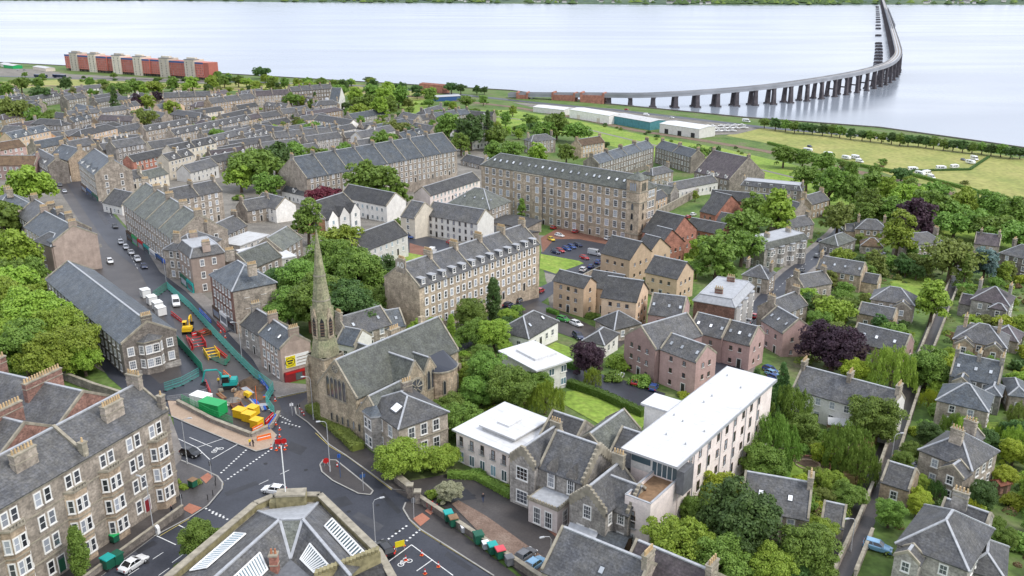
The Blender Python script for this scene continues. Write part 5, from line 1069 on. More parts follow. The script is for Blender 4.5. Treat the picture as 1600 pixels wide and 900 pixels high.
for x in(Ln*.62,): door(E,x+.9,0,.1,0,1.4,3.2,'white_paint')
for x in(Ln*.3,Ln*.75):
    b=MB(); b.box(x-.9,-.12,4.6,x+.9,1.8,8.6,'stone_grey'); v=[(x-.95,-.14,8.6),(x+.95,-.14,8.6),(x,-.14,10.0),(x-.95,2.6,8.6),(x+.95,2.6,8.6),(x,2.6,10.0)]; b.add(v,[(0,3,5,2),(1,2,5,4)],'slate'); b.add(v,[(0,1,2)],'stone_grey'); d=b.build('wall_dormer',E); put_window(d,x,-.12,5.2,0,1.2,2.6,'grid',True)
for z in(.8,5.2): put_window(E,-2.5,-1.2,z,0,2.2,2.3,'grid',True)
put_window(E,Ln+3.25,-3.6,4.8,0,1.3,2.2,'grid',True)
for x in(Ln+2.1,Ln+4.4): put_window(E,x,-3.6,.4,0,1.2,2.8,'grid',True)
for z in(.9,4.3): put_window(E,Ln+7.8,-1.2,z,0,1.1,1.9,'grid',True)
put_window(E,Ln+6.5,-2.3,4.4,PI/2,.9,1.8,'grid',True)
for y in(1.5,4.5):
    for z in(.9,4.2): put_window(E,Ln+9.0,y,z,PI/2,1,1.8,'grid',True)
b=MB(); b.box(6.9,-4.4,-1.5,Ln-.05,-.05,.25,'brick_red'); b.build('entrance_steps',E)
foot(g,rz,-7,Ln+10,-4.5,21)
# --- long white flat-roofed block
h=12.6; g,rz,Ln,D=frame((973,704),(1056,733),h,(1181,587))
E=empty('white_flats',g,rz,'long four-storey pale pink block with broad white flat roof','building'); foot(g,rz,-3,Ln,-7,D)
MB().box(.4,2.2,-5,Ln-.4,D-.3,h,'pink_pale').build('wall',E)
b=MB(); b.box(-.3,0,h+.001,Ln+.2,D,h+.4,'membrane'); ro=b.build('roof',E); b=MB()
for q in((-.35,-.05,h,-.25,D+.05),(Ln+.15,-.05,h,Ln+.3,D+.05)): b.box(q[0],q[1],h-.1,q[3],q[4],h+.46,'lead')
b.build('roof_edge',ro)
for i in range(9): b=MB(); x,y=random.uniform(1,Ln-1),random.uniform(3,D-3); b.cyl(x,y,h+.4,h+.75,.15,.15,'steel',6); b.build('roof_vent',ro)
p1=loc(g,rz,PZ(1003,631,g.z+h)); p2=loc(g,rz,PZ(1022,614,g.z+h)); b=MB(); b.box(-6,p1.y,h-.25,-.301,p2.y,h+.1,'membrane'); b.build('wing_roof',E); MB().box(-5.4,p1.y+.4,-4,.399,p2.y-.4,h-.26,'white_wall').build('wing_wall',E)
nwy=int((D-8)/3.4)
for i in range(nwy):
    for r in range(4): put_window(E,Ln-.4,6+i*3.4,r*3.1+.9,PI/2,1.0,1.9 if i%3 else 1.5,'mdark',True)
for i in range(6):
    b=MB(); b.tube([(Ln-.28,7+i*(D-9)/6,-1),(Ln-.28,7+i*(D-9)/6,h-.1)],.07,'lead',5); b.build('downpipe',E)
MB().box(Ln-.38,1.2,h-5,Ln+.9,4.5,h-.9,'lead_dark').build('corner_cladding',E)
b=MB(); b.box(.42,2.12,h-3.7,Ln*.45,2.195,h-.02,'white_wall'); b.box(.5,2.05,h-2.4,Ln*.42,2.11,h-.9,'glass_blue'); b.box(Ln*.45,2.1,h-3.6,Ln-.5,2.18,h-.02,'glass_blue')
for i in range(6): x=Ln*.45+(Ln*.55-.7)*i/5; b.box(x,2.0,h-3.6,x+.1,2.2,h-.03,'white_paint')
b.build('glazing',E)
xb=Ln*.78+1.5; xa_=4.4; b=MB(); b.box(xa_,-6.5,-5,xb,2.19,h-3.9,'pink_pale'); b.build('terrace_wall',E)
b=MB(); b.box(xa_+.1,-6.4,h-3.899,xb-.1,2.0,h-3.78,'timber'); b.build('roof_terrace',E); b=MB()
for q in((xa_,-6.5,xb,-6.25),(xb-.25,-6.24,xb,2.19),(xa_,-6.24,xa_+.25,2.19)): b.box(q[0],q[1],h-3.898,q[2],q[3],h-3.1,'pink_pale'); b.box(q[0]-.05,q[1]-.05,h-3.1,q[2]+.05,q[3]+.05,h-3.0,'lead')
b.build('terrace_parapet',E)
for x,z,w_,hh_ in((xa_+1.3,5.6,1.0,1.6),(xb-3,4.3,1.1,2.1),(xa_+1.3,.4,1.0,2.8),(xb-3.6,.2,1.2,2.7)): put_window(E,x,-6.5,z,0,w_,hh_,'mdark' if z>1 else 'grid',True)
b=MB(); b.box(xb-3.8,-6.9,4.2,xb-2.2,-6.51,4.3,'steel'); 
for i in range(8): b.box(xb-3.8+i*.21,-6.9,4.3,xb-3.76+i*.21,-6.86,5.3,'steel')
b.build('balcony',E)
b=MB(); b.box(xb+.01,-3,-4,xb+3,1.0,2.6,'pink_pale'); b.add([(xb,-3.2,2.6),(xb+3.2,-3.2,2.6),(xb+1.6,-1,4),],[(0,1,2)],'lead_dark'); b.box(xb+.01,-3.2,2.6,xb+3.2,1.2,2.75,'lead_dark'); b.build('bin_store',E)
# --- small white pavilion flats
h=6.2; g,rz,Ln,D=frame((706,673),(797,712),h,(855,655))
E=empty('white_pavilion',g,rz,'small two-storey white block with stepped flat roof by the curved drive','building'); foot(g,rz,0,Ln,0,D)
MB().box(.55,.55,-4,Ln-.8,D-.8,h,'pink_pale').build('wall',E); b=MB(); b.box(0,0,h,Ln,D,h+.3,'membrane'); ro=b.build('roof',E)
b=MB(); b.box(Ln*.3,D*.25,h+.3,Ln*.85,D*.85,h+.9,'membrane_grey'); b.box(Ln*.27,D*.22,h+.9,Ln*.88,D*.88,h+1.15,'membrane'); b.box(Ln*.42,D*.4,h+1.15,Ln*.62,D*.65,h+1.5,'membrane'); b.build('raised_roof',ro)
nb=5
for i in range(nb):
    x=1.8+(Ln-3.6)*i/(nb-1); put_window(E,x,.55,.3,0,1.2,2.1,'modern',True)
    o=put_window(E,x,.55,3.6,0,.75,1.8,'mdark',True); b=MB()
    for j in range(7): b.box(-.55+j*.18,-.4,0,-.52+j*.18,-.37,1.0,'steel')
    b.box(-.6,-.42,1.0,.6,-.36,1.05,'steel'); b.box(-.6,-.42,-.06,.6,-.03,0,'steel'); b.build('balcony_rail',o)
for i in range(3): put_window(E,Ln-.8,2+i*4,3.4,PI/2,1.1,1.5,'modern',True)
h=6; g,rz,Ln,D=frame((778,550),(838,582),h,(873,553)); E=empty('white_pavilion',g,rz,'white flat-roofed block half hidden by trees behind the church','building'); foot(g,rz,0,Ln,0,D)
MB().box(.6,.6,-4,Ln-1.2,D-.8,h,'white_wall').build('wall',E); b=MB(); b.box(0,0,h,Ln,D,h+.35,'membrane'); b.box(Ln*.2,D*.3,h+.35,Ln*.7,D*.9,h+.8,'membrane'); b.build('roof',E)
for i in range(3):
    for z in(.4,3.4): put_window(E,Ln-1.2,1.8+i*3.4,z,PI/2,1.5,1.6,'modern',True)
# --- villa beside the church
E,k,g,rz,Ln,D=house((567,631),(623,671),(692,640),7.2,'stone','slate',kind='hip',pitch=.55,ch=(),win='fr',cols={'f':3,'r':3},rows=2,ww=1.3,wh=2.2,label='hip-roofed stone villa with canted bay in front of the church',name='stone_villa',doors=None,trim=(3.8,))
b=MB(); b.prism([(2.2,0),(3,-1.6),(6,-1.6),(6.8,0)],-4,7.2,'stone_grey'); b.prism([(2,0),(2.9,-1.8),(6.1,-1.8),(7,0)],7.2,7.5,'lead'); b.add([(2,0,7.5),(2.9,-1.8,7.5),(6.1,-1.8,7.5),(7,0,7.5),(4.5,.4,8.6)],[(0,1,4),(1,2,4),(2,3,4)],'slate_blue'); bo=b.build('bay',E)
for z in(.9,4.5):
    for x in(3.8,5.2): put_window(bo,x,-1.6,z,0,1.0,2.0,'sash',True)
skylights(E,k,1,w=2.4,l=2.0); b=MB(); b.box(-4,3,-4,0,8,3.4,'stone_dark'); b.box(-4.1,2.9,3.4,-.01,8.1,3.6,'lead'); b.build('annexe',E)
for x,y in((Ln*.3,D*.7),): chimney(E,x,y,9.5,1.0,2.0,1.6,'stone_dark',4)
# --- church
h=8.5; g,rz,Ln,D=frame((556,622),(716,546),h,(512,592))
E=empty('church',g,rz,'sandstone church with mossy green slate roof, rose windows and tall pointed spire','church'); foot(g,rz,-3,Ln+2,-5,D+4)
k=block(E,0,Ln,0,D,h,'church_stone','slate_green','gx',1.15)
def lancet(E,x,y,z,rz_,w,hh,n=1,rose=False):
    b=MB()
    def opening(cx,z0,w,hh,t=.12):
        sp=hh-w*.6; o=[(cx-w/2,z0),(cx+w/2,z0),(cx+w/2,z0+sp),(cx+w*.3,z0+sp+w*.38),(cx,z0+hh),(cx-w*.3,z0+sp+w*.38),(cx-w/2,z0+sp)]
        i=[(cx+(p[0]-cx)*.72,z0+hh*.5+(p[1]-z0-hh*.5)*.88) for p in o]; m=len(o)
        b.add([(p[0],-.14,p[1]) for p in o]+[(p[0],-.14,p[1]) for p in i],[(q,(q+1)%m,(q+1)%m+m,q+m) for q in range(m)],'cope')
        b.add([(p[0],-.14,p[1]) for p in o]+[(p[0],.02,p[1]) for p in o],[(q,(q+1)%m,(q+1)%m+m,q+m) for q in range(m)],'cope')
        b.add([(p[0],-.06,p[1]) for p in i],[tuple(range(m))],'glass')
    if rose:
        n_=18; R0=w/2
        for (ra,rb,y_,mt) in((R0,R0*.8,-.15,'cope'),):
            b.add([(ra*math.cos(2*PI*q/n_),y_,ra*math.sin(2*PI*q/n_)) for q in range(n_)]+[(rb*math.cos(2*PI*q/n_),y_,rb*math.sin(2*PI*q/n_)) for q in range(n_)],[(q,(q+1)%n_,(q+1)%n_+n_,q+n_) for q in range(n_)],mt)
        b.add([(R0*math.cos(2*PI*q/n_),-.15,R0*math.sin(2*PI*q/n_)) for q in range(n_)]+[(R0*math.cos(2*PI*q/n_),.02,R0*math.sin(2*PI*q/n_)) for q in range(n_)],[(q,(q+1)%n_,(q+1)%n_+n_,q+n_) for q in range(n_)],'cope')
        b.add([(R0*.82*math.cos(2*PI*q/n_),-.05,R0*.82*math.sin(2*PI*q/n_)) for q in range(n_)],[tuple(range(n_))],'glass')
        for q in range(8): a=2*PI*q/8; b.tube([(R0*.15*math.cos(a),-.1,R0*.15*math.sin(a)),(R0*.85*math.cos(a),-.1,R0*.85*math.sin(a))],.11,'cope',4)
    else:
        for i in range(n): opening((i-(n-1)/2)*w*1.02,0,w,hh)
    o=b.build('traceried_window',E); o.location=(x,y,z); o.rotation_euler=(0,0,rz_); return o
x1,x2=Ln*.34,Ln*.51; c1=block(E,x1,x2,-3.6,D/2,h+.3,'church_stone','slate_green','gy',1.5)
x3,x4=Ln*.555,Ln*.67; c2=block(E,x3,x4,-2.4,D/2,h,'church_stone','slate_green','gy',1.5)
lancet(E,(x1+x2)/2,-3.6,7.0,0,4.4,4.4,rose=True); lancet(E,(x3+x4)/2,-2.4,4.2,0,1.2,4.6,2)
ka=block(E,0,Ln*.30,-6.5,-.01,5.6,'church_stone','slate_green','gx',1.25); lancet(E,0,-3.2,5.0,-PI/2,2.6,2.6,rose=True)
lancet(E,0,D*.5,6.5,-PI/2,1.1,4.8,5); lancet(E,0,D*.5,13.0,-PI/2,1.8,1.8,rose=True)
for i in range(9): lancet(E,0,-5.2+i*(D+4)/9.5,1.6,-PI/2,.6,1.8)
door(E,0,-3.2,.1,-PI/2,1.6,3.0,'door_red'); b=MB()
for s in(-1,1): b.box(-.5,-3.2+s*1.1-.2,0,-.01,-3.2+s*1.1+.2,3.2,'cope')
b.add([(-.5,-4.5,3.2),(-.5,-1.9,3.2),(-.5,-3.2,5.2),(-.01,-4.5,3.2),(-.01,-1.9,3.2),(-.01,-3.2,5.2)],[(0,1,2),(0,3,5,2),(1,4,5,2)],'church_stone'); b.build('portal',E)
kv=block(E,Ln*.30,Ln*.42,-6.5,-3.61,4,'church_stone','slate_green','gy',1.2); lancet(E,Ln*.36,-6.5,2.6,0,1.2,1.9,rose=True); b=MB(); b.box(Ln*.18,-9.5,-3,Ln*.62,-6.51,3.0,'stone_dark'); b.box(Ln*.17,-9.7,3.0,Ln*.63,-6.6,3.25,'lead_dark'); b.build('vestry',E)
# apse with dark curved roof
xa=Ln*.755; n=9; pts=[(xa+3.6*math.cos(PI+PI*i/(n-1)),-1.5+3.2*math.sin(PI+PI*i/(n-1))) for i in range(n)]; b=MB(); b.prism(pts+[(xa+3.6,1),(xa-3.6,1)],-3,h-1,'stone_warm'); ap=b.build('apse',E)
b=MB(); b.prism([(p[0]*1.0+(p[0]-xa)*.06,p[1]-.25) for p in pts]+[(xa+3.8,1.2),(xa-3.8,1.2)],h-1,h-.7,'cope'); 
b.add([(p[0]+(p[0]-xa)*.02,p[1]-.1,h-.7) for p in pts]+[(xa-3.4,1.2,h+1.2),(xa+3.4,1.2,h+1.2)],[(i,i+1,n+1 if i>=n//2 else n) for i in range(n-1)]+[(n//2,n+1,n)],'solar'); b.build('apse_roof',E)
for i in range(4): lancet(ap,xa-2+i*1.35,-4.2-.25*(i in(1,2)),2.6,(i-1.5)*R(22),.7,3.4)
for x in(Ln*.86,Ln*.94): lancet(E,x,0,2.6,0,.8,4.4)
for x in(Ln*.53,Ln*.685,Ln*.9,Ln*.985):
    b=MB(); b.box(x-.35,-1.2 if x>Ln*.8 else -3.0,-3,x+.35,.1,5.6,'church_stone',0,.35); b.build('buttress',E)
MB().box(-.05,-.3,h-.1,.35,-.01,h+.3,'cope').build('kneeler',E)
for x in(Ln*.62,): chimney(E,x,D*.72,k['rz']-3.2,2.6,1.0,3.4,'church_stone',5,'pot_buff',2)
kn=block(E,Ln*.42,Ln*.56,D/2,D+4,h,'church_stone','slate_green','gy',1.3,wname='north_transept_wall')
b=MB(); b.box(Ln*.82,D*.52,k['rz']-1,Ln*.86,D*.6,k['rz']+1.4,'church_stone'); b.build('ventilator',E)
# spire
tp=loc(g,rz,G(514,630)); W=2.5; b=MB(); b.box(tp.x-W,tp.y-W,-4,tp.x+W,tp.y+W,11.0,'church_stone')
for sx in(-1,1):
    for sy in(-1,1): b.box(tp.x+sx*W-.55,tp.y+sy*W-.55,-4,tp.x+sx*W+.55,tp.y+sy*W+.55,8.6,'church_stone'); b.box(tp.x+sx*W-.4,tp.y+sy*W-.4,8.6,tp.x+sx*W+.4,tp.y+sy*W+.4,10.4,'church_stone',.3,.3)
b.build('tower',E)
def octo(r,z): return [(tp.x+r*math.cos(PI/8+i*PI/4),tp.y+r*math.sin(PI/8+i*PI/4),z) for i in range(8)]
b=MB(); sq=[(tp.x+W*1.12*c,tp.y+W*1.12*s,11.0) for c,s in((1,.42),(.42,1),(-.42,1),(-1,.42),(-1,-.42),(-.42,-1),(.42,-1),(1,-.42))]
rings=[sq,octo(2.3,14.5),octo(2.2,19.0)]; v=[p for r_ in rings for p in r_]; b.add(v,[(i*8+j,i*8+(j+1)%8,(i+1)*8+(j+1)%8,(i+1)*8+j) for i in range(2) for j in range(8)],'spire_stone'); b.box(tp.x-W-.15,tp.y-W-.15,10.7,tp.x+W+.15,tp.y+W+.15,11.0,'cope'); b.build('belfry',E)
b=MB(); rings=[octo(2.4,19.0),octo(2.2,19.5),octo(1.42,25.5),octo(.76,31.4),octo(.28,35.6),octo(.08,37.0)]; v=[p for r_ in rings for p in r_]
b.add(v,[(i*8+j,i*8+(j+1)%8,(i+1)*8+(j+1)%8,(i+1)*8+j) for i in range(5) for j in range(8)]+[tuple(range(40,48))],'spire_stone')
for (r_,z) in((1.8,22.6),(1.18,27.6)):
    a=octo(r_+.14,z); c=octo(r_+.10,z+.3); b.add(a+c,[(j,(j+1)%8,(j+1)%8+8,j+8) for j in range(8)],'cope')
sp=b.build('spire',E); b=MB(); b.tube([(tp.x,tp.y,36.8),(tp.x,tp.y,38.4)],.06,'iron',5); b.box(tp.x-.5,tp.y-.05,37.7,tp.x+.5,tp.y+.05,37.82,'iron'); b.build('finial',sp)
for i in range(8):
    a=i*PI/4; u=Vector((math.cos(a),math.sin(a))); v=Vector((-u.y,u.x)); c=Vector((tp.x,tp.y))+u*2.08; b=MB()
    q=lambda s,o,z:(c.x+v.x*s+u.x*o,c.y+v.y*s+u.y*o,z); wd=.72
    b.add([q(-wd,.18,14.8),q(wd,.18,14.8),q(wd,.18,19.2),q(0,.18,21.2),q(-wd,.18,19.2),q(-wd,-1,14.8),q(wd,-1,14.8),q(wd,-1,19.2),q(0,-1,21.2),q(-wd,-1,19.2)],[(0,1,2,3,4),(0,4,9,5),(1,2,7,6),(2,3,8,7),(3,4,9,8)],'spire_stone' if i%2 else 'church_stone')
    b.add([q(-.42,.22,15.4),q(.42,.22,15.4),q(.42,.22,18.4),q(0,.22,19.4),q(-.42,.22,18.4)],[(0,1,2,3,4)],'iron'); 
    for z in(15.9,16.5,17.1,17.7,18.3): b.add([q(-.4,.24,z),q(.4,.24,z),q(.4,.34,z-.25),q(-.4,.34,z-.25)],[(0,1,2,3)],'timber_dark')
    b.build('belfry_gable',E)
# --- mill tower, entrance bay and sheds
E=E6; Lm=L6; b=MB(); b.box(Lm-5.6,-1.3,-4,Lm+.4,4.6,25.5,'mill_stone'); tw=b.build('tower',E); b=MB()
for z in(3.9,16.6,20.6,25.4): b.box(Lm-5.85,-1.55,z,Lm+.65,4.85,z+.35,'cope')
b.build('tower_courses',tw); b=MB(); v=[(Lm-6.1,-1.8,25.75),(Lm+.9,-1.8,25.75),(Lm+.9,5.1,25.75),(Lm-6.1,5.1,25.75),(Lm-2.6,1.65,28.4)]; b.add(v,[(0,1,4),(1,2,4),(2,3,4),(3,0,4),(3,2,1,0)],'slate_green'); b.build('tower_roof',tw)
for z,hh_ in((5.4,2.2),(9.8,2.4),(13.6,1.2) ): lancet(tw,Lm-2.6,-1.3,z,0,1.3,2.9); lancet(tw,Lm+.4,1.6,z,PI/2,1.3,2.9)
lancet(tw,Lm-2.6,-1.3,21.1,0,1.0,3.6,3); lancet(tw,Lm+.4,1.6,21.1,PI/2,1.0,3.6,3)
b=MB(); b.tube([(Lm*.42,-.15,-1),(Lm*.42,-.15,20.4)],.14,'lead_dark',5); b.build('downpipe',E)
fb=MB(); fb.box(Lm*.24,-.9,-3,Lm*.42,-.003,20.5,'mill_stone'); fb.box(Lm*.235,-1.1,20.5,Lm*.425,-.003,20.85,'cope'); c_=fb.build('centre_bay',E)
for r in range(5):
    for i in range(3): put_window(c_,Lm*.24+Lm*.18*(i+.5)/3,-.9,r*4.15+.9,0,1.6,2.5,'grid',False)
# three gablets of the townhouses
for i in range(3):
    x=L3*(i+.5)/3; b=MB(); w=L3/3*.42; b.add([(x-w,-1.1,-4),(x+w,-1.1,-4),(x+w,-1.1,6.2),(x,-1.1,6.2+w*1.1),(x-w,-1.1,6.2),(x-w,2.5,-4),(x+w,2.5,-4),(x+w,2.5,6.2),(x,4.2,6.2+w*1.1),(x-w,2.5,6.2)],[(0,1,2,3,4),(0,4,9,5),(1,2,7,6)],'white_wall')
    b.add([(x-w-.25,-1.3,6.05),(x+w+.25,-1.3,6.05),(x,-1.3,6.4+w*1.1),(x-w-.25,3,6.05),(x+w+.25,3,6.05),(x,4.6,6.4+w*1.1)],[(0,3,5,2),(1,2,5,4)],'slate_dark'); o=b.build('front_gable',E3)
    put_window(o,x,-1.1,.5,0,1.5,2.0,'modern',False); put_window(o,x,-1.1,4.0,0,1.2,1.6,'modern',False)
MB().box(-.06,.2,-4,-.002,D3-.2,6.5,'brick_orange').build('end_wall',E3)
# bay-windowed gable of the long hall
b=MB(); cx=L10/2; b.prism([(cx-2.7,0),(cx-1.7,-1.3),(cx+1.7,-1.3),(cx+2.7,0)],-4,7.4,'stone_dark'); b.prism([(cx-2.9,0),(cx-1.8,-1.5),(cx+1.8,-1.5),(cx+2.9,0)],7.4,7.7,'cope'); b.add([(cx-2.9,0,7.7),(cx-1.8,-1.5,7.7),(cx+1.8,-1.5,7.7),(cx+2.9,0,7.7),(cx,0,9.0)],[(0,1,4),(1,2,4),(2,3,4)],'slate'); bo=b.build('bay',E10)
for z in(1.6,4.8):
    for x in(-.8,.8): put_window(bo,cx+x,-1.3,z,0,1.3,1.9,'grid',True)
    for s in(-1,1): put_window(bo,cx+s*2.2,-.65,z,s*R(52),1.0,1.9,'grid',True); put_window(E10,cx+s*(L10*.36),0,z,0,1.3,1.9,'grid',True)
MB().box(-.15,-.2,-4,L10+.15,-.003,1.0,'stone_grey').build('plinth',E10)
# billboard and shop on the gable of the corner tenement
pan=MB(); pan.box(L11+.02,.8,3.4,L11+.16,D11-.6,6.2,'white_paint'); bb=pan.build('billboard',E11)
MB().box(L11+.17,.9,3.5,L11+.19,D11*.45,6.1,'pl_yellow2').build('poster',bb)
b=MB()
import math as _m
n=20; cy,cz=D11*.27,4.8
for ra,rb in((1.0,.88),):
    b.add([(L11+.21,cy+ra*_m.cos(2*PI*i/n)*1.15,cz+ra*_m.sin(2*PI*i/n)) for i in range(n)]+[(L11+.21,cy+rb*_m.cos(2*PI*i/n)*1.15,cz+rb*_m.sin(2*PI*i/n)) for i in range(n)],[(i,(i+1)%n,(i+1)%n+n,i+n) for i in range(n)],'iron')
for i,wd in enumerate((1.4,1.0)): b.box(L11+.2,cy-wd/2,cz+.1-i*.55,L11+.22,cy+wd/2,cz+.42-i*.55,'iron')
for i,wd in enumerate((3.6,2.8,3.2)): b.box(L11+.2,D11*.5,5.4-i*.7,L11+.22,D11*.5+wd*.8,5.52-i*.7,'timber')
b.build('poster_print',bb)
b=MB(); b.box(L11+.01,.3,-3,L11+.5,D11-.3,2.6,'door_red'); b.box(L11+.51,D11*.4,.3,L11+.54,D11*.62,2.0,'glass'); b.box(L11+.51,.6,2.1,L11+.56,D11-.6,2.55,'pl_red'); b.build('shopfront',E11)
# shopfronts along the main street
def shops(A,B,h,n,cols):
    g,rz,Ln,_=frame(A,B,h)
    for i in range(n):
        E_=empty('shopfront',w2(g,rz,Ln*i/n,0).to_3d()+Vector((0,0,g.z)),rz); b=MB(); w=Ln/n-.25; c=cols[i%len(cols)]
        b.box(.1,-.45,-2,w,-.003,.7,c); b.box(.1,-.45,2.6,w,-.003,3.4,c); b.box(.1,-.4,.7,.3,-.003,2.6,c); b.box(w-.2,-.4,.7,w,-.003,2.6,c); b.build('fascia',E_); MB().box(.3,-.3,.7,w-.2,-.02,2.6,'glass').build('shop_window',E_)
        tag(E_,'shopfront','shopfront','shopfronts along the main street'); q=w2(g,rz,Ln*(i+.5)/n,0); auto(E_,{'pl_teal':'teal','pl_green':'green','pl_blue':'blue','pl_white':'white','pl_red':'red','door_blue':'dark blue','timber_dark':'dark timber','pl_dkgreen':'dark green','lead_dark':'grey'}[c]+' shopfront under the tenements',(q.x,q.y,g.z+2))
shops((192,318),(270,374),13,8,['timber_dark','pl_green','pl_red','pl_teal','pl_white','door_blue','pl_blue','pl_green']); shops((78,243),(107,251),11,2,['door_blue','pl_white']); shops((278,388),(298,404),11,2,['pl_dkgreen','pl_teal']); shops((328,430),(363,456),11.5,3,['timber_dark','pl_white','lead_dark']); shops((122,254),(148,274),13,3,['timber_dark','door_blue','pl_dkgreen'])
# --- cupola on the domed house
p=G(511,160,10); b=MB(); b.cyl(p.x,p.y,p.z-4,p.z+2.2,1.9,1.8,'white_wall',10); b.cyl(p.x,p.y,p.z+2.2,p.z+3.4,2.0,1.5,'lead',10); b.cyl(p.x,p.y,p.z+3.4,p.z+4.2,1.5,.2,'lead',10); tag(b.build('cupola'),'small white cupola with lead dome rising above the far terrace','cupola')
# --- student blocks by the river
h=20.0; g,rz,Ln,_=frame((100,85),(317,98),h); D=15
E=empty('student_blocks',g,rz,'long row of red brick student blocks with cream stair towers by the river','building')
seg=[(400,440,'r'),(440,490,'c'),(490,565,'r'),(565,612,'c'),(612,680,'r'),(680,722,'r2'),(722,775,'c'),(775,855,'r'),(855,905,'c'),(905,950,'r'),(950,1015,'r2'),(1015,1070,'c'),(1070,1165,'r'),(1165,1220,'c'),(1220,1268,'r')]
for a,c,t in seg:
    x0=(a-400)/868*Ln; x1=(c-400)/868*Ln; y0={'r':0,'r2':1.5,'c':-1.5}[t]; hh_=h if t!='c' else h+2.5; mt='flats_red' if t!='c' else 'cream'
    b=MB(); b.box(x0+.02,y0,3.0 if t!='c' else -2,x1-.02,D,hh_,mt); o=b.build('red_block' if t!='c' else 'stair_tower',E)
    if t!='c':
        b=MB(); b.box(x0+.02,y0-.15,h-1.9,x1-.02,y0-.003,h+.2,'door_blue'); b.build('fascia',o); b=MB()
        for i in range(4): xx=x0+.8+(x1-x0-1.6)*i/3; b.box(xx-.3,y0+.2,-2,xx+.3,y0+.8,3.0,'iron')
        b.box(x0,y0+4,-2,x1,D-.1,2.98,'stone_dark'); b.build('undercroft',o)
    else: MB().box(x0-.4,y0-.3,hh_+.001,x1+.4,D*.5,hh_+.5,'lead_dark').build('tower_roof',o); MB().box(x0+1,2,hh_+.5,x1-1,D*.4,hh_+2.4,'cream').build('plant_room',o)
    n=max(1,int((x1-x0)/3.4)) if t!='c' else 2
    for i in range(n):
        for r in range(5 if t!='c' else 7):
            put_window(o,x0+(x1-x0)*(i+.5)/n,y0,4.2+r*2.75 if t!='c' else 1.2+r*2.9,0,1.1,1.5,'mdark',False)
MB().box(Ln-.02,.5,-2,Ln+8,D,h,'flats_red').build('end_block',E)
coursed('teal_clad',(.1,.3,.33),(.09,.28,.31),(.07,.2,.23),.6,8,dirt=.3,mortar=.03,bump=.2,grain=.4)
# --- warehouses, depot and sheds by the river
def shed(A,B,C,h,wall,roof,label,doors_=0,dcol='iron'):
    g,rz,Ln,D=frame(A,B,h,C if isinstance(C,tuple) else None,C if not isinstance(C,tuple) else 8); E=empty('warehouse',g,rz,label,'warehouse')
    block(E,0,Ln,0,D,h,wall,roof,'gx',rise=.9,skew=False,oh=.3,lead=False)
    for i in range(doors_): MB().box(Ln*(i+.4)/doors_,-.12,0,Ln*(i+.4)/doors_+3.5,-.003,3.6,dcol).build('roller_door',E)
    foot(g,rz,0,Ln,0,D)
shed((833,167),(881,172),16,4.5,'white_wall','membrane','low white roofed shed beside the red bridge abutments')
shed((890,171),(952,181),17,7,'white_wall','membrane','white walled warehouse with white roof by the river',2,'cream')
shed((953,180),(1016,191),17,6.5,'teal_clad','membrane_grey','teal walled warehouse with pale grey roof',0)
shed((1031,193),(1093,202),20,7,'white_wall','membrane','white roofed warehouse with dark doors beside the boat yard',3,'iron')
shed((681,152),(720,150),14,4,'door_blue','lead','blue flat-roofed depot shed behind the park trees'); shed((655,131),(691,134),12,8,'brick_red','tile_red','long red brick building standing right on the river bank')
shed((5,101),(20,103),12,4,'pl_green','membrane_grey','small green shed at the far left on the shore'); shed((51,104),(71,107),12,4,'cream','membrane_grey','low cream building on the riverside yard at far left'); shed((0,99),(6,101),10,4,'white_wall','membrane_grey','white hut cut by the left edge near the shore')
shed((820,358),(846,345),22,3.2,'stone','slate_dark','low dark shed attached to the left of the mill'); shed((760,362),(822,372),10,2.6,'stone_dark','slate_dark','ruined dark stone sheds in front of the mill')
# ------------------------------------------------------------ railway bridge
dk=[((795,147),8),((850,147),9),((935,147.5),11),((1000,148),12),((1060,145.5),13.5),((1120,141.5),15),((1180,136.5),17),((1240,129.5),19),((1290,122),20),((1335,114),21),((1368,106),22),((1388,99),22.5),((1399,91),23),((1404,82),23.5),((1402,70),24),((1397,52),24.5),((1391,33),25),((1385,15),26),((1380.5,2),26.5),((1378,-5.5),27)]
path=[PZ(*p,z) for p,z in dk]
# smooth by Catmull-Rom
def cr(p,n=10):
    out=[]
    for i in range(len(p)-1):
        a,b_,c,d=p[max(i-1,0)],p[i],p[i+1],p[min(i+2,len(p)-1)]
        for j in range(n):
            t=j/n; out.append(.5*((2*b_)+(c-a)*t+(2*a-5*b_+4*c-d)*t*t+(3*b_-a-3*c+d)*t**3))
    return out+[p[-1]]
pl=cr(path); cum=[0]
for a,c in zip(pl,pl[1:]): cum.append(cum[-1]+(c-a).length)
def at(s):
    i=min(max(np.searchsorted(cum,s)-1,0),len(pl)-2); t=(s-cum[i])/(cum[i+1]-cum[i]); p=pl[i].lerp(pl[i+1],t); d=(pl[i+1]-pl[i]).normalized(); return p,d
BR=empty('railway_bridge',(path[3].x,path[3].y,0),0,'long curving railway viaduct on dark piers crossing the river','bridge'); o0=BR.location.copy()
def bl(v): return (v.x-o0.x,v.y-o0.y,v.z)
wd=4.2
def ribbon(name,lo,hi,z0,z1,mat,s0=0,s1=None,step=12):
    s1=s1 or cum[-1]; ss_=np.arange(s0,s1,step).tolist()+[s1]; secs=[]
    for s in ss_:
        p,d=at(s); q=Vector((-d.y,d.x,0)).normalized()
        secs.append([bl(p+q*lo+Vector((0,0,z0))),bl(p+q*hi+Vector((0,0,z0))),bl(p+q*hi+Vector((0,0,z1))),bl(p+q*lo+Vector((0,0,z1))),bl(p+q*lo+Vector((0,0,z0)))])
    b=MB(); loft(b,secs,mat); return b.build(name,BR)
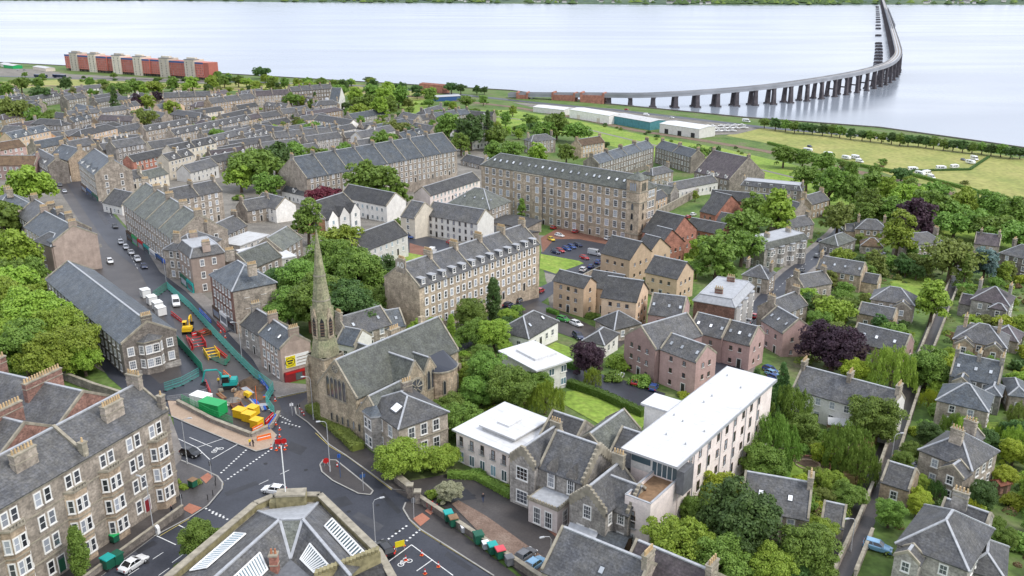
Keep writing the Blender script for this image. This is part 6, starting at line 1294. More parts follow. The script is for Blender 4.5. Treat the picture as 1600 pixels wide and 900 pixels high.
plain('bridge_iron',(.30,.31,.33),.6,var=.2,scale=.05); plain('bridge_deck',(.33,.29,.25),.9,var=.25,scale=.05); plain('pier_stone',(.085,.075,.08),.9,var=.35,scale=.3)
ribbon('deck',-wd,wd,-.5,0,'bridge_deck'); ribbon('parapet',-wd-.25,-wd,-.3,1.5,'bridge_iron'); ribbon('parapet',wd,wd+.25,-.3,1.5,'bridge_iron')
ribbon('girder',-wd-.1,-wd+.4,-2.6,-.5,'bridge_iron'); ribbon('girder',wd-.4,wd+.1,-2.6,-.5,'bridge_iron')
ribbon('rail_track',-2.6,-.9,.004,.25,'steel'); ribbon('rail_track',.9,2.6,.004,.25,'steel')
# high girders on the straight far part
sg=[s for s in cum if 1385<PIX(at(s)[0])[0]<1400 and PIX(at(s)[0])[1]<46]
if sg: ribbon('high_girder',-wd-.2,-wd+.4,0,7,'bridge_iron',min(sg),max(sg),40); ribbon('high_girder',wd-.4,wd+.2,0,7,'bridge_iron',min(sg),max(sg),40)
npier=0; px_s=[951,985,1020,1054.5,1087.5,1119,1149,1178,1206,1232,1257,1280,1301,1319,1336,1351,1363,1373,1381,1388,1394,1399]
fs_=[cum[-1]*i/6000 for i in range(6001)]; fx=[PIX(at(v)[0])[0] for v in fs_]; mxi=int(np.argmax(fx)); ps=[fs_[next(i for i in range(mxi) if fx[i]>=v)] for v in px_s]
while ps[-1]<cum[-1]-60: ps.append(ps[-1]+(32 if at(ps[-1])[0].length<1500 else 48))
for s in ps:
    p,d=at(s); q=Vector((-d.y,d.x,0)).normalized(); tt=Vector((d.x,d.y,0)).normalized(); b=MB(); zt=p.z-2.6; far_=p.length>1350
    def P3(a,c,z): v=p+q*a+tt*c; return (v.x-o0.x,v.y-o0.y,z)
    th=2.0
    if npier<3: legs=[(-3.6,3.6,-4.2,4.2)]
    else: legs=[(-5.2,-2.7,-6.4,-3.1),(2.7,5.2,3.1,6.4)]
    for a0,a1,b0,b1 in legs:
        b.add([P3(b0,-th*1.2,-4),P3(b1,-th*1.2,-4),P3(b1,th*1.2,-4),P3(b0,th*1.2,-4),P3(a0,-th*.8,zt),P3(a1,-th*.8,zt),P3(a1,th*.8,zt),P3(a0,th*.8,zt)],[(0,1,5,4),(1,2,6,5),(2,3,7,6),(3,0,4,7),(4,5,6,7)],'pier_stone')
        if not far_: b.add([P3(b0-.5,-th*1.6,-4),P3(b1+.5,-th*1.6,-4),P3(b1+.5,th*1.6,-4),P3(b0-.5,th*1.6,-4),P3(b0-.5,-th*1.6,1.2),P3(b1+.5,-th*1.6,1.2),P3(b1+.5,th*1.6,1.2),P3(b0-.5,th*1.6,1.2)],[(0,1,5,4),(1,2,6,5),(2,3,7,6),(3,0,4,7),(4,5,6,7)],'pier_stone')
    if npier>=3:   # arched head joining the two legs
        n=8; ys=[-2.75+5.5*i/n for i in range(n+1)]; rise=min(3.2,zt*.25)
        for c0 in(-th*.8,th*.8):
            b.add([P3(y,c0,zt) for y in ys]+[P3(y,c0,zt-3.6+ (rise*math.sqrt(max(0,1-(y/2.76)**2)))) for y in ys],[(i,i+1,i+1+n+1,i+n+1) for i in range(n)],'pier_stone')
        b.add([P3(y,c0,zt-3.6+rise*math.sqrt(max(0,1-(y/2.76)**2))) for c0 in(-th*.8,th*.8) for y in ys],[(i,i+1,i+1+n+1,i+n+1) for i in range(n)],'pier_stone')
        if npier>11 and not far_:
            b.add([P3(y,c,z) for z in(zt*.42,zt*.42+1.2) for c in(-1,1) for y in(-3.2,3.2)],[(0,1,5,4),(2,3,7,6),(0,1,3,2),(4,5,7,6)],'pier_stone')
    b.add([P3(-5.3,-th,zt-.6),P3(5.3,-th,zt-.6),P3(5.3,th,zt-.6),P3(-5.3,th,zt-.6),P3(-5.3,-th,zt+.1),P3(5.3,-th,zt+.1),P3(5.3,th,zt+.1),P3(-5.3,th,zt+.1)],[(3,2,1,0),(0,1,5,4),(1,2,6,5),(2,3,7,6),(3,0,4,7),(4,5,6,7)],'pier_stone')
    b.build('pier',BR); npier+=1
for px,w_ in((812,10),(877,22),(925,22)):   # red brick abutments
    ss_=[cum[i] for i in range(len(pl)) if PIX(pl[i])[0]>=px][0]; p,d=at(ss_); tt=Vector((d.x,d.y,0)).normalized(); q=Vector((-tt.y,tt.x,0)); b=MB()
    c=[p+tt*x+q*y for x,y in((-w_/2,-5.5),(w_/2,-5.5),(w_/2,5.5),(-w_/2,5.5))]; b.prism([(v.x-o0.x,v.y-o0.y) for v in c],-3,p.z-.3,'brick_red')
    for s_ in(-1,1):
        c=[p+tt*(s_*w_/2+x)+q*y for x,y in((-.9,-5.9),(.9,-5.9),(.9,5.9),(-.9,5.9))]; b.prism([(v.x-o0.x,v.y-o0.y) for v in c],-3,p.z+2.2,'brick_red')
    b.build('abutment',BR)
for pa,pb in((832,862),(893,912)):
    sa=[cum[i] for i in range(len(pl)) if PIX(pl[i])[0]>=pa-8][0]; sb=[cum[i] for i in range(len(pl)) if PIX(pl[i])[0]>=pb+8][0]
    for off in(-3.8,3.8):
        pts=[]
        for i in range(9):
            p,d=at(sa+(sb-sa)*i/8); q=Vector((-d.y,d.x,0)).normalized(); v=p+q*off; f=(i/8-.5)*2; pts.append((v.x-o0.x,v.y-o0.y,v.z-.8-3.8*f*f))
        MB().tube(pts,.35,'bridge_iron',6).build('arch_rib',BR)
# stumps of the older piers beside the straight part
grp='stumps of older piers beside the bridge'; sl=[(1371.5,104),(1372,99),(1372.3,93),(1372.6,88),(1373,83),(1373,78),(1373,73),(1372.6,68.5),(1372.3,56),(1372.2,45),(1372,40),(1372,35),(1372,31),(1371.8,27.5),(1371.6,24),(1371.4,21),(1371.2,18),(1371,15),(1370.8,12.5),(1370.5,10.5)]
for i,(px,py) in enumerate(sl):
    p=PZ(px,py,0); b=MB(); b.prism([(p.x+7*math.cos(k*PI/3),p.y+4.5*math.sin(k*PI/3)) for k in range(6)],-3,2.2,'pier_stone'); b.prism([(p.x+6*math.cos(k*PI/3),p.y+3.6*math.sin(k*PI/3)) for k in range(6)],2.2,3.0,'pier_stone'); tag(b.build('old_pier_stump'),f"dark old pier stump beside the bridge, {['nearest','second','third','fourth','fifth','sixth','seventh','eighth','ninth','tenth'][i]+' of the row from the curve' if i<10 else ['farthest','second','third','fourth','fifth','sixth','seventh','eighth','ninth','tenth'][19-i]+' of the row from the far shore'}",'stump',grp)
# ------------------------------------------------------------ trees and plants
random.seed(21)
M,Lt,Dk,Ye,Pu,Rd,Bl,Ol,Pa,Wi,Br='lf_mid','lf_light','lf_dark','lf_yellow','lf_purple','lf_red','lf_blue','lf_olive','lf_pale','lf_willow','lf_brown'
T=[(47,290,36,'broad',Lt),(8,350,32,'round',M),(24,396,36,'round',Lt),(4,430,30,'round',M),(50,425,22,'round',M),(15,478,40,'round',Lt),(52,496,44,'round',Lt),(38,545,40,'round',M),(92,518,38,'round',Lt),(112,542,42,'broad',Lt),(68,556,38,'round',Lt),(10,525,34,'round',Lt),(130,560,26,'round',Lt),(20,440,30,'round',Lt),(72,475,22,'broad',Ol),
(470,440,40,'round',M),(520,412,46,'round',M),(562,432,46,'round',M),(498,470,50,'round',M),(545,484,46,'round',Dk),(592,432,34,'round',Dk),(452,482,34,'round',M),(480,345,29,'oval',M),(612,470,24,'broad',Lt),(535,380,34,'round',Lt),(585,470,30,'round',M),(440,440,26,'round',Dk),
(375,275,24,'round',Lt),(400,260,35,'round',M),(430,252,32,'round',Dk),(458,248,26,'round',M),(418,290,22,'round',M),(445,282,18,'round',Lt),(505,306,22,'broad',Rd),(578,285,37,'round',M),(622,302,22,'round',M),(548,280,18,'round',Dk),(600,310,18,'round',M),(380,250,18,'round',M),(490,245,16,'round',M),
(735,492,28,'round',M),(771,470,30,'column',Dk),(772,522,26,'round',Lt),(742,520,24,'round',M),(705,510,16,'column',Lt),(815,330,16,'column',M),
(758,582,36,'round',M),(798,604,40,'round',M),(852,622,28,'weep',Lt),(722,655,32,'round',M),(742,612,26,'round',M),(828,556,20,'round',Dk),(702,640,26,'round',M),(730,590,24,'round',Lt),(775,640,20,'bush',Lt),(690,660,22,'bush',M),(840,600,22,'round',M),
(625,716,37,'broad',Lt),(686,716,26,'broad',Lt),(655,722,20,'bush',M),(703,768,18,'round',Pa),(675,770,13,'bush',Lt),(690,778,10,'bush',M),
(920,560,29,'round',Pu),(926,590,15,'weep',Lt),(968,562,24,'bush',Lt),(960,585,18,'bush',M),(1000,592,20,'bush',M),(850,500,8,'bush',M),(925,492,12,'bush',M),
(1160,818,62,'round',Dk),(1062,850,50,'round',Lt),(1088,805,30,'round',M),(1122,768,34,'round',Ye),(1262,862,44,'round',M),(1205,890,38,'round',Lt),(1282,832,24,'round',Lt),(1250,822,25,'round',Lt),(1032,885,34,'round',Lt),(1125,880,46,'round',M),(1075,785,22,'column',M),(1190,770,24,'round',Ye),(1235,880,30,'round',Dk),
(1198,640,34,'weep',Dk),(1232,640,36,'weep',M),(1208,690,40,'weep',M),(1180,612,26,'conifer',Dk),(1255,668,26,'round',M),(1190,722,30,'round',M),(1165,700,24,'weep',M),(1222,600,24,'conifer',Dk),(1325,700,36,'weep',M),(1345,725,28,'weep',M),(1300,752,20,'round',Lt),(1290,680,22,'bush',M),
(1366,655,36,'round',M),(1394,580,34,'weep',Wi),(1303,542,45,'broad',Pu),(1338,578,22,'round',Ye),(1450,575,30,'round',M),(1458,470,30,'oval',Lt),(1488,402,36,'round',Ol),(1430,588,20,'bush',Lt),(1240,520,14,'bush',Lt),(1300,490,28,'round',Lt),(1280,505,20,'round',M),(1325,480,20,'round',M),(1350,425,16,'round',M),(1475,640,22,'bush',M),
(1216,332,34,'oval',Lt),(1182,330,28,'round',M),(1164,352,32,'round',M),(1120,400,38,'round',M),(1160,384,32,'round',M),(1098,392,24,'round',Lt),(1088,420,16,'round',M),(1135,425,20,'bush',M),(1090,245,18,'round',M),(1116,246,17,'round',Dk),(1064,255,10,'bush',M),(1020,440,16,'round',Ol),(1050,455,18,'bush',Rd),(990,445,14,'bush',Lt),(1075,470,14,'bush',Lt),
(1225,243,18,'round',M),(1255,248,15,'round',M),(1285,254,18,'round',M),(1330,266,14,'round',M),(1262,276,22,'round',M),(1298,290,30,'round',M),(1332,300,26,'round',M),(1356,322,28,'round',M),(1310,342,26,'round',Ol),(1350,336,20,'round',M),(1428,342,32,'round',Pu),(1422,345,18,'round',Ol),(1404,366,30,'oval',Lt),(1456,326,28,'round',M),(1492,350,26,'broad',M),(1530,350,28,'broad',M),(1562,358,30,'broad',M),(1594,368,30,'broad',M),(1505,318,24,'round',Lt),(1545,322,22,'round',M),(1585,332,24,'round',M),(1385,296,20,'round',Lt),(1420,304,22,'round',Lt),(1460,300,20,'round',M),(1515,300,16,'bush',Dk),(1570,310,16,'bush',M),(1400,330,24,'round',M),(1365,290,22,'round',M),(1480,330,24,'round',M),(1420,285,18,'bush',M),(1465,365,20,'bush',Ol),(1380,250,8,'bush',M),(1540,412,22,'oval',Bl),(1508,425,18,'conifer',M),(1235,300,16,'round',Dk),
(700,200,24,'round',M),(735,206,28,'round',Dk),(762,202,20,'conifer',Dk),(790,186,12,'round',M),(776,214,20,'round',M),(830,188,12,'round',M),(815,202,10,'round',M),(870,197,21,'round',M),(900,205,18,'round',M),(850,202,18,'round',M),(930,228,14,'bush',M),(720,225,18,'round',M),(800,235,20,'round',M),(840,240,18,'round',Lt),(770,235,16,'round',M),(885,240,16,'round',M),(690,180,12,'round',M),(710,178,10,'round',M),
(530,141,12,'round',M),(556,150,14,'round',Lt),(582,145,15,'round',M),(602,152,20,'round',Lt),(622,150,18,'round',M),(570,162,17,'round',M),(592,170,19,'round',Lt),(562,174,16,'round',Lt),(608,165,15,'round',M),(582,136,12,'round',Dk),(625,138,11,'round',Dk),(650,140,10,'round',Dk),(672,150,12,'round',M),(705,136,10,'round',Dk),(720,138,9,'round',Dk),(745,140,7,'round',Dk),(757,141,6,'round',Dk),(700,160,10,'bush',M),(640,170,10,'bush',M),(728,158,12,'round',M),(755,157,8,'round',M),
(20,175,22,'round',Ol),(32,131,12,'round',M),(56,186,17,'round',M),(72,192,14,'round',M),(102,131,10,'round',Dk),(62,148,13,'round',Dk),(180,162,16,'conifer',Dk),(185,140,14,'round',M),(210,136,13,'round',M),(240,136,12,'round',Lt),(270,131,11,'round',M),(300,131,11,'round',Lt),(330,130,12,'round',Lt),(213,160,11,'oval',Pu),(246,152,9,'round',Pu),(228,160,13,'round',Lt),(268,170,14,'round',Lt),(225,186,17,'round',Ol),(350,127,9,'round',M),(372,126,9,'round',M),(408,113,11,'broad',Dk),(425,131,10,'round',M),(400,133,9,'round',Lt),(445,130,9,'round',M),(480,128,8,'round',M),(500,131,8,'round',M),(577,125,8,'broad',Dk),(455,156,12,'round',M),(475,158,9,'round',Lt),(492,153,7,'column',Dk),(407,198,9,'column',Dk),(490,200,13,'round',M),(620,206,20,'round',Ol),(600,222,20,'round',M),(645,212,16,'round',Dk),(590,196,12,'round',Lt),(338,212,12,'round',M),(365,170,6,'bush',Lt),(540,235,14,'round',M),(510,246,14,'round',M),(335,245,14,'round',M),(310,226,10,'bush',M),(130,228,14,'round',M),(15,230,8,'bush',M),(280,185,9,'bush',M),(430,205,10,'round',Lt),(30,205,9,'bush',M),(560,250,16,'round',Lt),(200,240,10,'round',M),(160,130,8,'round',M),(140,128,7,'round',M),(60,130,8,'round',M),(10,142,12,'round',M),(385,128,8,'round',Lt),(465,132,9,'round',Lt),(520,132,8,'round',M),
(700,805,6,'bush',M),(770,715,18,'bush',M),(785,760,12,'bush',Lt),(745,738,14,'bush',M),(1010,815,8,'bush',M),(305,752,10,'bush',Ol),(285,760,9,'bush',Lt),(255,785,10,'bush',Lt),(215,800,9,'bush',M),(160,815,20,'column',Lt),(122,865,34,'column',M),(10,895,18,'bush',M),(312,845,32,'oval',M),(285,885,16,'bush',M),(55,880,10,'bush',M),(200,805,7,'bush',Lt),(70,480,20,'round',M)]
for px,py,r,kd,mt in T: tree(px,py,r,kd,mt)
for i,px in enumerate([1195,1212,1228,1242,1257,1270,1286,1300,1313,1330,1348,1361,1378,1394,1407,1420,1436,1448,1460,1475,1490,1505,1520,1535,1550,1565,1580,1595]):
    py=192+(px-1195)*.118+random.uniform(-1,1); tree(px,py,random.uniform(8,9.5),'round',random.choice([Dk,M]),group='avenue of trees along the river road',label=f"round avenue tree on the riverside, {['first','second','third','fourth','fifth','sixth','seventh','eighth','ninth','tenth','eleventh','twelfth','thirteenth','fourteenth'][i if i<14 else 27-i]} of the row from the {'warehouse' if i<14 else 'right edge'} end")
def inpoly(x,y,pg):
    c=False; j=len(pg)-1
    for i in range(len(pg)):
        a,b_=pg[i],pg[j]
        if (a[1]>y)!=(b_[1]>y) and x<(b_[0]-a[0])*(y-a[1])/(b_[1]-a[1])+a[0]: c=not c
        j=i
    return c
def seg_d(p,a,b_):
    d=b_-a; t=max(0,min(1,(p-a).dot(d)/d.length_squared)); return (p-a-d*t).length
BIGP=[gp(q) for q in([(1222,722),(1260,715),(1300,730),(1292,750),(1240,755),(1225,740)],[(885,612),(915,610),(1000,640),(1015,655),(985,690),(930,660),(880,632)])]
def free(x,y,m=1.5):
    p=Vector((x,y))
    for f in FOOT:
        if inpoly(x,y,f): return False
        for i in range(len(f)):
            if seg_d(p,Vector(f[i][:2]),Vector(f[(i+1)%len(f)][:2]))<m: return False
    for pl_,w_ in((LN,2.8),(S3,6.5)):
        if min(seg_d(p,a,c) for a,c in zip(pl_,pl_[1:]))<w_: return False
    return not any(inpoly(x,y,b_) for b_ in BIGP)
def scatter(poly,n,rlo,rhi,kinds,mats,mf=.75):
    pw=gp(poly); xs_=[p[0] for p in pw]; ys_=[p[1] for p in pw]; k=0; tries=0
    while k<n and tries<n*30:
        tries+=1; x,y=random.uniform(min(xs_),max(xs_)),random.uniform(min(ys_),max(ys_)); r=random.uniform(rlo,rhi)
        if not inpoly(x,y,pw) or not free(x,y,r*mf) or any((x-a)**2+(y-b_)**2<(.55*(r+c))**2 for a,b_,c in trees_made): continue
        kd=random.choice(kinds); hc={'round':1.04,'broad':.85,'oval':1.32,'conifer':1.38,'column':1.15,'bush':.5,'weep':1.0}[kd]*r
        q=PIX((x,y,terr(x,y)+hc)); d=(Vector((x,y,terr(x,y)))-cam.location).length; tree(q[0],q[1],r*F/d,kd,random.choice(mats)); k+=1
GA=[[(1170,770),(1220,700),(1330,690),(1372,745),(1310,890),(1240,900)],[(1435,570),(1640,540),(1640,920),(1360,930),(1400,760)],[(1195,455),(1330,440),(1440,540),(1330,600),(1250,570)],[(1440,430),(1640,400),(1640,560),(1470,560)],[(690,560),(760,540),(830,640),(720,700),(690,650)],[(1060,390),(1200,330),(1250,400),(1100,440)],[(1250,380),(1340,330),(1500,400),(1470,440),(1320,450)]]
scatter(GA[1],78,1.6,3.8,['round','broad','bush','oval','bush','weep'],[M,Lt,M,Ol,Dk,Ye])
scatter(GA[0],30,1.5,3.2,['broad','bush','bush'],[M,Lt,Ol,Ye]); scatter(GA[2],40,1.6,3.6,['broad','bush','bush','round'],[M,Lt,Ol,Dk]); scatter(GA[3],46,1.6,3.8,['round','bush','bush','oval','broad'],[M,Lt,Ol,Ye,Br])
scatter(GA[4],12,1.6,3.0,['round','bush'],[M,Lt]); scatter(GA[5],14,1.5,3.2,['round','bush'],[M,Lt]); scatter(GA[6],42,1.8,4.4,['broad','round','bush','oval'],[M,Lt,Ol,Dk])
scatter([(1240,262),(1330,262),(1640,345),(1640,395),(1480,370),(1330,320)],24,3.2,5.5,['broad','broad','round'],[M,Lt,M,Dk])
scatter([(60,150),(330,140),(560,140),(700,165),(690,230),(560,215),(300,205),(140,200)],62,3.0,6.0,['round','bush','broad','oval'],[M,Lt,Dk,Ol])
scatter([(0,380),(100,440),(140,500),(100,560),(0,560)],7,2.5,4.5,['round'],[Lt,M])
scatter([(230,205),(480,235),(470,320),(360,330),(350,250)],14,2.0,3.6,['round','bush'],[M,Lt,Dk])
scatter([(1300,236),(1640,318),(1640,332),(1480,300)],16,1.8,3.0,['bush'],[M,Ol,Br])
scatter([(780,172),(960,196),(1180,236),(1180,246),(960,212),(780,182)],20,1.6,2.8,['bush'],[M,Dk,Ol])
# hedges
def hedge(pts,w_,h_,mat,label): tag(leaf_box('hedge',[G(*p) for p in pts],w_,h_,mat),label,'hedge','hedges')
hedge([(486,640),(505,655),(545,690),(560,705)],2.6,1.4,'lf_olive','thick olive hedge in front of the church facade')
hedge([(888,604),(940,622),(1005,652)],1.6,1.8,'lf_hedge','long clipped hedge edging the bright lawn')
hedge([(865,568),(905,580)],1.2,1.6,'lf_hedge','short clipped hedge above the lower car park')
hedge([(1425,268),(1515,266),(1545,246)],1.5,1.2,'lf_dark','dark thin hedge dividing the caravan field'); hedge([(1200,225),(1330,258),(1425,275),(1500,294),(1600,322)],2.2,1.8,'lf_mid','long boundary hedge along the lower edge of the field')
hedge([(1225,712),(1230,735),(1215,760)],1.5,2.6,'lf_hedge','tall hedge on the left of the round flower bed lawn'); hedge([(1290,690),(1335,705)],1.4,3,'lf_dark','dark hedge behind the round flower bed'); hedge([(1325,760),(1345,715),(1360,690)],2.4,2.2,'lf_brown','brown and green hedge left of the lane'); hedge([(1405,632),(1430,636)],1.6,2,'lf_hedge','short hedge in a garden left of the lane') if False else None
hedge([(855,487),(872,493)],1.2,1.2,'lf_hedge','small clipped hedge in front of the tan houses'); hedge([(700,745),(745,748),(800,778)],1.6,1.1,'lf_mid','leafy border hedge around the curved drive'); hedge([(1400,410),(1450,405)],1.6,2.0,'lf_hedge','clipped hedge in front of the wooden garden balcony')
hedge([(1070,620),(1090,600)],1.5,2,'lf_hedge','hedge strip left of the white block') if False else None
# rough undergrowth in the gardens: nobody could count it
def undergrowth(polys,n,mats,name,label):
    b=MB(); r=random.Random(5); mats_=mats
    cl=[]
    for poly in polys:
        pw=gp(poly); xs_=[p[0] for p in pw]; ys_=[p[1] for p in pw]; k=0
        while k<n:
            x,y=r.uniform(min(xs_),max(xs_)),r.uniform(min(ys_),max(ys_)); k+=1
            if inpoly(x,y,pw) and free(x,y,1.0): cl.append((x,y,r.uniform(.5,1.5)))
    V=[];F_=[];mi=[]
    for x,y,s in cl:
        m_=r.randrange(len(mats_)); z=terr(x,y)
        for i in range(70):
            d=Vector((r.gauss(0,1),r.gauss(0,1),abs(r.gauss(0,.8)))).normalized(); p=Vector((x,y,z))+Vector((d.x*s,d.y*s,d.z*s*.9))
            nn=(d+Vector((r.gauss(0,.4),r.gauss(0,.4),.3))).normalized(); t=nn.orthogonal().normalized(); t.rotate(Matrix.Rotation(r.uniform(0,6.28),3,nn)); bt=nn.cross(t); q=.2*r.uniform(.7,1.4); o=len(V)
            V+=[p-t*q,p+bt*q*.6,p+t*q,p-bt*q*.6]; F_.append((o,o+1,o+2,o+3)); mi.append(m_)
    me=bpy.data.meshes.new(name); me.from_pydata([tuple(v) for v in V],[],F_)
    for m_ in mats_: me.materials.append(MT[m_])
    me.polygons.foreach_set('material_index',mi); o=link(name,me); tag(S(o,'stuff'),label,'undergrowth')
undergrowth(GA,430,[M,Lt,Ol,Dk,Br],'garden_undergrowth','tangled low shrubs and flowers covering the back gardens')

scatter([(600,470),(690,520),(720,560),(690,600),(640,520)],9,1.6,3.0,['round','bush'],[M,Lt])
scatter([(690,500),(800,480),(830,500),(790,560),(720,560)],9,1.4,2.8,['round','bush'],[M,Lt,Dk])
scatter([(480,290),(560,300),(640,330),(600,400),(480,380)],8,1.5,2.6,['bush','round'],[M,Lt])
scatter([(1040,560),(1130,560),(1170,600),(1120,640),(1060,620)],8,1.2,2.2,['bush'],[M,Lt,Ye])
scatter([(0,440),(70,445),(110,500),(60,500)],5,2.0,4.0,['round'],[Lt,M])

scatter([(330,122),(560,131),(700,148),(690,160),(540,148),(330,140)],26,4.0,6.5,['broad','round'],[M,Lt,Dk])
scatter([(0,122),(110,118),(330,128),(330,136),(110,130),(0,136)],14,3.0,4.5,['broad','bush'],[M,Dk])
scatter([(700,170),(800,178),(960,225),(940,240),(800,225),(700,205)],14,3.5,6.0,['broad','round'],[M,Lt,Dk])

scatter([(20,150),(330,140),(560,142),(700,170),(690,232),(560,235),(300,225),(150,215),(20,200)],60,2.6,4.6,['bush','broad','oval','broad'],[M,Lt,Dk,Ol],.3)
scatter([(1010,250),(1100,250),(1250,300),(1300,340),(1200,360),(1040,310)],18,1.8,3.4,['bush','broad','oval'],[M,Lt,Dk],.4)
scatter([(480,240),(740,235),(750,300),(650,300),(480,290)],10,1.8,3.2,['bush','broad'],[M,Lt],.4)
for px,py,r_,m_ in [(62,872,10,M),(88,858,8,Lt),(136,833,9,M),(186,812,8,Ol),(232,792,9,Lt),(262,774,9,M),(275,752,9,Lt),(110,846,7,Ol)]: tree(px,py,r_,'bush',m_)
# ------------------------------------------------------------ vehicles
random.seed(8)
st_=(10,13)
for px,py,c,k in [(94,291,'grey','hatch'),(101,301,'silver','hatch'),(180,356,'black','saloon'),(189,381,'silver','hatch'),(197,389,'silver','hatch'),(205,397,'silver','saloon'),(215,408,'silver','suv'),(225,419,'navy','hatch'),(172,411,'white','hatch'),(108,283,'black','hatch')]: vehicle(px,py,*st_,c,k,group='cars parked along the main street')
vehicle(275,477,5,15,'white','van','white panel van parked inside the green site fence')
vehicle(298,712,14,4,'black','hatch','black hatchback waiting beside the cycle box at the junction','cars on the road'); vehicle(209,886,12,-8,'white','saloon','white saloon parked at the lower left kerb'); vehicle(428,770,-15,-2,'white','hatch','small white car turning at the junction behind the flagpole','cars on the road'); vehicle(601,863,-8,-10,'black','suv','black car at the stop line beside the school','cars on the road')
vehicle(821,872,10,-7,'grey','hatch','dark grey car parked beside the drive wall at bottom edge'); vehicle(836,886,10,-7,'lightblue','hatch','pale blue car parked beside the drive wall at bottom edge')
for px,py,c,k in [(967,592,'white','suv'),(993,600,'red','hatch'),(1021,609,'blue','hatch')]: vehicle(px,py,6,-9,c,k)
for px,py,dx,dy,c,k in [(794,479,10,-5,'navy','hatch'),(810,472,10,-5,'grey','hatch'),(844,457,10,-5,'red','hatch'),(880,502,10,3,'green','hatch'),(900,509,10,4,'white','hatch'),(903,529,8,6,'navy','suv'),(1170,505,8,-10,'white','hatch'),(1178,497,8,-10,'red','hatch'),(1192,483,8,-10,'white','hatch'),(1205,470,8,-9,'red','hatch'),(1240,437,8,-8,'white','hatch'),(1253,425,8,-8,'grey','hatch'),(1276,402,9,-8,'grey','hatch'),(1302,376,9,-9,'white','hatch'),(1310,369,9,-8,'silver','hatch'),(1317,362,9,-8,'silver','hatch'),(1156,520,8,-12,'silver','hatch'),
 (1376,397,10,2,'silver','hatch'),(1378,402,10,2,'silver','hatch'),(1374,406,10,2,'white','hatch'),
 (868,396,9,3,'navy','hatch'),(875,394,9,3,'red','hatch'),(885,391,9,3,'blue','hatch'),(893,388,9,3,'blue','hatch'),(903,385,9,3,'navy','hatch'),(913,405,9,3,'red','hatch'),(861,376,8,4,'yellow','hatch'),(874,370,9,2,'white','hatch'),(865,358,9,-3,'red','hatch'),(899,364,9,-3,'red','hatch'),(950,375,9,-2,'white','hatch'),(996,382,8,-4,'white','hatch'),(911,424,10,-6,'white','suv'),(923,419,10,-6,'blue','hatch'),(934,412,10,-6,'blue','hatch'),(929,399,10,2,'silver','van'),
 (675,396,8,-5,'white','van'),(546,364,9,1,'black','hatch'),(553,362,9,1,'lightblue','hatch'),(705,382,9,2,'red','hatch'),(775,365,9,-3,'white','hatch'),(782,361,9,-3,'red','hatch'),(640,372,9,3,'blue','hatch'),
 (66,457,10,-2,'navy','suv'),(58,453,10,-2,'black','hatch'),(86,467,10,-3,'white','saloon'),(1203,581,10,4,'blue','hatch'),(1207,588,10,4,'lightblue','hatch'),(1211,595,10,4,'blue','hatch'),(1370,860,10,3,'lightblue','suv'),(1412,722,10,4,'navy','hatch'),(1420,730,10,4,'black','hatch'),(1075,341,10,-3,'red','hatch'),(1083,337,10,-3,'white','hatch'),(1058,347,10,-2,'white','hatch'),(1378,511,10,1,'white','hatch'),(1280,378,9,-8,'navy','hatch'),
 (1265,230,9,2,'navy','hatch'),(1505,251,8,2,'grey','hatch'),(1303,207,10,1,'red','hatch'),(1364,215,10,1,'red','hatch'),(1010,181,10,1,'white','van'),(1050,185,10,1,'white','hatch'),(979,172,10,1,'red','hatch'),(610,160,8,4,'white','hatch'),(622,157,8,4,'silver','hatch'),(635,154,8,4,'white','van'),(28,110,10,1,'silver','hatch'),(38,110,10,1,'grey','hatch')]: vehicle(px,py,dx,dy,c,k)
for px,py,dx,dy,k in [(1262,237,10,1,'caravan'),(1294,243,10,1,'caravan'),(1322,249,10,2,'caravan'),(1337,249,10,2,'camper'),(1343,254,10,2,'van'),(1426,267,10,0,'caravan'),(1437,274,10,2,'caravan'),(1448,273,10,-1,'camper'),(1455,279,10,3,'van'),(1470,265,10,0,'caravan'),(1491,263,10,-1,'caravan'),(1516,256,10,2,'caravan'),(1522,250,10,3,'camper'),(1166,191,10,1,'camper')]: vehicle(px,py,dx,dy,'white',k,group='caravans and campers on the field')
# boats laid up in the yard
bm=MB(); secs=[]
for x,y,zk in((-3.2,.95,.4),(-1,1.15,.2),(1.2,1.0,.25),(2.6,.5,.5),(3.3,.04,.9)): secs.append([(x,-y,1.3),(x,-y*.75,.7),(x,0,zk),(x,y*.75,.7),(x,y,1.3),(x,-y,1.3)])
loft(bm,secs,'white_paint'); hull=bm.mesh('hull'); cb=MB(); cb.box(-1.4,-.6,1.3,1.0,.6,2.1,'white_paint',.25,.12); cb.box(-1.2,-.62,1.5,.7,.62,1.85,'car_glass',.05,.02); cabin=cb.mesh('cabin'); cr_=MB(); cr_.box(-1.8,-.5,-.1,-1.5,.5,.7,'steel'); cr_.box(1.2,-.4,-.1,1.5,.4,.6,'steel'); crm=cr_.mesh('cradle')
r=random.Random(2)
for i in range(16):
    px=1104+ (i%6)*11+r.uniform(-2,2)+ (i//6)*4; py=199+(i//6)*4-(i%6)*.3; p=G(px,py); rz=r.uniform(-.4,.5); E=empty('laid_up_boat',(p.x,p.y,terr(p.x,p.y)+.12),rz); link('hull',hull,E); link('cabin',cabin,E); link('cradle',crm,E); tag(E,'boat','boat','boats laid up in the yard'); auto(E,['small white boat laid up ashore','white cabin boat standing on a cradle','pale boat on shore'][i//6],(p.x,p.y,5))
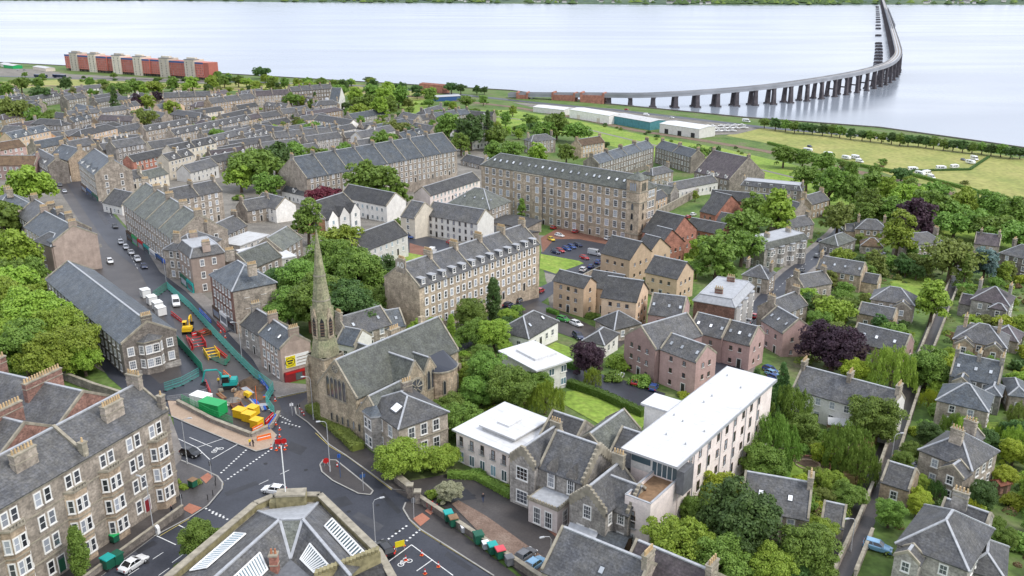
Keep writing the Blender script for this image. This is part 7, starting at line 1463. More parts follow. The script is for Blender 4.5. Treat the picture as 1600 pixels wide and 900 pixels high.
# two blue rail carriages
for px,lb in((64,'left of the two blue rail carriages below the student blocks'),(93,'right of the two blue rail carriages below the student blocks')):
    p=G(px,121.5); q=G(px+12,122.2); rz=math.atan2(q.y-p.y,q.x-p.x); E=empty('rail_carriage',(p.x,p.y,terr(p.x,p.y)+.3),rz,lb,'rail carriage','blue rail carriages'); b=MB(); secs=[]
    for x,s in((-10,.9),(-9.6,1),(9.6,1),(10,.9)): secs.append([(x,-1.4*s,.6),(x,-1.4*s,3.0),(x,-.9*s,3.7),(x,.9*s,3.7),(x,1.4*s,3.0),(x,1.4*s,.6),(x,-1.4*s,.6)])
    loft(b,secs,'car_navy'); b.build('body',E)
    for s in(-1,1):
        for i in range(9): MB().box(-9+i*2.1,s*1.41-.02,1.9,-7.6+i*2.1,s*1.41+.02,2.7,'car_glass').build('window',E)
    for x in(-7,7): MB().box(x-1.4,-1.1,0,x+1.4,1.1,.62,'iron').build('bogie',E)
# ------------------------------------------------------------ street furniture and the road works
def base_(px,py): p=G(px,py); return Vector((p.x,p.y,terr(p.x,p.y)+.1))
def lamp(px,py,h,ang,label,double=False):
    p=base_(px,py); E=empty('street_lamp',p,R(ang),label,'street lamp','street lamps'); b=MB(); b.tube([(0,0,-.3),(0,0,1.2),(0,0,1.25),(0,0,h-.6)],[.12,.12,.08,.05],'lamp_grey',8); b.tube([(0,0,h-.6),(.25,0,h-.1),(1.1,0,h+.1)],.045,'lamp_grey',6); b.build('column',E)
    b=MB(); b.box(1.0,-.14,h+.02,1.8,.14,h+.16,'lamp_grey',.08,.04); b.box(1.1,-.11,h-.02,1.7,.11,h+.02,'lamp_white'); b.build('lantern',E)
for px,py,h,a,t in [(68,573,9,200,'behind the corner tenement among the bright trees'),(260,441,9,190,'on the main street outside the green shopfronts'),(241,835,10,160,'on the lower left pavement by the tenement'),(293,726,9,10,'at the end of the corner tenement by the cycle box'),(490,657,9.5,190,'in front of the church tower'),(516,738,10,190,'on the traffic island'),(587,857,8.5,20,'on the corner of the school'),(860,902,7,200,'at the bottom edge beside the drive'),(378,560,9,190,'beside the red sandstone tenement'),(1329,862,6,190,'beside the lower end of the lane'),(1392,722,6,10,'beside the upper part of the lane'),(1189,548,7,190,'left of the white cottage terrace'),(1316,384,8,190,'at the top of the long side street'),(770,490,7,190,'in front of the columnar conifer'),(1146,520,7,20,'in the long side street by the pink houses'),(175,322,8,190,'at the bend of the main street')]: lamp(px,py,h,a,f'tall grey street lamp {t}')
def sign(px,py,h,label,plates,pole='lamp_grey',ang=200):
    p=base_(px,py); E=empty('road_sign',p,R(ang),label,'road sign','road signs'); MB().tube([(0,0,-.3),(0,0,h)],.05,pole,6).build('post',E)
    for z,w_,hh_,mt in plates: MB().box(-w_/2,-.09,z,w_/2,-.055,z+hh_,mt).build('plate',E)
sign(532,747,4.6,'slim dark blue pole sign on the traffic island',[(3.9,.5,.7,'pl_blue')],'door_blue'); sign(568,768,3.6,'blue and white direction post at the tip of the island',[(2.6,.9,.6,'door_blue')]); sign(647,812,4.0,'grey post with dark sign at the driveway entrance',[(3.0,.7,.8,'lead_dark')]); sign(286,803,3.6,'crossing signal post at the left corner pavement',[(2.6,.4,.9,'iron')]); sign(331,748,3.4,'signal post at the end of the corner pavement',[(2.4,.4,.9,'iron')]); sign(457,650,3.0,'blue street sign post beside the billboard tenement',[(2.1,.7,.6,'pl_white')]); sign(468,650,2.6,'dark post with traffic plate near the church corner',[(1.8,.6,.6,'iron')])
# bollards
for i,(px,py) in enumerate([(325,782),(333,775),(337,760),(337,752)]):
    p=base_(px,py); tag(link('bollard',MB().cyl(0,0,-.1,.95,.09,.07,'iron',8).cyl(0,0,.95,1.08,.1,.03,'iron',8).mesh('bollard'),None,p),f"black bollard on the left corner kerb, {['nearest','second','third','farthest'][i]} from the camera",'bollard','black kerb bollards')
# cones
cm=MB(); cm.box(-.2,-.2,0,.2,.2,.04,'pl_orange'); cm.cyl(0,0,.04,.3,.15,.11,'pl_red',10); cm.cyl(0,0,.3,.5,.112,.08,'pl_white',10); cm.cyl(0,0,.5,.75,.08,.03,'pl_red',10); cone=cm.mesh('traffic_cone')
for px,py in [(432,704),(437,700),(447,697),(431,690),(437,683),(424,701),(468,640),(472,646),(475,650),(430,627),(431,664),(437,672),(527,730),(616,862),(631,853),(659,868),(634,876),(685,886),(664,897),(345,520),(352,528),(445,703)]:
    p=base_(px,py); p.z-=.03; o=link('traffic_cone',cone,None,p,random.uniform(0,6)); o.scale=(1.25,1.25,1.25); tag(o,'cone','traffic cone','traffic cones'); auto(o,'red and white traffic cone',p)
# red and white warning boards
def board(px,py,w_,h_,mt,label,ang,name='warning_sign',legs=True):
    p=base_(px,py); E=empty(name,p,R(ang),label,'sign','road works signs'); b=MB(); b.box(-w_/2,-.04,.35,w_/2,.04,.35+h_,mt); b.build('panel',E); b=MB(); b.box(-w_/2*.8,-.055,.35+h_*.35,w_/2*.8,-.042,.35+h_*.6,'pl_white' if mt!='pl_yellow2' else 'iron'); b.build('lettering_band',E); b=MB()
    for s in(-1,1): b.tube([(s*w_*.4,-.3,0),(s*w_*.4,.0,.45)],.03,'steel',5); b.tube([(s*w_*.4,.3,0),(s*w_*.4,0,.45)],.03,'steel',5)
    b.build('stand',E)
def no_entry(px,py,label,ang):
    p=base_(px,py); E=empty('no_entry_sign',p,R(ang),label,'sign','road works signs'); b=MB(); b.tube([(0,-.02,.95),(0,.02,.95)],.55,'pl_red',20); b.build('disc',E); b=MB(); b.box(-.4,-.035,.85,.4,-.022,1.05,'pl_white'); b.build('bar',E); b=MB()
    for s_ in(-1,1): b.tube([(s_*.35,-.3,0),(s_*.2,0,.6)],.03,'steel',5); b.tube([(s_*.35,.3,0),(s_*.2,0,.6)],.03,'steel',5)
    b.build('stand',E)
board(435,697,1.1,1.0,'pl_red','red road works sign left of the pair at the junction',190); no_entry(444,697,'round red no entry sign right of the pair at the junction',200); no_entry(510,728,'round red no entry sign on the traffic island',200); board(625,858,1.5,1.0,'pl_yellow2','yellow diversion sign beside the stop line',205); board(672,795,1.1,.9,'pl_red','red and white barrier board left of the pair by the drive wall',205); board(679,800,1.1,.9,'pl_red','red and white barrier board right of the pair by the drive wall',205)
# wheelie bins
bn=MB(); bn.box(-.42,-.42,.12,.42,.42,1.05,'pl_white'); bm_=bn.mesh('bin_body'); ld=MB(); ld.box(-.5,-.52,1.05,.5,.46,1.14,'pl_white',.03,.03); ldm=ld.mesh('lid'); wl=MB(); wl.tube([(-.45,.36,.12),(-.35,.36,.12)],.12,'rubber',8); wl.tube([(.35,.36,.12),(.45,.36,.12)],.12,'rubber',8); wlm=wl.mesh('wheels')
for px,py,bc,lc,s in [(701,815,'pl_dkgreen','pl_teal',1.5),(709,823,'pl_dkgreen','timber',1.5),(725,833,'lead','pl_white',1.0),(748,850,'pl_dkgreen','pl_dkgreen',1.6),(759,859,'lead','pl_white',1.1),(770,866,'pl_dkgreen','pl_teal',1.5),(782,873,'pl_dkgreen','pink_red' if False else 'pl_pink_red',1.5),(796,884,'lead_dark','lead_dark',1.3),(180,848,'pl_dkgreen','pl_green',1.2),(170,889,'pl_dkgreen','pl_teal',1.7),(184,882,'pl_dkgreen','pl_dkgreen',1.6),(302,762,'pl_dkgreen','timber',1.3)]:
    p=base_(px,py); p.z+=.08; E=link('wheeled_bin',None,None,p,R(200 if px>400 else 150),s); o=link('bin_body',bm_,E); recolor(o,bc); o=link('lid',ldm,E); recolor(o,lc); link('wheels',wlm,E)
    tag(E,'bin','bin','refuse bins'); nmz={'pl_teal':'teal','timber':'brown','pl_white':'white','pl_dkgreen':'dark green','pl_pink_red':'red','lead_dark':'grey','pl_green':'bright green'}[lc]; auto(E,f'refuse bin with {nmz} lid',p)
# walls
def wall(pts,w_,h_,mat,label,name='stone_wall',cat='wall',cope='cope'):
    P=[G(*p) for p in pts]; E=empty(name,(P[0].x,P[0].y,terr(P[0].x,P[0].y)),0,label,cat); o=E.location
    b=MB(); c=MB()
    for a,d in zip(P,P[1:]):
        n=max(1,int((d-a).length/6))
        for i in range(n):
            p=a.lerp(d,i/n); q=a.lerp(d,(i+1)/n); za,zb=terr(p.x,p.y)+h_,terr(q.x,q.y)+h_; pa=Vector((p.x-o.x,p.y-o.y,za-o.z)); qb=Vector((q.x-o.x,q.y-o.y,zb-o.z)); b.beam(pa,qb,w_,h_+1.5,mat); c.beam(pa+Vector((0,0,.14)),qb+Vector((0,0,.14)),w_+.14,.14,cope)
    b.build('masonry',E); c.build('coping',E); return E
wall([(650,782),(700,815),(760,855),(850,915)],.6,1.3,'stone_dark','long stone wall between the pavement and the curved drive'); wall([(278,632),(335,662),(392,684)],.6,1.0,'stone_grey','low curved wall along the beige pavement beside the site'); wall([(392,684),(425,668),(436,648)],.6,.8,'stone_grey','short wall closing the lower end of the site')
wall([(150,470),(190,520),(200,560)],.5,1.6,'stone','stone wall behind the bright trees at left') if False else None
wall([(0,545),(60,578),(150,612),(215,632)],.5,1.8,'stone_dark','dark stone wall behind the corner tenement'); wall([(1300,905),(1340,820),(1366,757),(1388,693)],.4,1.6,'stone','stone wall on the left of the lane'); wall([(1335,905),(1362,838)],.4,1.5,'stone','stone wall on the lower right of the lane'); wall([(1402,720),(1424,650),(1450,570),(1475,505),(1500,440)],.4,1.6,'stone','stone wall on the upper right of the lane'); wall([(1415,600),(1437,552),(1462,490),(1488,430)],.4,1.5,'stone','stone wall on the upper left of the lane')
wall([(1010,350),(1050,328),(1090,306)],.5,4,'stone','tall garden wall behind the red brick houses'); wall([(620,752),(640,768)],1.2,1.2,'stone_dark','mossy wall stub at the drive entrance'); wall([(1105,812),(1140,745),(1190,640)],.4,2.0,'stone','stone boundary wall along the right side of the white block'); wall([(985,395),(940,420),(890,445)],.3,1.2,'stone','low wall beside the small lawn')
for i,(px,py) in enumerate([(653,787),(641,777)]):
    p=base_(px,py); b=MB(); b.box(-.45,-.45,-.5,.45,.45,2.2,'stone_dark'); b.box(-.6,-.6,2.2,.6,.6,2.45,'cope'); tag(link('gatepost',b.mesh('gatepost'),None,p),f"square stone gatepost on the {['near','far'][i]} side of the drive entrance",'gatepost','drive gateposts')
# site fences: panel by panel
def fence(pts,h_,mat,label,solid=False,pl=2.6):
    P=[G(*p) for p in pts]; E=empty('site_fence',(P[0].x,P[0].y,terr(P[0].x,P[0].y)+.1),0,label,'fence'); o=E.location
    for a,d in zip(P,P[1:]):
        Ln=(d-a).to_2d().length; n=max(1,round(Ln/pl))
        for i in range(n):
            p=a.lerp(d,i/n); q=a.lerp(d,(i+.97)/n); zp_,zq=terr(p.x,p.y)+.1,terr(q.x,q.y)+.1; pa=Vector((p.x-o.x,p.y-o.y,zp_-o.z)); qa=Vector((q.x-o.x,q.y-o.y,zq-o.z)); b=MB(); U=Vector((0,0,1))
            if solid: b.beam(pa+U*h_,qa+U*h_,.06,h_,mat)
            else:
                for z in(.15,h_*.5,h_): b.beam(pa+U*z,qa+U*z,.05,.05,mat)
                m_=9
                for j in range(m_+1): v=pa.lerp(qa,j/m_); b.box(v.x-.015,v.y-.015,v.z,v.x+.015,v.y+.015,v.z+h_,mat)
                for j in range(3): z=h_*(j+.7)/3.6; b.beam(pa+U*z,qa+U*z,.03,.03,mat)
            b.build('fence_panel',E)
            f=MB(); f.box(pa.x-.35,pa.y-.12,pa.z,pa.x+.35,pa.y+.12,pa.z+.14,'rubber'); f.build('foot_block',E)
plain('mesh_green',(.03,.26,.16),.6); plain('mesh_teal',(.08,.42,.36),.6)
fence([(276,536),(296,558),(317,582),(318,590)],2.2,'mesh_green','solid green hoarding beside the long stone hall',True); fence([(258,612),(285,603),(312,588)],2.0,'mesh_teal','pale teal mesh fence curving below the hall gable'); fence([(262,452),(300,486),(335,525),(370,562),(398,590),(428,612)],2.2,'mesh_teal','long teal mesh fence along the shops side of the road works'); fence([(428,612),(416,632),(430,652)],2.2,'mesh_teal','teal mesh fence zigzagging near the billboard tenement'); fence([(285,632),(330,655),(365,668)],2.2,'pl_green','bright green mesh fence in front of the green container'); fence([(240,468),(262,452)],2.2,'mesh_green','short green mesh fence at the top of the road works'); fence([(330,562),(352,572),(360,562)],1.4,'mesh_green','green mesh guard around the excavated trench'); fence([(262,627),(300,622),(325,615)],1.1,'steel','grey railing across the side road')
# plastic barriers
def barrier(px,py,px2,py2,mat,label):
    a,d=base_(px,py),base_(px2,py2); E=empty('plastic_barrier',a,math.atan2(d.y-a.y,d.x-a.x),label,'barrier','plastic barriers'); Ln=(d-a).to_2d().length; n=max(1,round(Ln/2))
    for i in range(n):
        b=MB(); x0=i*Ln/n; x1=(i+.95)*Ln/n; b.box(x0,-.22,0,x1,.22,.35,mat,0,.1); b.box(x0,-.08,.35,x1,.08,1.0,mat); b.box(x0+.15,-.1,.5,x1-.15,.1,.65,'pl_white'); b.build('barrier_unit',E)
for q in [(415,664,428,652,'pl_red','red plastic barrier beside the yellow tanks'),(420,672,432,655,'pl_blue','blue plastic barrier at the lower corner of the site'),(292,530,300,548,'pl_red','red barrier left of the trench boxes'),(300,526,322,522,'pl_red','red barrier behind the trench boxes'),(338,548,356,562,'pl_red','red barrier right of the yellow trench frame'),(402,690,425,685,'pl_orange','orange barrier row above the beige pavement corner'),(312,487,330,505,'pl_blue','blue barrier along the shop side fence'),(268,492,284,504,'pl_red','red barrier beside the yellow excavator')]: barrier(*q)
# boxes, tanks, skips
def crate(px,py,l,w_,h_,mat,label,name,cat,ang,lid=None,ribs=6):
    p=base_(px,py); E=empty(name,p,R(ang),label,cat); b=MB(); b.box(-l/2,-w_/2,.1,l/2,w_/2,h_,mat,.04,.04); b.build('body',E); b=MB()
    for i in range(ribs): x=-l/2+.1+(l-.25)*i/(ribs-1); b.box(x,-w_/2-.05,.15,x+.08,-w_/2+.01,h_-.15,mat); b.box(x,w_/2-.01,.15,x+.08,w_/2+.05,h_-.15,mat)
    b.build('ribs',E); b=MB(); b.box(-l/2-.06,-w_/2-.06,h_+.002,l/2+.06,w_/2+.06,h_+.12,lid or mat); b.build('top',E); b=MB()
    for x in(-l/2+.3,l/2-.5): b.box(x,-w_/2+.05,-.05,x+.25,w_/2-.05,.1,'timber_dark')
    b.build('skids',E)
crate(334,645,5.2,2.6,2.4,'pl_green','large green site container at the lower end of the works','site_container','container',-25); crate(316,634,4.0,2.4,2.4,'white_paint','white site cabin left of the green container','site_container','container',-25)
for i,(px,py,l) in enumerate([(376,652,2.4),(390,658,2.4),(402,668,2.0),(396,648,2.0)]): crate(px,py,l,1.8,1.7,'pl_yellow','yellow water tank '+['nearest the green container','in the middle of the yellow cluster','nearest the blue barrier','behind the other yellow tanks'][i],'water_tank','tank',-25)
for i,(px,py) in enumerate([(228,464),(238,475),(247,484),(252,492)]): crate(px,py,2.6,2.2,2.2,'white_paint','white site box beside the hall, '+['farthest of the four','second farthest of the four','second nearest of the four','nearest of the four'][i],'site_box','container',-50)
# trench boxes: open steel frames
def trench(px,py,l,w_,h_,mat,label,ang):
    p=base_(px,py); E=empty('trench_box',p,R(ang),label,'trench box','steel trench boxes')
    for s in(-1,1): MB().box(-l/2,s*w_/2-.07,0,l/2,s*w_/2+.07,h_,mat).build('side_panel',E)
    for x in(-l*.4,0,l*.4):
        for z in(h_*.3,h_*.8): MB().tube([(x,-w_/2,z),(x,w_/2,z)],.09,mat,6).build('strut',E)
trench(309,540,5,3,1.6,'pl_red','red steel trench box with open struts in the roadway',-60); trench(331,556,5,2.6,1.4,'pl_yellow','yellow steel trench frame beside the red one',-60); trench(318,524,3.5,2.4,1.2,'rust','rusty trench frame behind the red trench box',-40); trench(372,640,4,2,.8,'rust','rusty steel sheets lying beside the excavation',-60)
# excavators
def excavator(px,py,mat,label,ang,s=1.0,arm=((1.2,1.6),(2.6,3.6),(4.6,3.2),(5.0,1.2))):
    p=base_(px,py); E=link('excavator',None,None,p,R(ang),s); tag(E,label,'excavator','excavators on the road works')
    for sy in(-1,1):
        b=MB(); sec=[]
        prof=[(-1.5,.15),(-1.7,.4),(-1.5,.7),(1.5,.7),(1.7,.4),(1.5,.15)]; y0,y1=sy*1.05-.24,sy*1.05+.24
        b.add([(x,y0,z) for x,z in prof]+[(x,y1,z) for x,z in prof],[tuple(range(6)),tuple(range(11,5,-1))]+[(i,(i+1)%6,(i+1)%6+6,i+6) for i in range(6)],'rubber'); b.build('track',E)
    MB().box(-1.0,-.8,.4,1.0,.8,.85,'iron').build('undercarriage',E); b=MB(); b.box(-1.9,-1.2,.9,1.1,1.2,1.6,mat,.08,.08); b.box(-1.9,-1.15,1.6,-.4,1.15,2.15,mat,.12,.12); b.build('house',E)
    b=MB(); b.box(-.35,.2,1.6,1.2,1.15,2.95,'car_glass',.12,.06); b.build('cab',E); b=MB(); b.box(-.4,.15,2.95,1.15,1.2,3.05,mat)
    for x,y in((-.35,.2),(-.35,1.1),(1.15,.2),(1.15,1.1)): b.tube([(x,y,1.6),(x*.85+.04,y*.92+.04,2.95)],.05,mat,4)
    b.build('cab_frame',E); a=[(x,-.3,z) for x,z in arm]; MB().tube([a[0],((a[0][0]+a[1][0])/2-.2,-.3,(a[0][2]+a[1][2])/2+.5),a[1]],[.28,.27,.2],mat,6).tube([a[1],a[2]],[.2,.2],mat,6).build('boom',E); MB().tube([a[2],a[3]],[.2,.14],mat,6).build('dipper',E)
    x,z=arm[3]; MB().add([(x-.1,-.75,z),(x-.1,.15,z),(x+.5,-.75,z-.5),(x+.5,.15,z-.5),(x-.6,-.75,z-.9),(x-.6,.15,z-.9),(x-.7,-.75,z-.3),(x-.7,.15,z-.3)],[(0,1,3,2),(2,3,5,4),(4,5,7,6),(0,2,4,6),(1,3,5,7)],'iron').build('bucket',E); MB().tube([(1.2,-.3,1.2),((arm[0][0]+arm[1][0])/2+.3,-.3,(arm[0][1]+arm[1][1])/2)],.08,'steel',6).build('hydraulic_ram',E)
excavator(294,520,'pl_yellow','yellow excavator beside the long stone hall',100,.95); excavator(358,606,'pl_teal','teal excavator with raised arm in the middle of the works',190,1.0,((1.2,1.6),(2.2,4.2),(4.6,4.2),(5.4,1.6)))
p=base_(402,640); b=MB(); b.tube([(0,0,0),(.1,0,5.2)],[.1,.06],'pl_orange',6); tag(link('marker_pole',b.mesh('marker_pole'),None,p),'thin orange pole standing among the yellow tanks','pole')
# heaps of broken ground
r=random.Random(9)
for i,(px,py,s) in enumerate([(388,600,2.2),(378,618,1.8),(398,622,2.0),(405,608,1.6),(365,628,1.6)]):
    p=base_(px,py); b=MB(); n=14; vs=[(0,0,s*.55)]
    for k,(rr,zz) in enumerate(((.45,.42),(.8,.2),(1.1,-.05))):
        for j in range(n): a=2*PI*j/n; q=rr*s*r.uniform(.8,1.2); vs.append((q*math.cos(a),q*math.sin(a),zz*s*r.uniform(.7,1.3) if k<2 else -.05))
    fs=[(0,1+j,1+(j+1)%n) for j in range(n)]+[(1+k*n+j,1+k*n+(j+1)%n,1+(k+1)*n+(j+1)%n,1+(k+1)*n+j) for k in range(2) for j in range(n)]; b.add(vs,fs,['soil','clay','soil','soil','paving'][i]); tag(link('soil_heap',b.mesh('soil_heap'),None,p),['dark soil heap nearest the shops','small earth heap beside the teal excavator','pale clay heap in the excavation','small dark heap behind the clay','grey rubble heap left of the excavation'][i],'soil heap','heaps of spoil')
# timber baulks
for i,(px,py) in enumerate([(346,620),(352,630),(338,626)]):
    p=base_(px,py); b=MB()
    for k in range(4): b.box(-1.6,-.5+k*.26,0+.0,1.6,-.28+k*.26,.22,'timber' if k%2 else 'rust')
    tag(link('timber_stack',b.mesh('timber_stack'),None,p,R(-50+i*15)),['timber baulks lying left of the teal excavator','timber baulks in front of the teal excavator','timber baulks beside the white site cabin'][i],'timber','stacks of timber')
# people
def person(px,py,ang,top,legs,skin,hat,label,step=.0):
    p=base_(px,py); me=bpy.data.meshes.new('person'); 
    V=[(0,0,.95),(0,0,1.2),(0,0,1.42),(0,0,1.52),(0,.02,1.62),(0,.02,1.72),(.09,0,.9),(.1,step*.5,.5),(.1,step*.6,.08),(.1,step*.6-.16,.05),(-.09,0,.9),(-.1,-step*.4,.5),(-.1,-step*.75,.09),(-.1,-step*.75-.15,.06),(.19,0,1.4),(.25,-step*.2,1.14),(.24,-step*.35-.1,.9),(.24,-step*.35-.16,.82),(-.19,0,1.4),(-.25,step*.15,1.14),(-.24,step*.2-.12,.9),(-.24,step*.2-.18,.82)]
    Ed=[(0,1),(1,2),(2,3),(3,4),(4,5),(0,6),(6,7),(7,8),(8,9),(0,10),(10,11),(11,12),(12,13),(2,14),(14,15),(15,16),(16,17),(2,18),(18,19),(19,20),(20,21)]
    me.from_pydata(V,Ed,[]); o=link('person',me,None,p,R(ang)); sk=o.modifiers.new('skin','SKIN')
    rad=[.15,.14,.15,.055,.095,.085,.1,.07,.05,.045,.1,.07,.05,.045,.075,.05,.04,.035,.075,.05,.04,.035]
    for i,rr in enumerate(rad): me.skin_vertices[0].data[i].radius=(rr,rr*(.8 if i in(0,1,2) else 1)); me.skin_vertices[0].data[i].use_root=(i==0)
    sb=o.modifiers.new('sub','SUBSURF'); sb.levels=1; sb.render_levels=1
    m_=bpy.data.materials.new('person_'+top); m_.use_nodes=True; n_=m_.node_tree.nodes; l_=m_.node_tree.links; tc_=n_.new('ShaderNodeTexCoord'); sx=n_.new('ShaderNodeSeparateXYZ'); l_.new(tc_.outputs['Object'],sx.inputs[0])
    rp_=n_.new('ShaderNodeValToRGB'); rp_.color_ramp.interpolation='CONSTANT'; dv=n_.new('ShaderNodeMath'); dv.operation='DIVIDE'; dv.inputs[1].default_value=2.0; l_.new(sx.outputs[2],dv.inputs[0]); l_.new(dv.outputs[0],rp_.inputs[0])
    cs=dict(dark=(.02,.022,.03),blue=(.03,.05,.12),red=(.5,.05,.07),hi=(.75,.55,.03),hi2=(.75,.2,.03),skin=(.45,.27,.19),hair=(.05,.035,.025),white=(.75,.75,.72),jean=(.05,.07,.13))
    e=rp_.color_ramp.elements; e[0].position=0; e[0].color=(.02,.02,.02,1); e[1].position=.045; e[1].color=(*cs[legs],1)
    for pos,c in((.47,cs[top]),(.745,cs[skin]),(.845,cs[hat])): q=e.new(pos); q.color=(*c,1)
    l_.new(rp_.outputs[0],n_['Principled BSDF'].inputs['Base Color']); me.materials.append(m_); tag(o,label,'person')
person(755,785,20,'dark','jean','skin','hair','person in dark clothes walking across the curved drive',.3); person(269,804,150,'dark','jean','skin','red','person with red hood walking on the lower left pavement',.35); person(391,698,60,'hi','blue','skin','white','worker in yellow vest standing left of the pair at the site corner'); person(396,699,140,'dark','dark','skin','hair','person in dark coat standing right of the pair at the site corner'); person(342,601,30,'hi','dark','skin','hi2','worker in yellow jacket beside the teal excavator')
# round flower bed with a low tub
p=base_(1262,728); b=MB(); n=20; b.add([(4.2*math.cos(2*PI*i/n),3.4*math.sin(2*PI*i/n),.1) for i in range(n)],[tuple(range(n))],'soil'); 
for i in range(n): a=2*PI*i/n; a2=2*PI*(i+.9)/n; b.beam((2.2*math.cos(a),1.8*math.sin(a),.35),(2.2*math.cos(a2),1.8*math.sin(a2),.35),.3,.35,'paving_beige'); b.beam((4.2*math.cos(a),3.4*math.sin(a),.3),(4.2*math.cos(a2),3.4*math.sin(a2),.3),.25,.3,'brick_red')
tag(link('flower_bed',b.mesh('flower_bed'),None,p),'round brown flower bed with brick edging in the lawn','flower bed')
# garden sheds, green container behind the crow-stepped house
def hut(px,py,l,w_,h_,wall_,roof_,label,ang):
    p=base_(px,py); E=empty('garden_shed',p,R(ang),label,'shed','garden sheds'); block(E,-l/2,l/2,-w_/2,w_/2,h_,wall_,roof_,'gx',.5,skew=False,lead=False,oh=.2,base=-1); MB().box(-.4,-w_/2-.04,0,.4,-w_/2-.003,h_*.9,'timber_dark').build('door',E)
hut(1310,675,4.5,3,2.2,'timber','membrane_grey','pale roofed garden shed below the weeping tree',-15); hut(1530,775,2.4,2,1.9,'timber','tile_brown','small wooden shed in the right gardens',20); hut(1562,768,2.6,2,1.9,'rubble_red','tile_red','small red shed at the right gardens',20); hut(912,850,4.5,2.6,2.2,'timber_dark','lead','grey roofed timber store beside the slate roof house',-30); hut(958,862,4.5,3.4,2.2,'timber_dark','slate_blue','dark glazed store right of the grey roofed store',-30)
crate(1004,842,6.5,2.4,2.5,'pl_dkgreen','dark green screen enclosure below the white block terrace','screen','container',-28)

# more clutter of the works: pallets, pipes, sheets
rr_=random.Random(31); pm=MB()
for i in range(5): pm.box(-.6,-.5+i*.22,.1,.6,-.36+i*.22,.13,'timber')
for x in(-.55,0,.45): pm.box(x,-.5,0,x+.1,.52,.1,'timber')
pallet=pm.mesh('pallet')
for i,(px,py) in enumerate([(366,612),(384,640),(345,612),(412,640),(372,628),(410,622),(356,634)]):
    p=base_(px,py); E=empty('pallet',p,rr_.uniform(0,3)); link('boards',pallet,E); b=MB(); 
    if i%2==0:
        for k in range(3): b.box(-.5+k*.34,-.45,.135,-.2+k*.34,.45,.5+.15*(k%2),rr_.choice(['paving_beige','cope','pl_white','clay']))
    else:
        for k in range(4): b.tube([(-.9,-.4+k*.26,.26),(.9,-.4+k*.26,.26)],.12,rr_.choice(['pl_blue','pl_orange','lead']),8)
    b.build('load',E); tag(E,'pallet','pallet','pallets of materials on the site'); auto(E,['wooden pallet stacked with pale blocks','wooden pallet carrying coloured pipes'][i%2],p)
for q in [(350,585,368,600,'pl_orange','orange barrier beside the teal excavator'),(322,600,330,618,'pl_red','red barrier near the left site entrance'),(405,592,420,612,'pl_blue','blue barrier inside the shop side fence'),(395,676,412,668,'pl_orange','orange barrier in front of the yellow tanks'),(340,508,352,520,'pl_red','red barrier along the shop side of the trench')]: barrier(*q)
for i,(px,py,l) in enumerate([(388,612,5),(362,600,4),(408,634,4)]):
    p=base_(px,py); b=MB(); b.box(-l/2,-.9,.06,l/2,.9,.12,'rust'); b.box(-l/2+.3,-.7,.121,l/2-.5,.6,.17,'steel'); tag(link('steel_plates',b.mesh('steel_plates'),None,p,R(-50+30*i)),['steel road plates lying in the excavation','steel road plates left of the teal excavator','steel road plates near the teal fence corner'][i],'steel plates','steel road plates')
p=base_(396,628); b=MB(); 
for k in range(3): b.tube([(-2,-.4+k*.42,.22),(2,-.4+k*.42,.22)],.2,'pl_blue' if k else 'lead',10)
tag(link('pipe_stack',b.mesh('pipe_stack'),None,p,R(-55)),'row of blue pipes lying beside the excavation','pipes')
p=base_(388,622); E=empty('compressor',p,R(-40),'small yellow compressor trailer beside the excavation','compressor'); b=MB(); b.box(-1,-.55,.4,1,.55,1.3,'pl_yellow',.15,.12); b.build('hood',E)
for s_ in(-1,1): MB().tube([(0,s_*.6-.08,.3),(0,s_*.6+.08,.3)],.3,'rubber',12).build('wheel',E)
MB().tube([(1,0,.45),(2,0,.4)],.05,'steel',6).build('tow_bar',E)

p=base_(246,834); b=MB(); b.box(-.45,-.25,0,.45,.25,1.0,'white_paint'); b.tube([(0,-.25,1.0),(0,.25,1.0)],.45,'white_paint',16); tag(link('litter_cabinet',b.mesh('litter_cabinet'),None,p,R(150)),'white round-topped cabinet at the foot of the lower left lamp','cabinet')
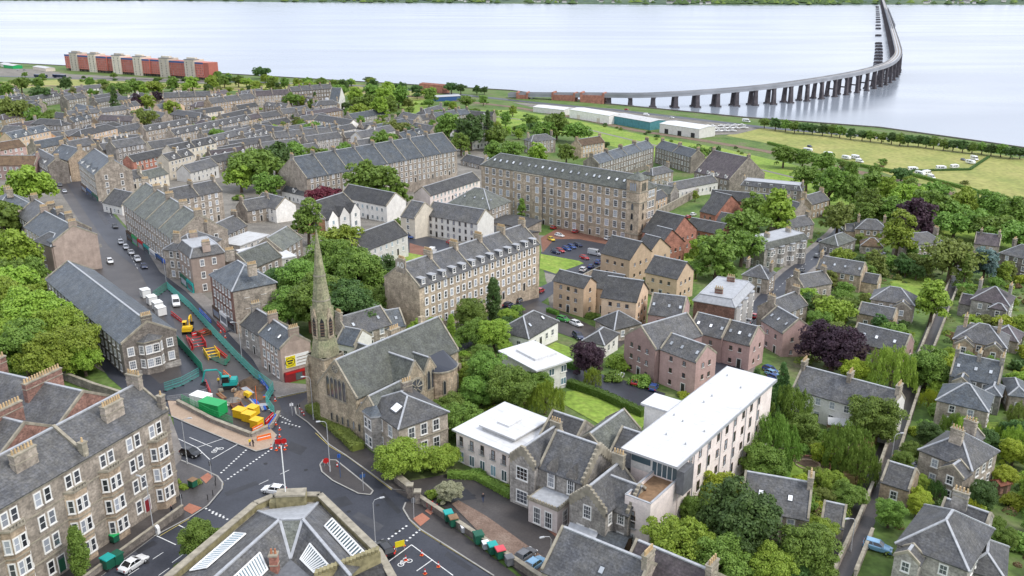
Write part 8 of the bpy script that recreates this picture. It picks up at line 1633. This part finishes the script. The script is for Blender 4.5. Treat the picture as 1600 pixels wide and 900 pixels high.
# ------------------------------------------------------------ labels that single each thing out
LM=[('the church spire',505,560),('the stone mill',880,330),('the red and cream student blocks',210,100),('the white flat-roofed block',1080,660),('the billboard gable',460,560),('the riverside warehouses',1010,190),('the field of caravans',1450,270),('the dark purple beech',1303,540),('the junction',420,740),('the crow-stepped house',900,730),('the bridge',1250,130),('the glass-roofed school',450,850),('the long white cottage terrace',1310,620),('the lane',1400,680),('the long stone hall',195,500),('the main street',190,350),('the white-surround tenement',740,440),('the red brick houses',1060,360),('the tan houses',950,440),('the pink houses',1070,540),('the stepped tenement terrace',600,260),('the domed house',511,165),('the left tenement corner',150,720),('the bottom right villa',1460,850),('the small white pavilion',780,665),('the far left rooftops',60,190),('the dormered terrace',320,200),('the park grass',1000,225),('the long side street',1250,420),('the white-gabled cottages',430,320),('the square hipped villa',1395,475),('the villas at right',1530,560),('the dark copper tree',1425,340)]
ORD=['leftmost','second-from-left','third-from-left','fourth-from-left','fifth-from-left','sixth-from-left','seventh-from-left','eighth-from-left','ninth-from-left','tenth-from-left']
bk={}
for o,base,pt in AUTO:
    px,py=PIX(pt); nm=min(LM,key=lambda q:(q[1]-px)**2+((q[2]-py)*1.6)**2)
    rel='near'
    if abs(px-nm[1])>abs(py-nm[2])*1.2: rel='right of' if px>nm[1] else 'left of'
    else: rel='behind' if py<nm[2] else 'in front of'
    bk.setdefault((base,rel,nm[0]),[]).append((px,o))
for (base,rel,nm),l in bk.items():
    l.sort(key=lambda t:t[0])
    for i,(px,o) in enumerate(l):
        if len(l)==1: o['label']=f"{base} {rel} {nm}"
        elif i<10: o['label']=f"{ORD[i]} {base} {rel} {nm}"
        elif len(l)-1-i<10: o['label']=f"{ORD[len(l)-1-i].replace('left','right')} {base} {rel} {nm}"
        else: o['label']=f"{base} {rel} {nm}, in the middle of the row"

for o in COL.objects:
    if o.parent is None and 'label' in o.keys():
        w_=o['label'].split()
        if len(w_)>16: o['label']=o['label'].replace('in front of','before').replace(' rendered','').replace(' terrace',' house',1) if len(w_)<=18 else ' '.join(w_[:16])
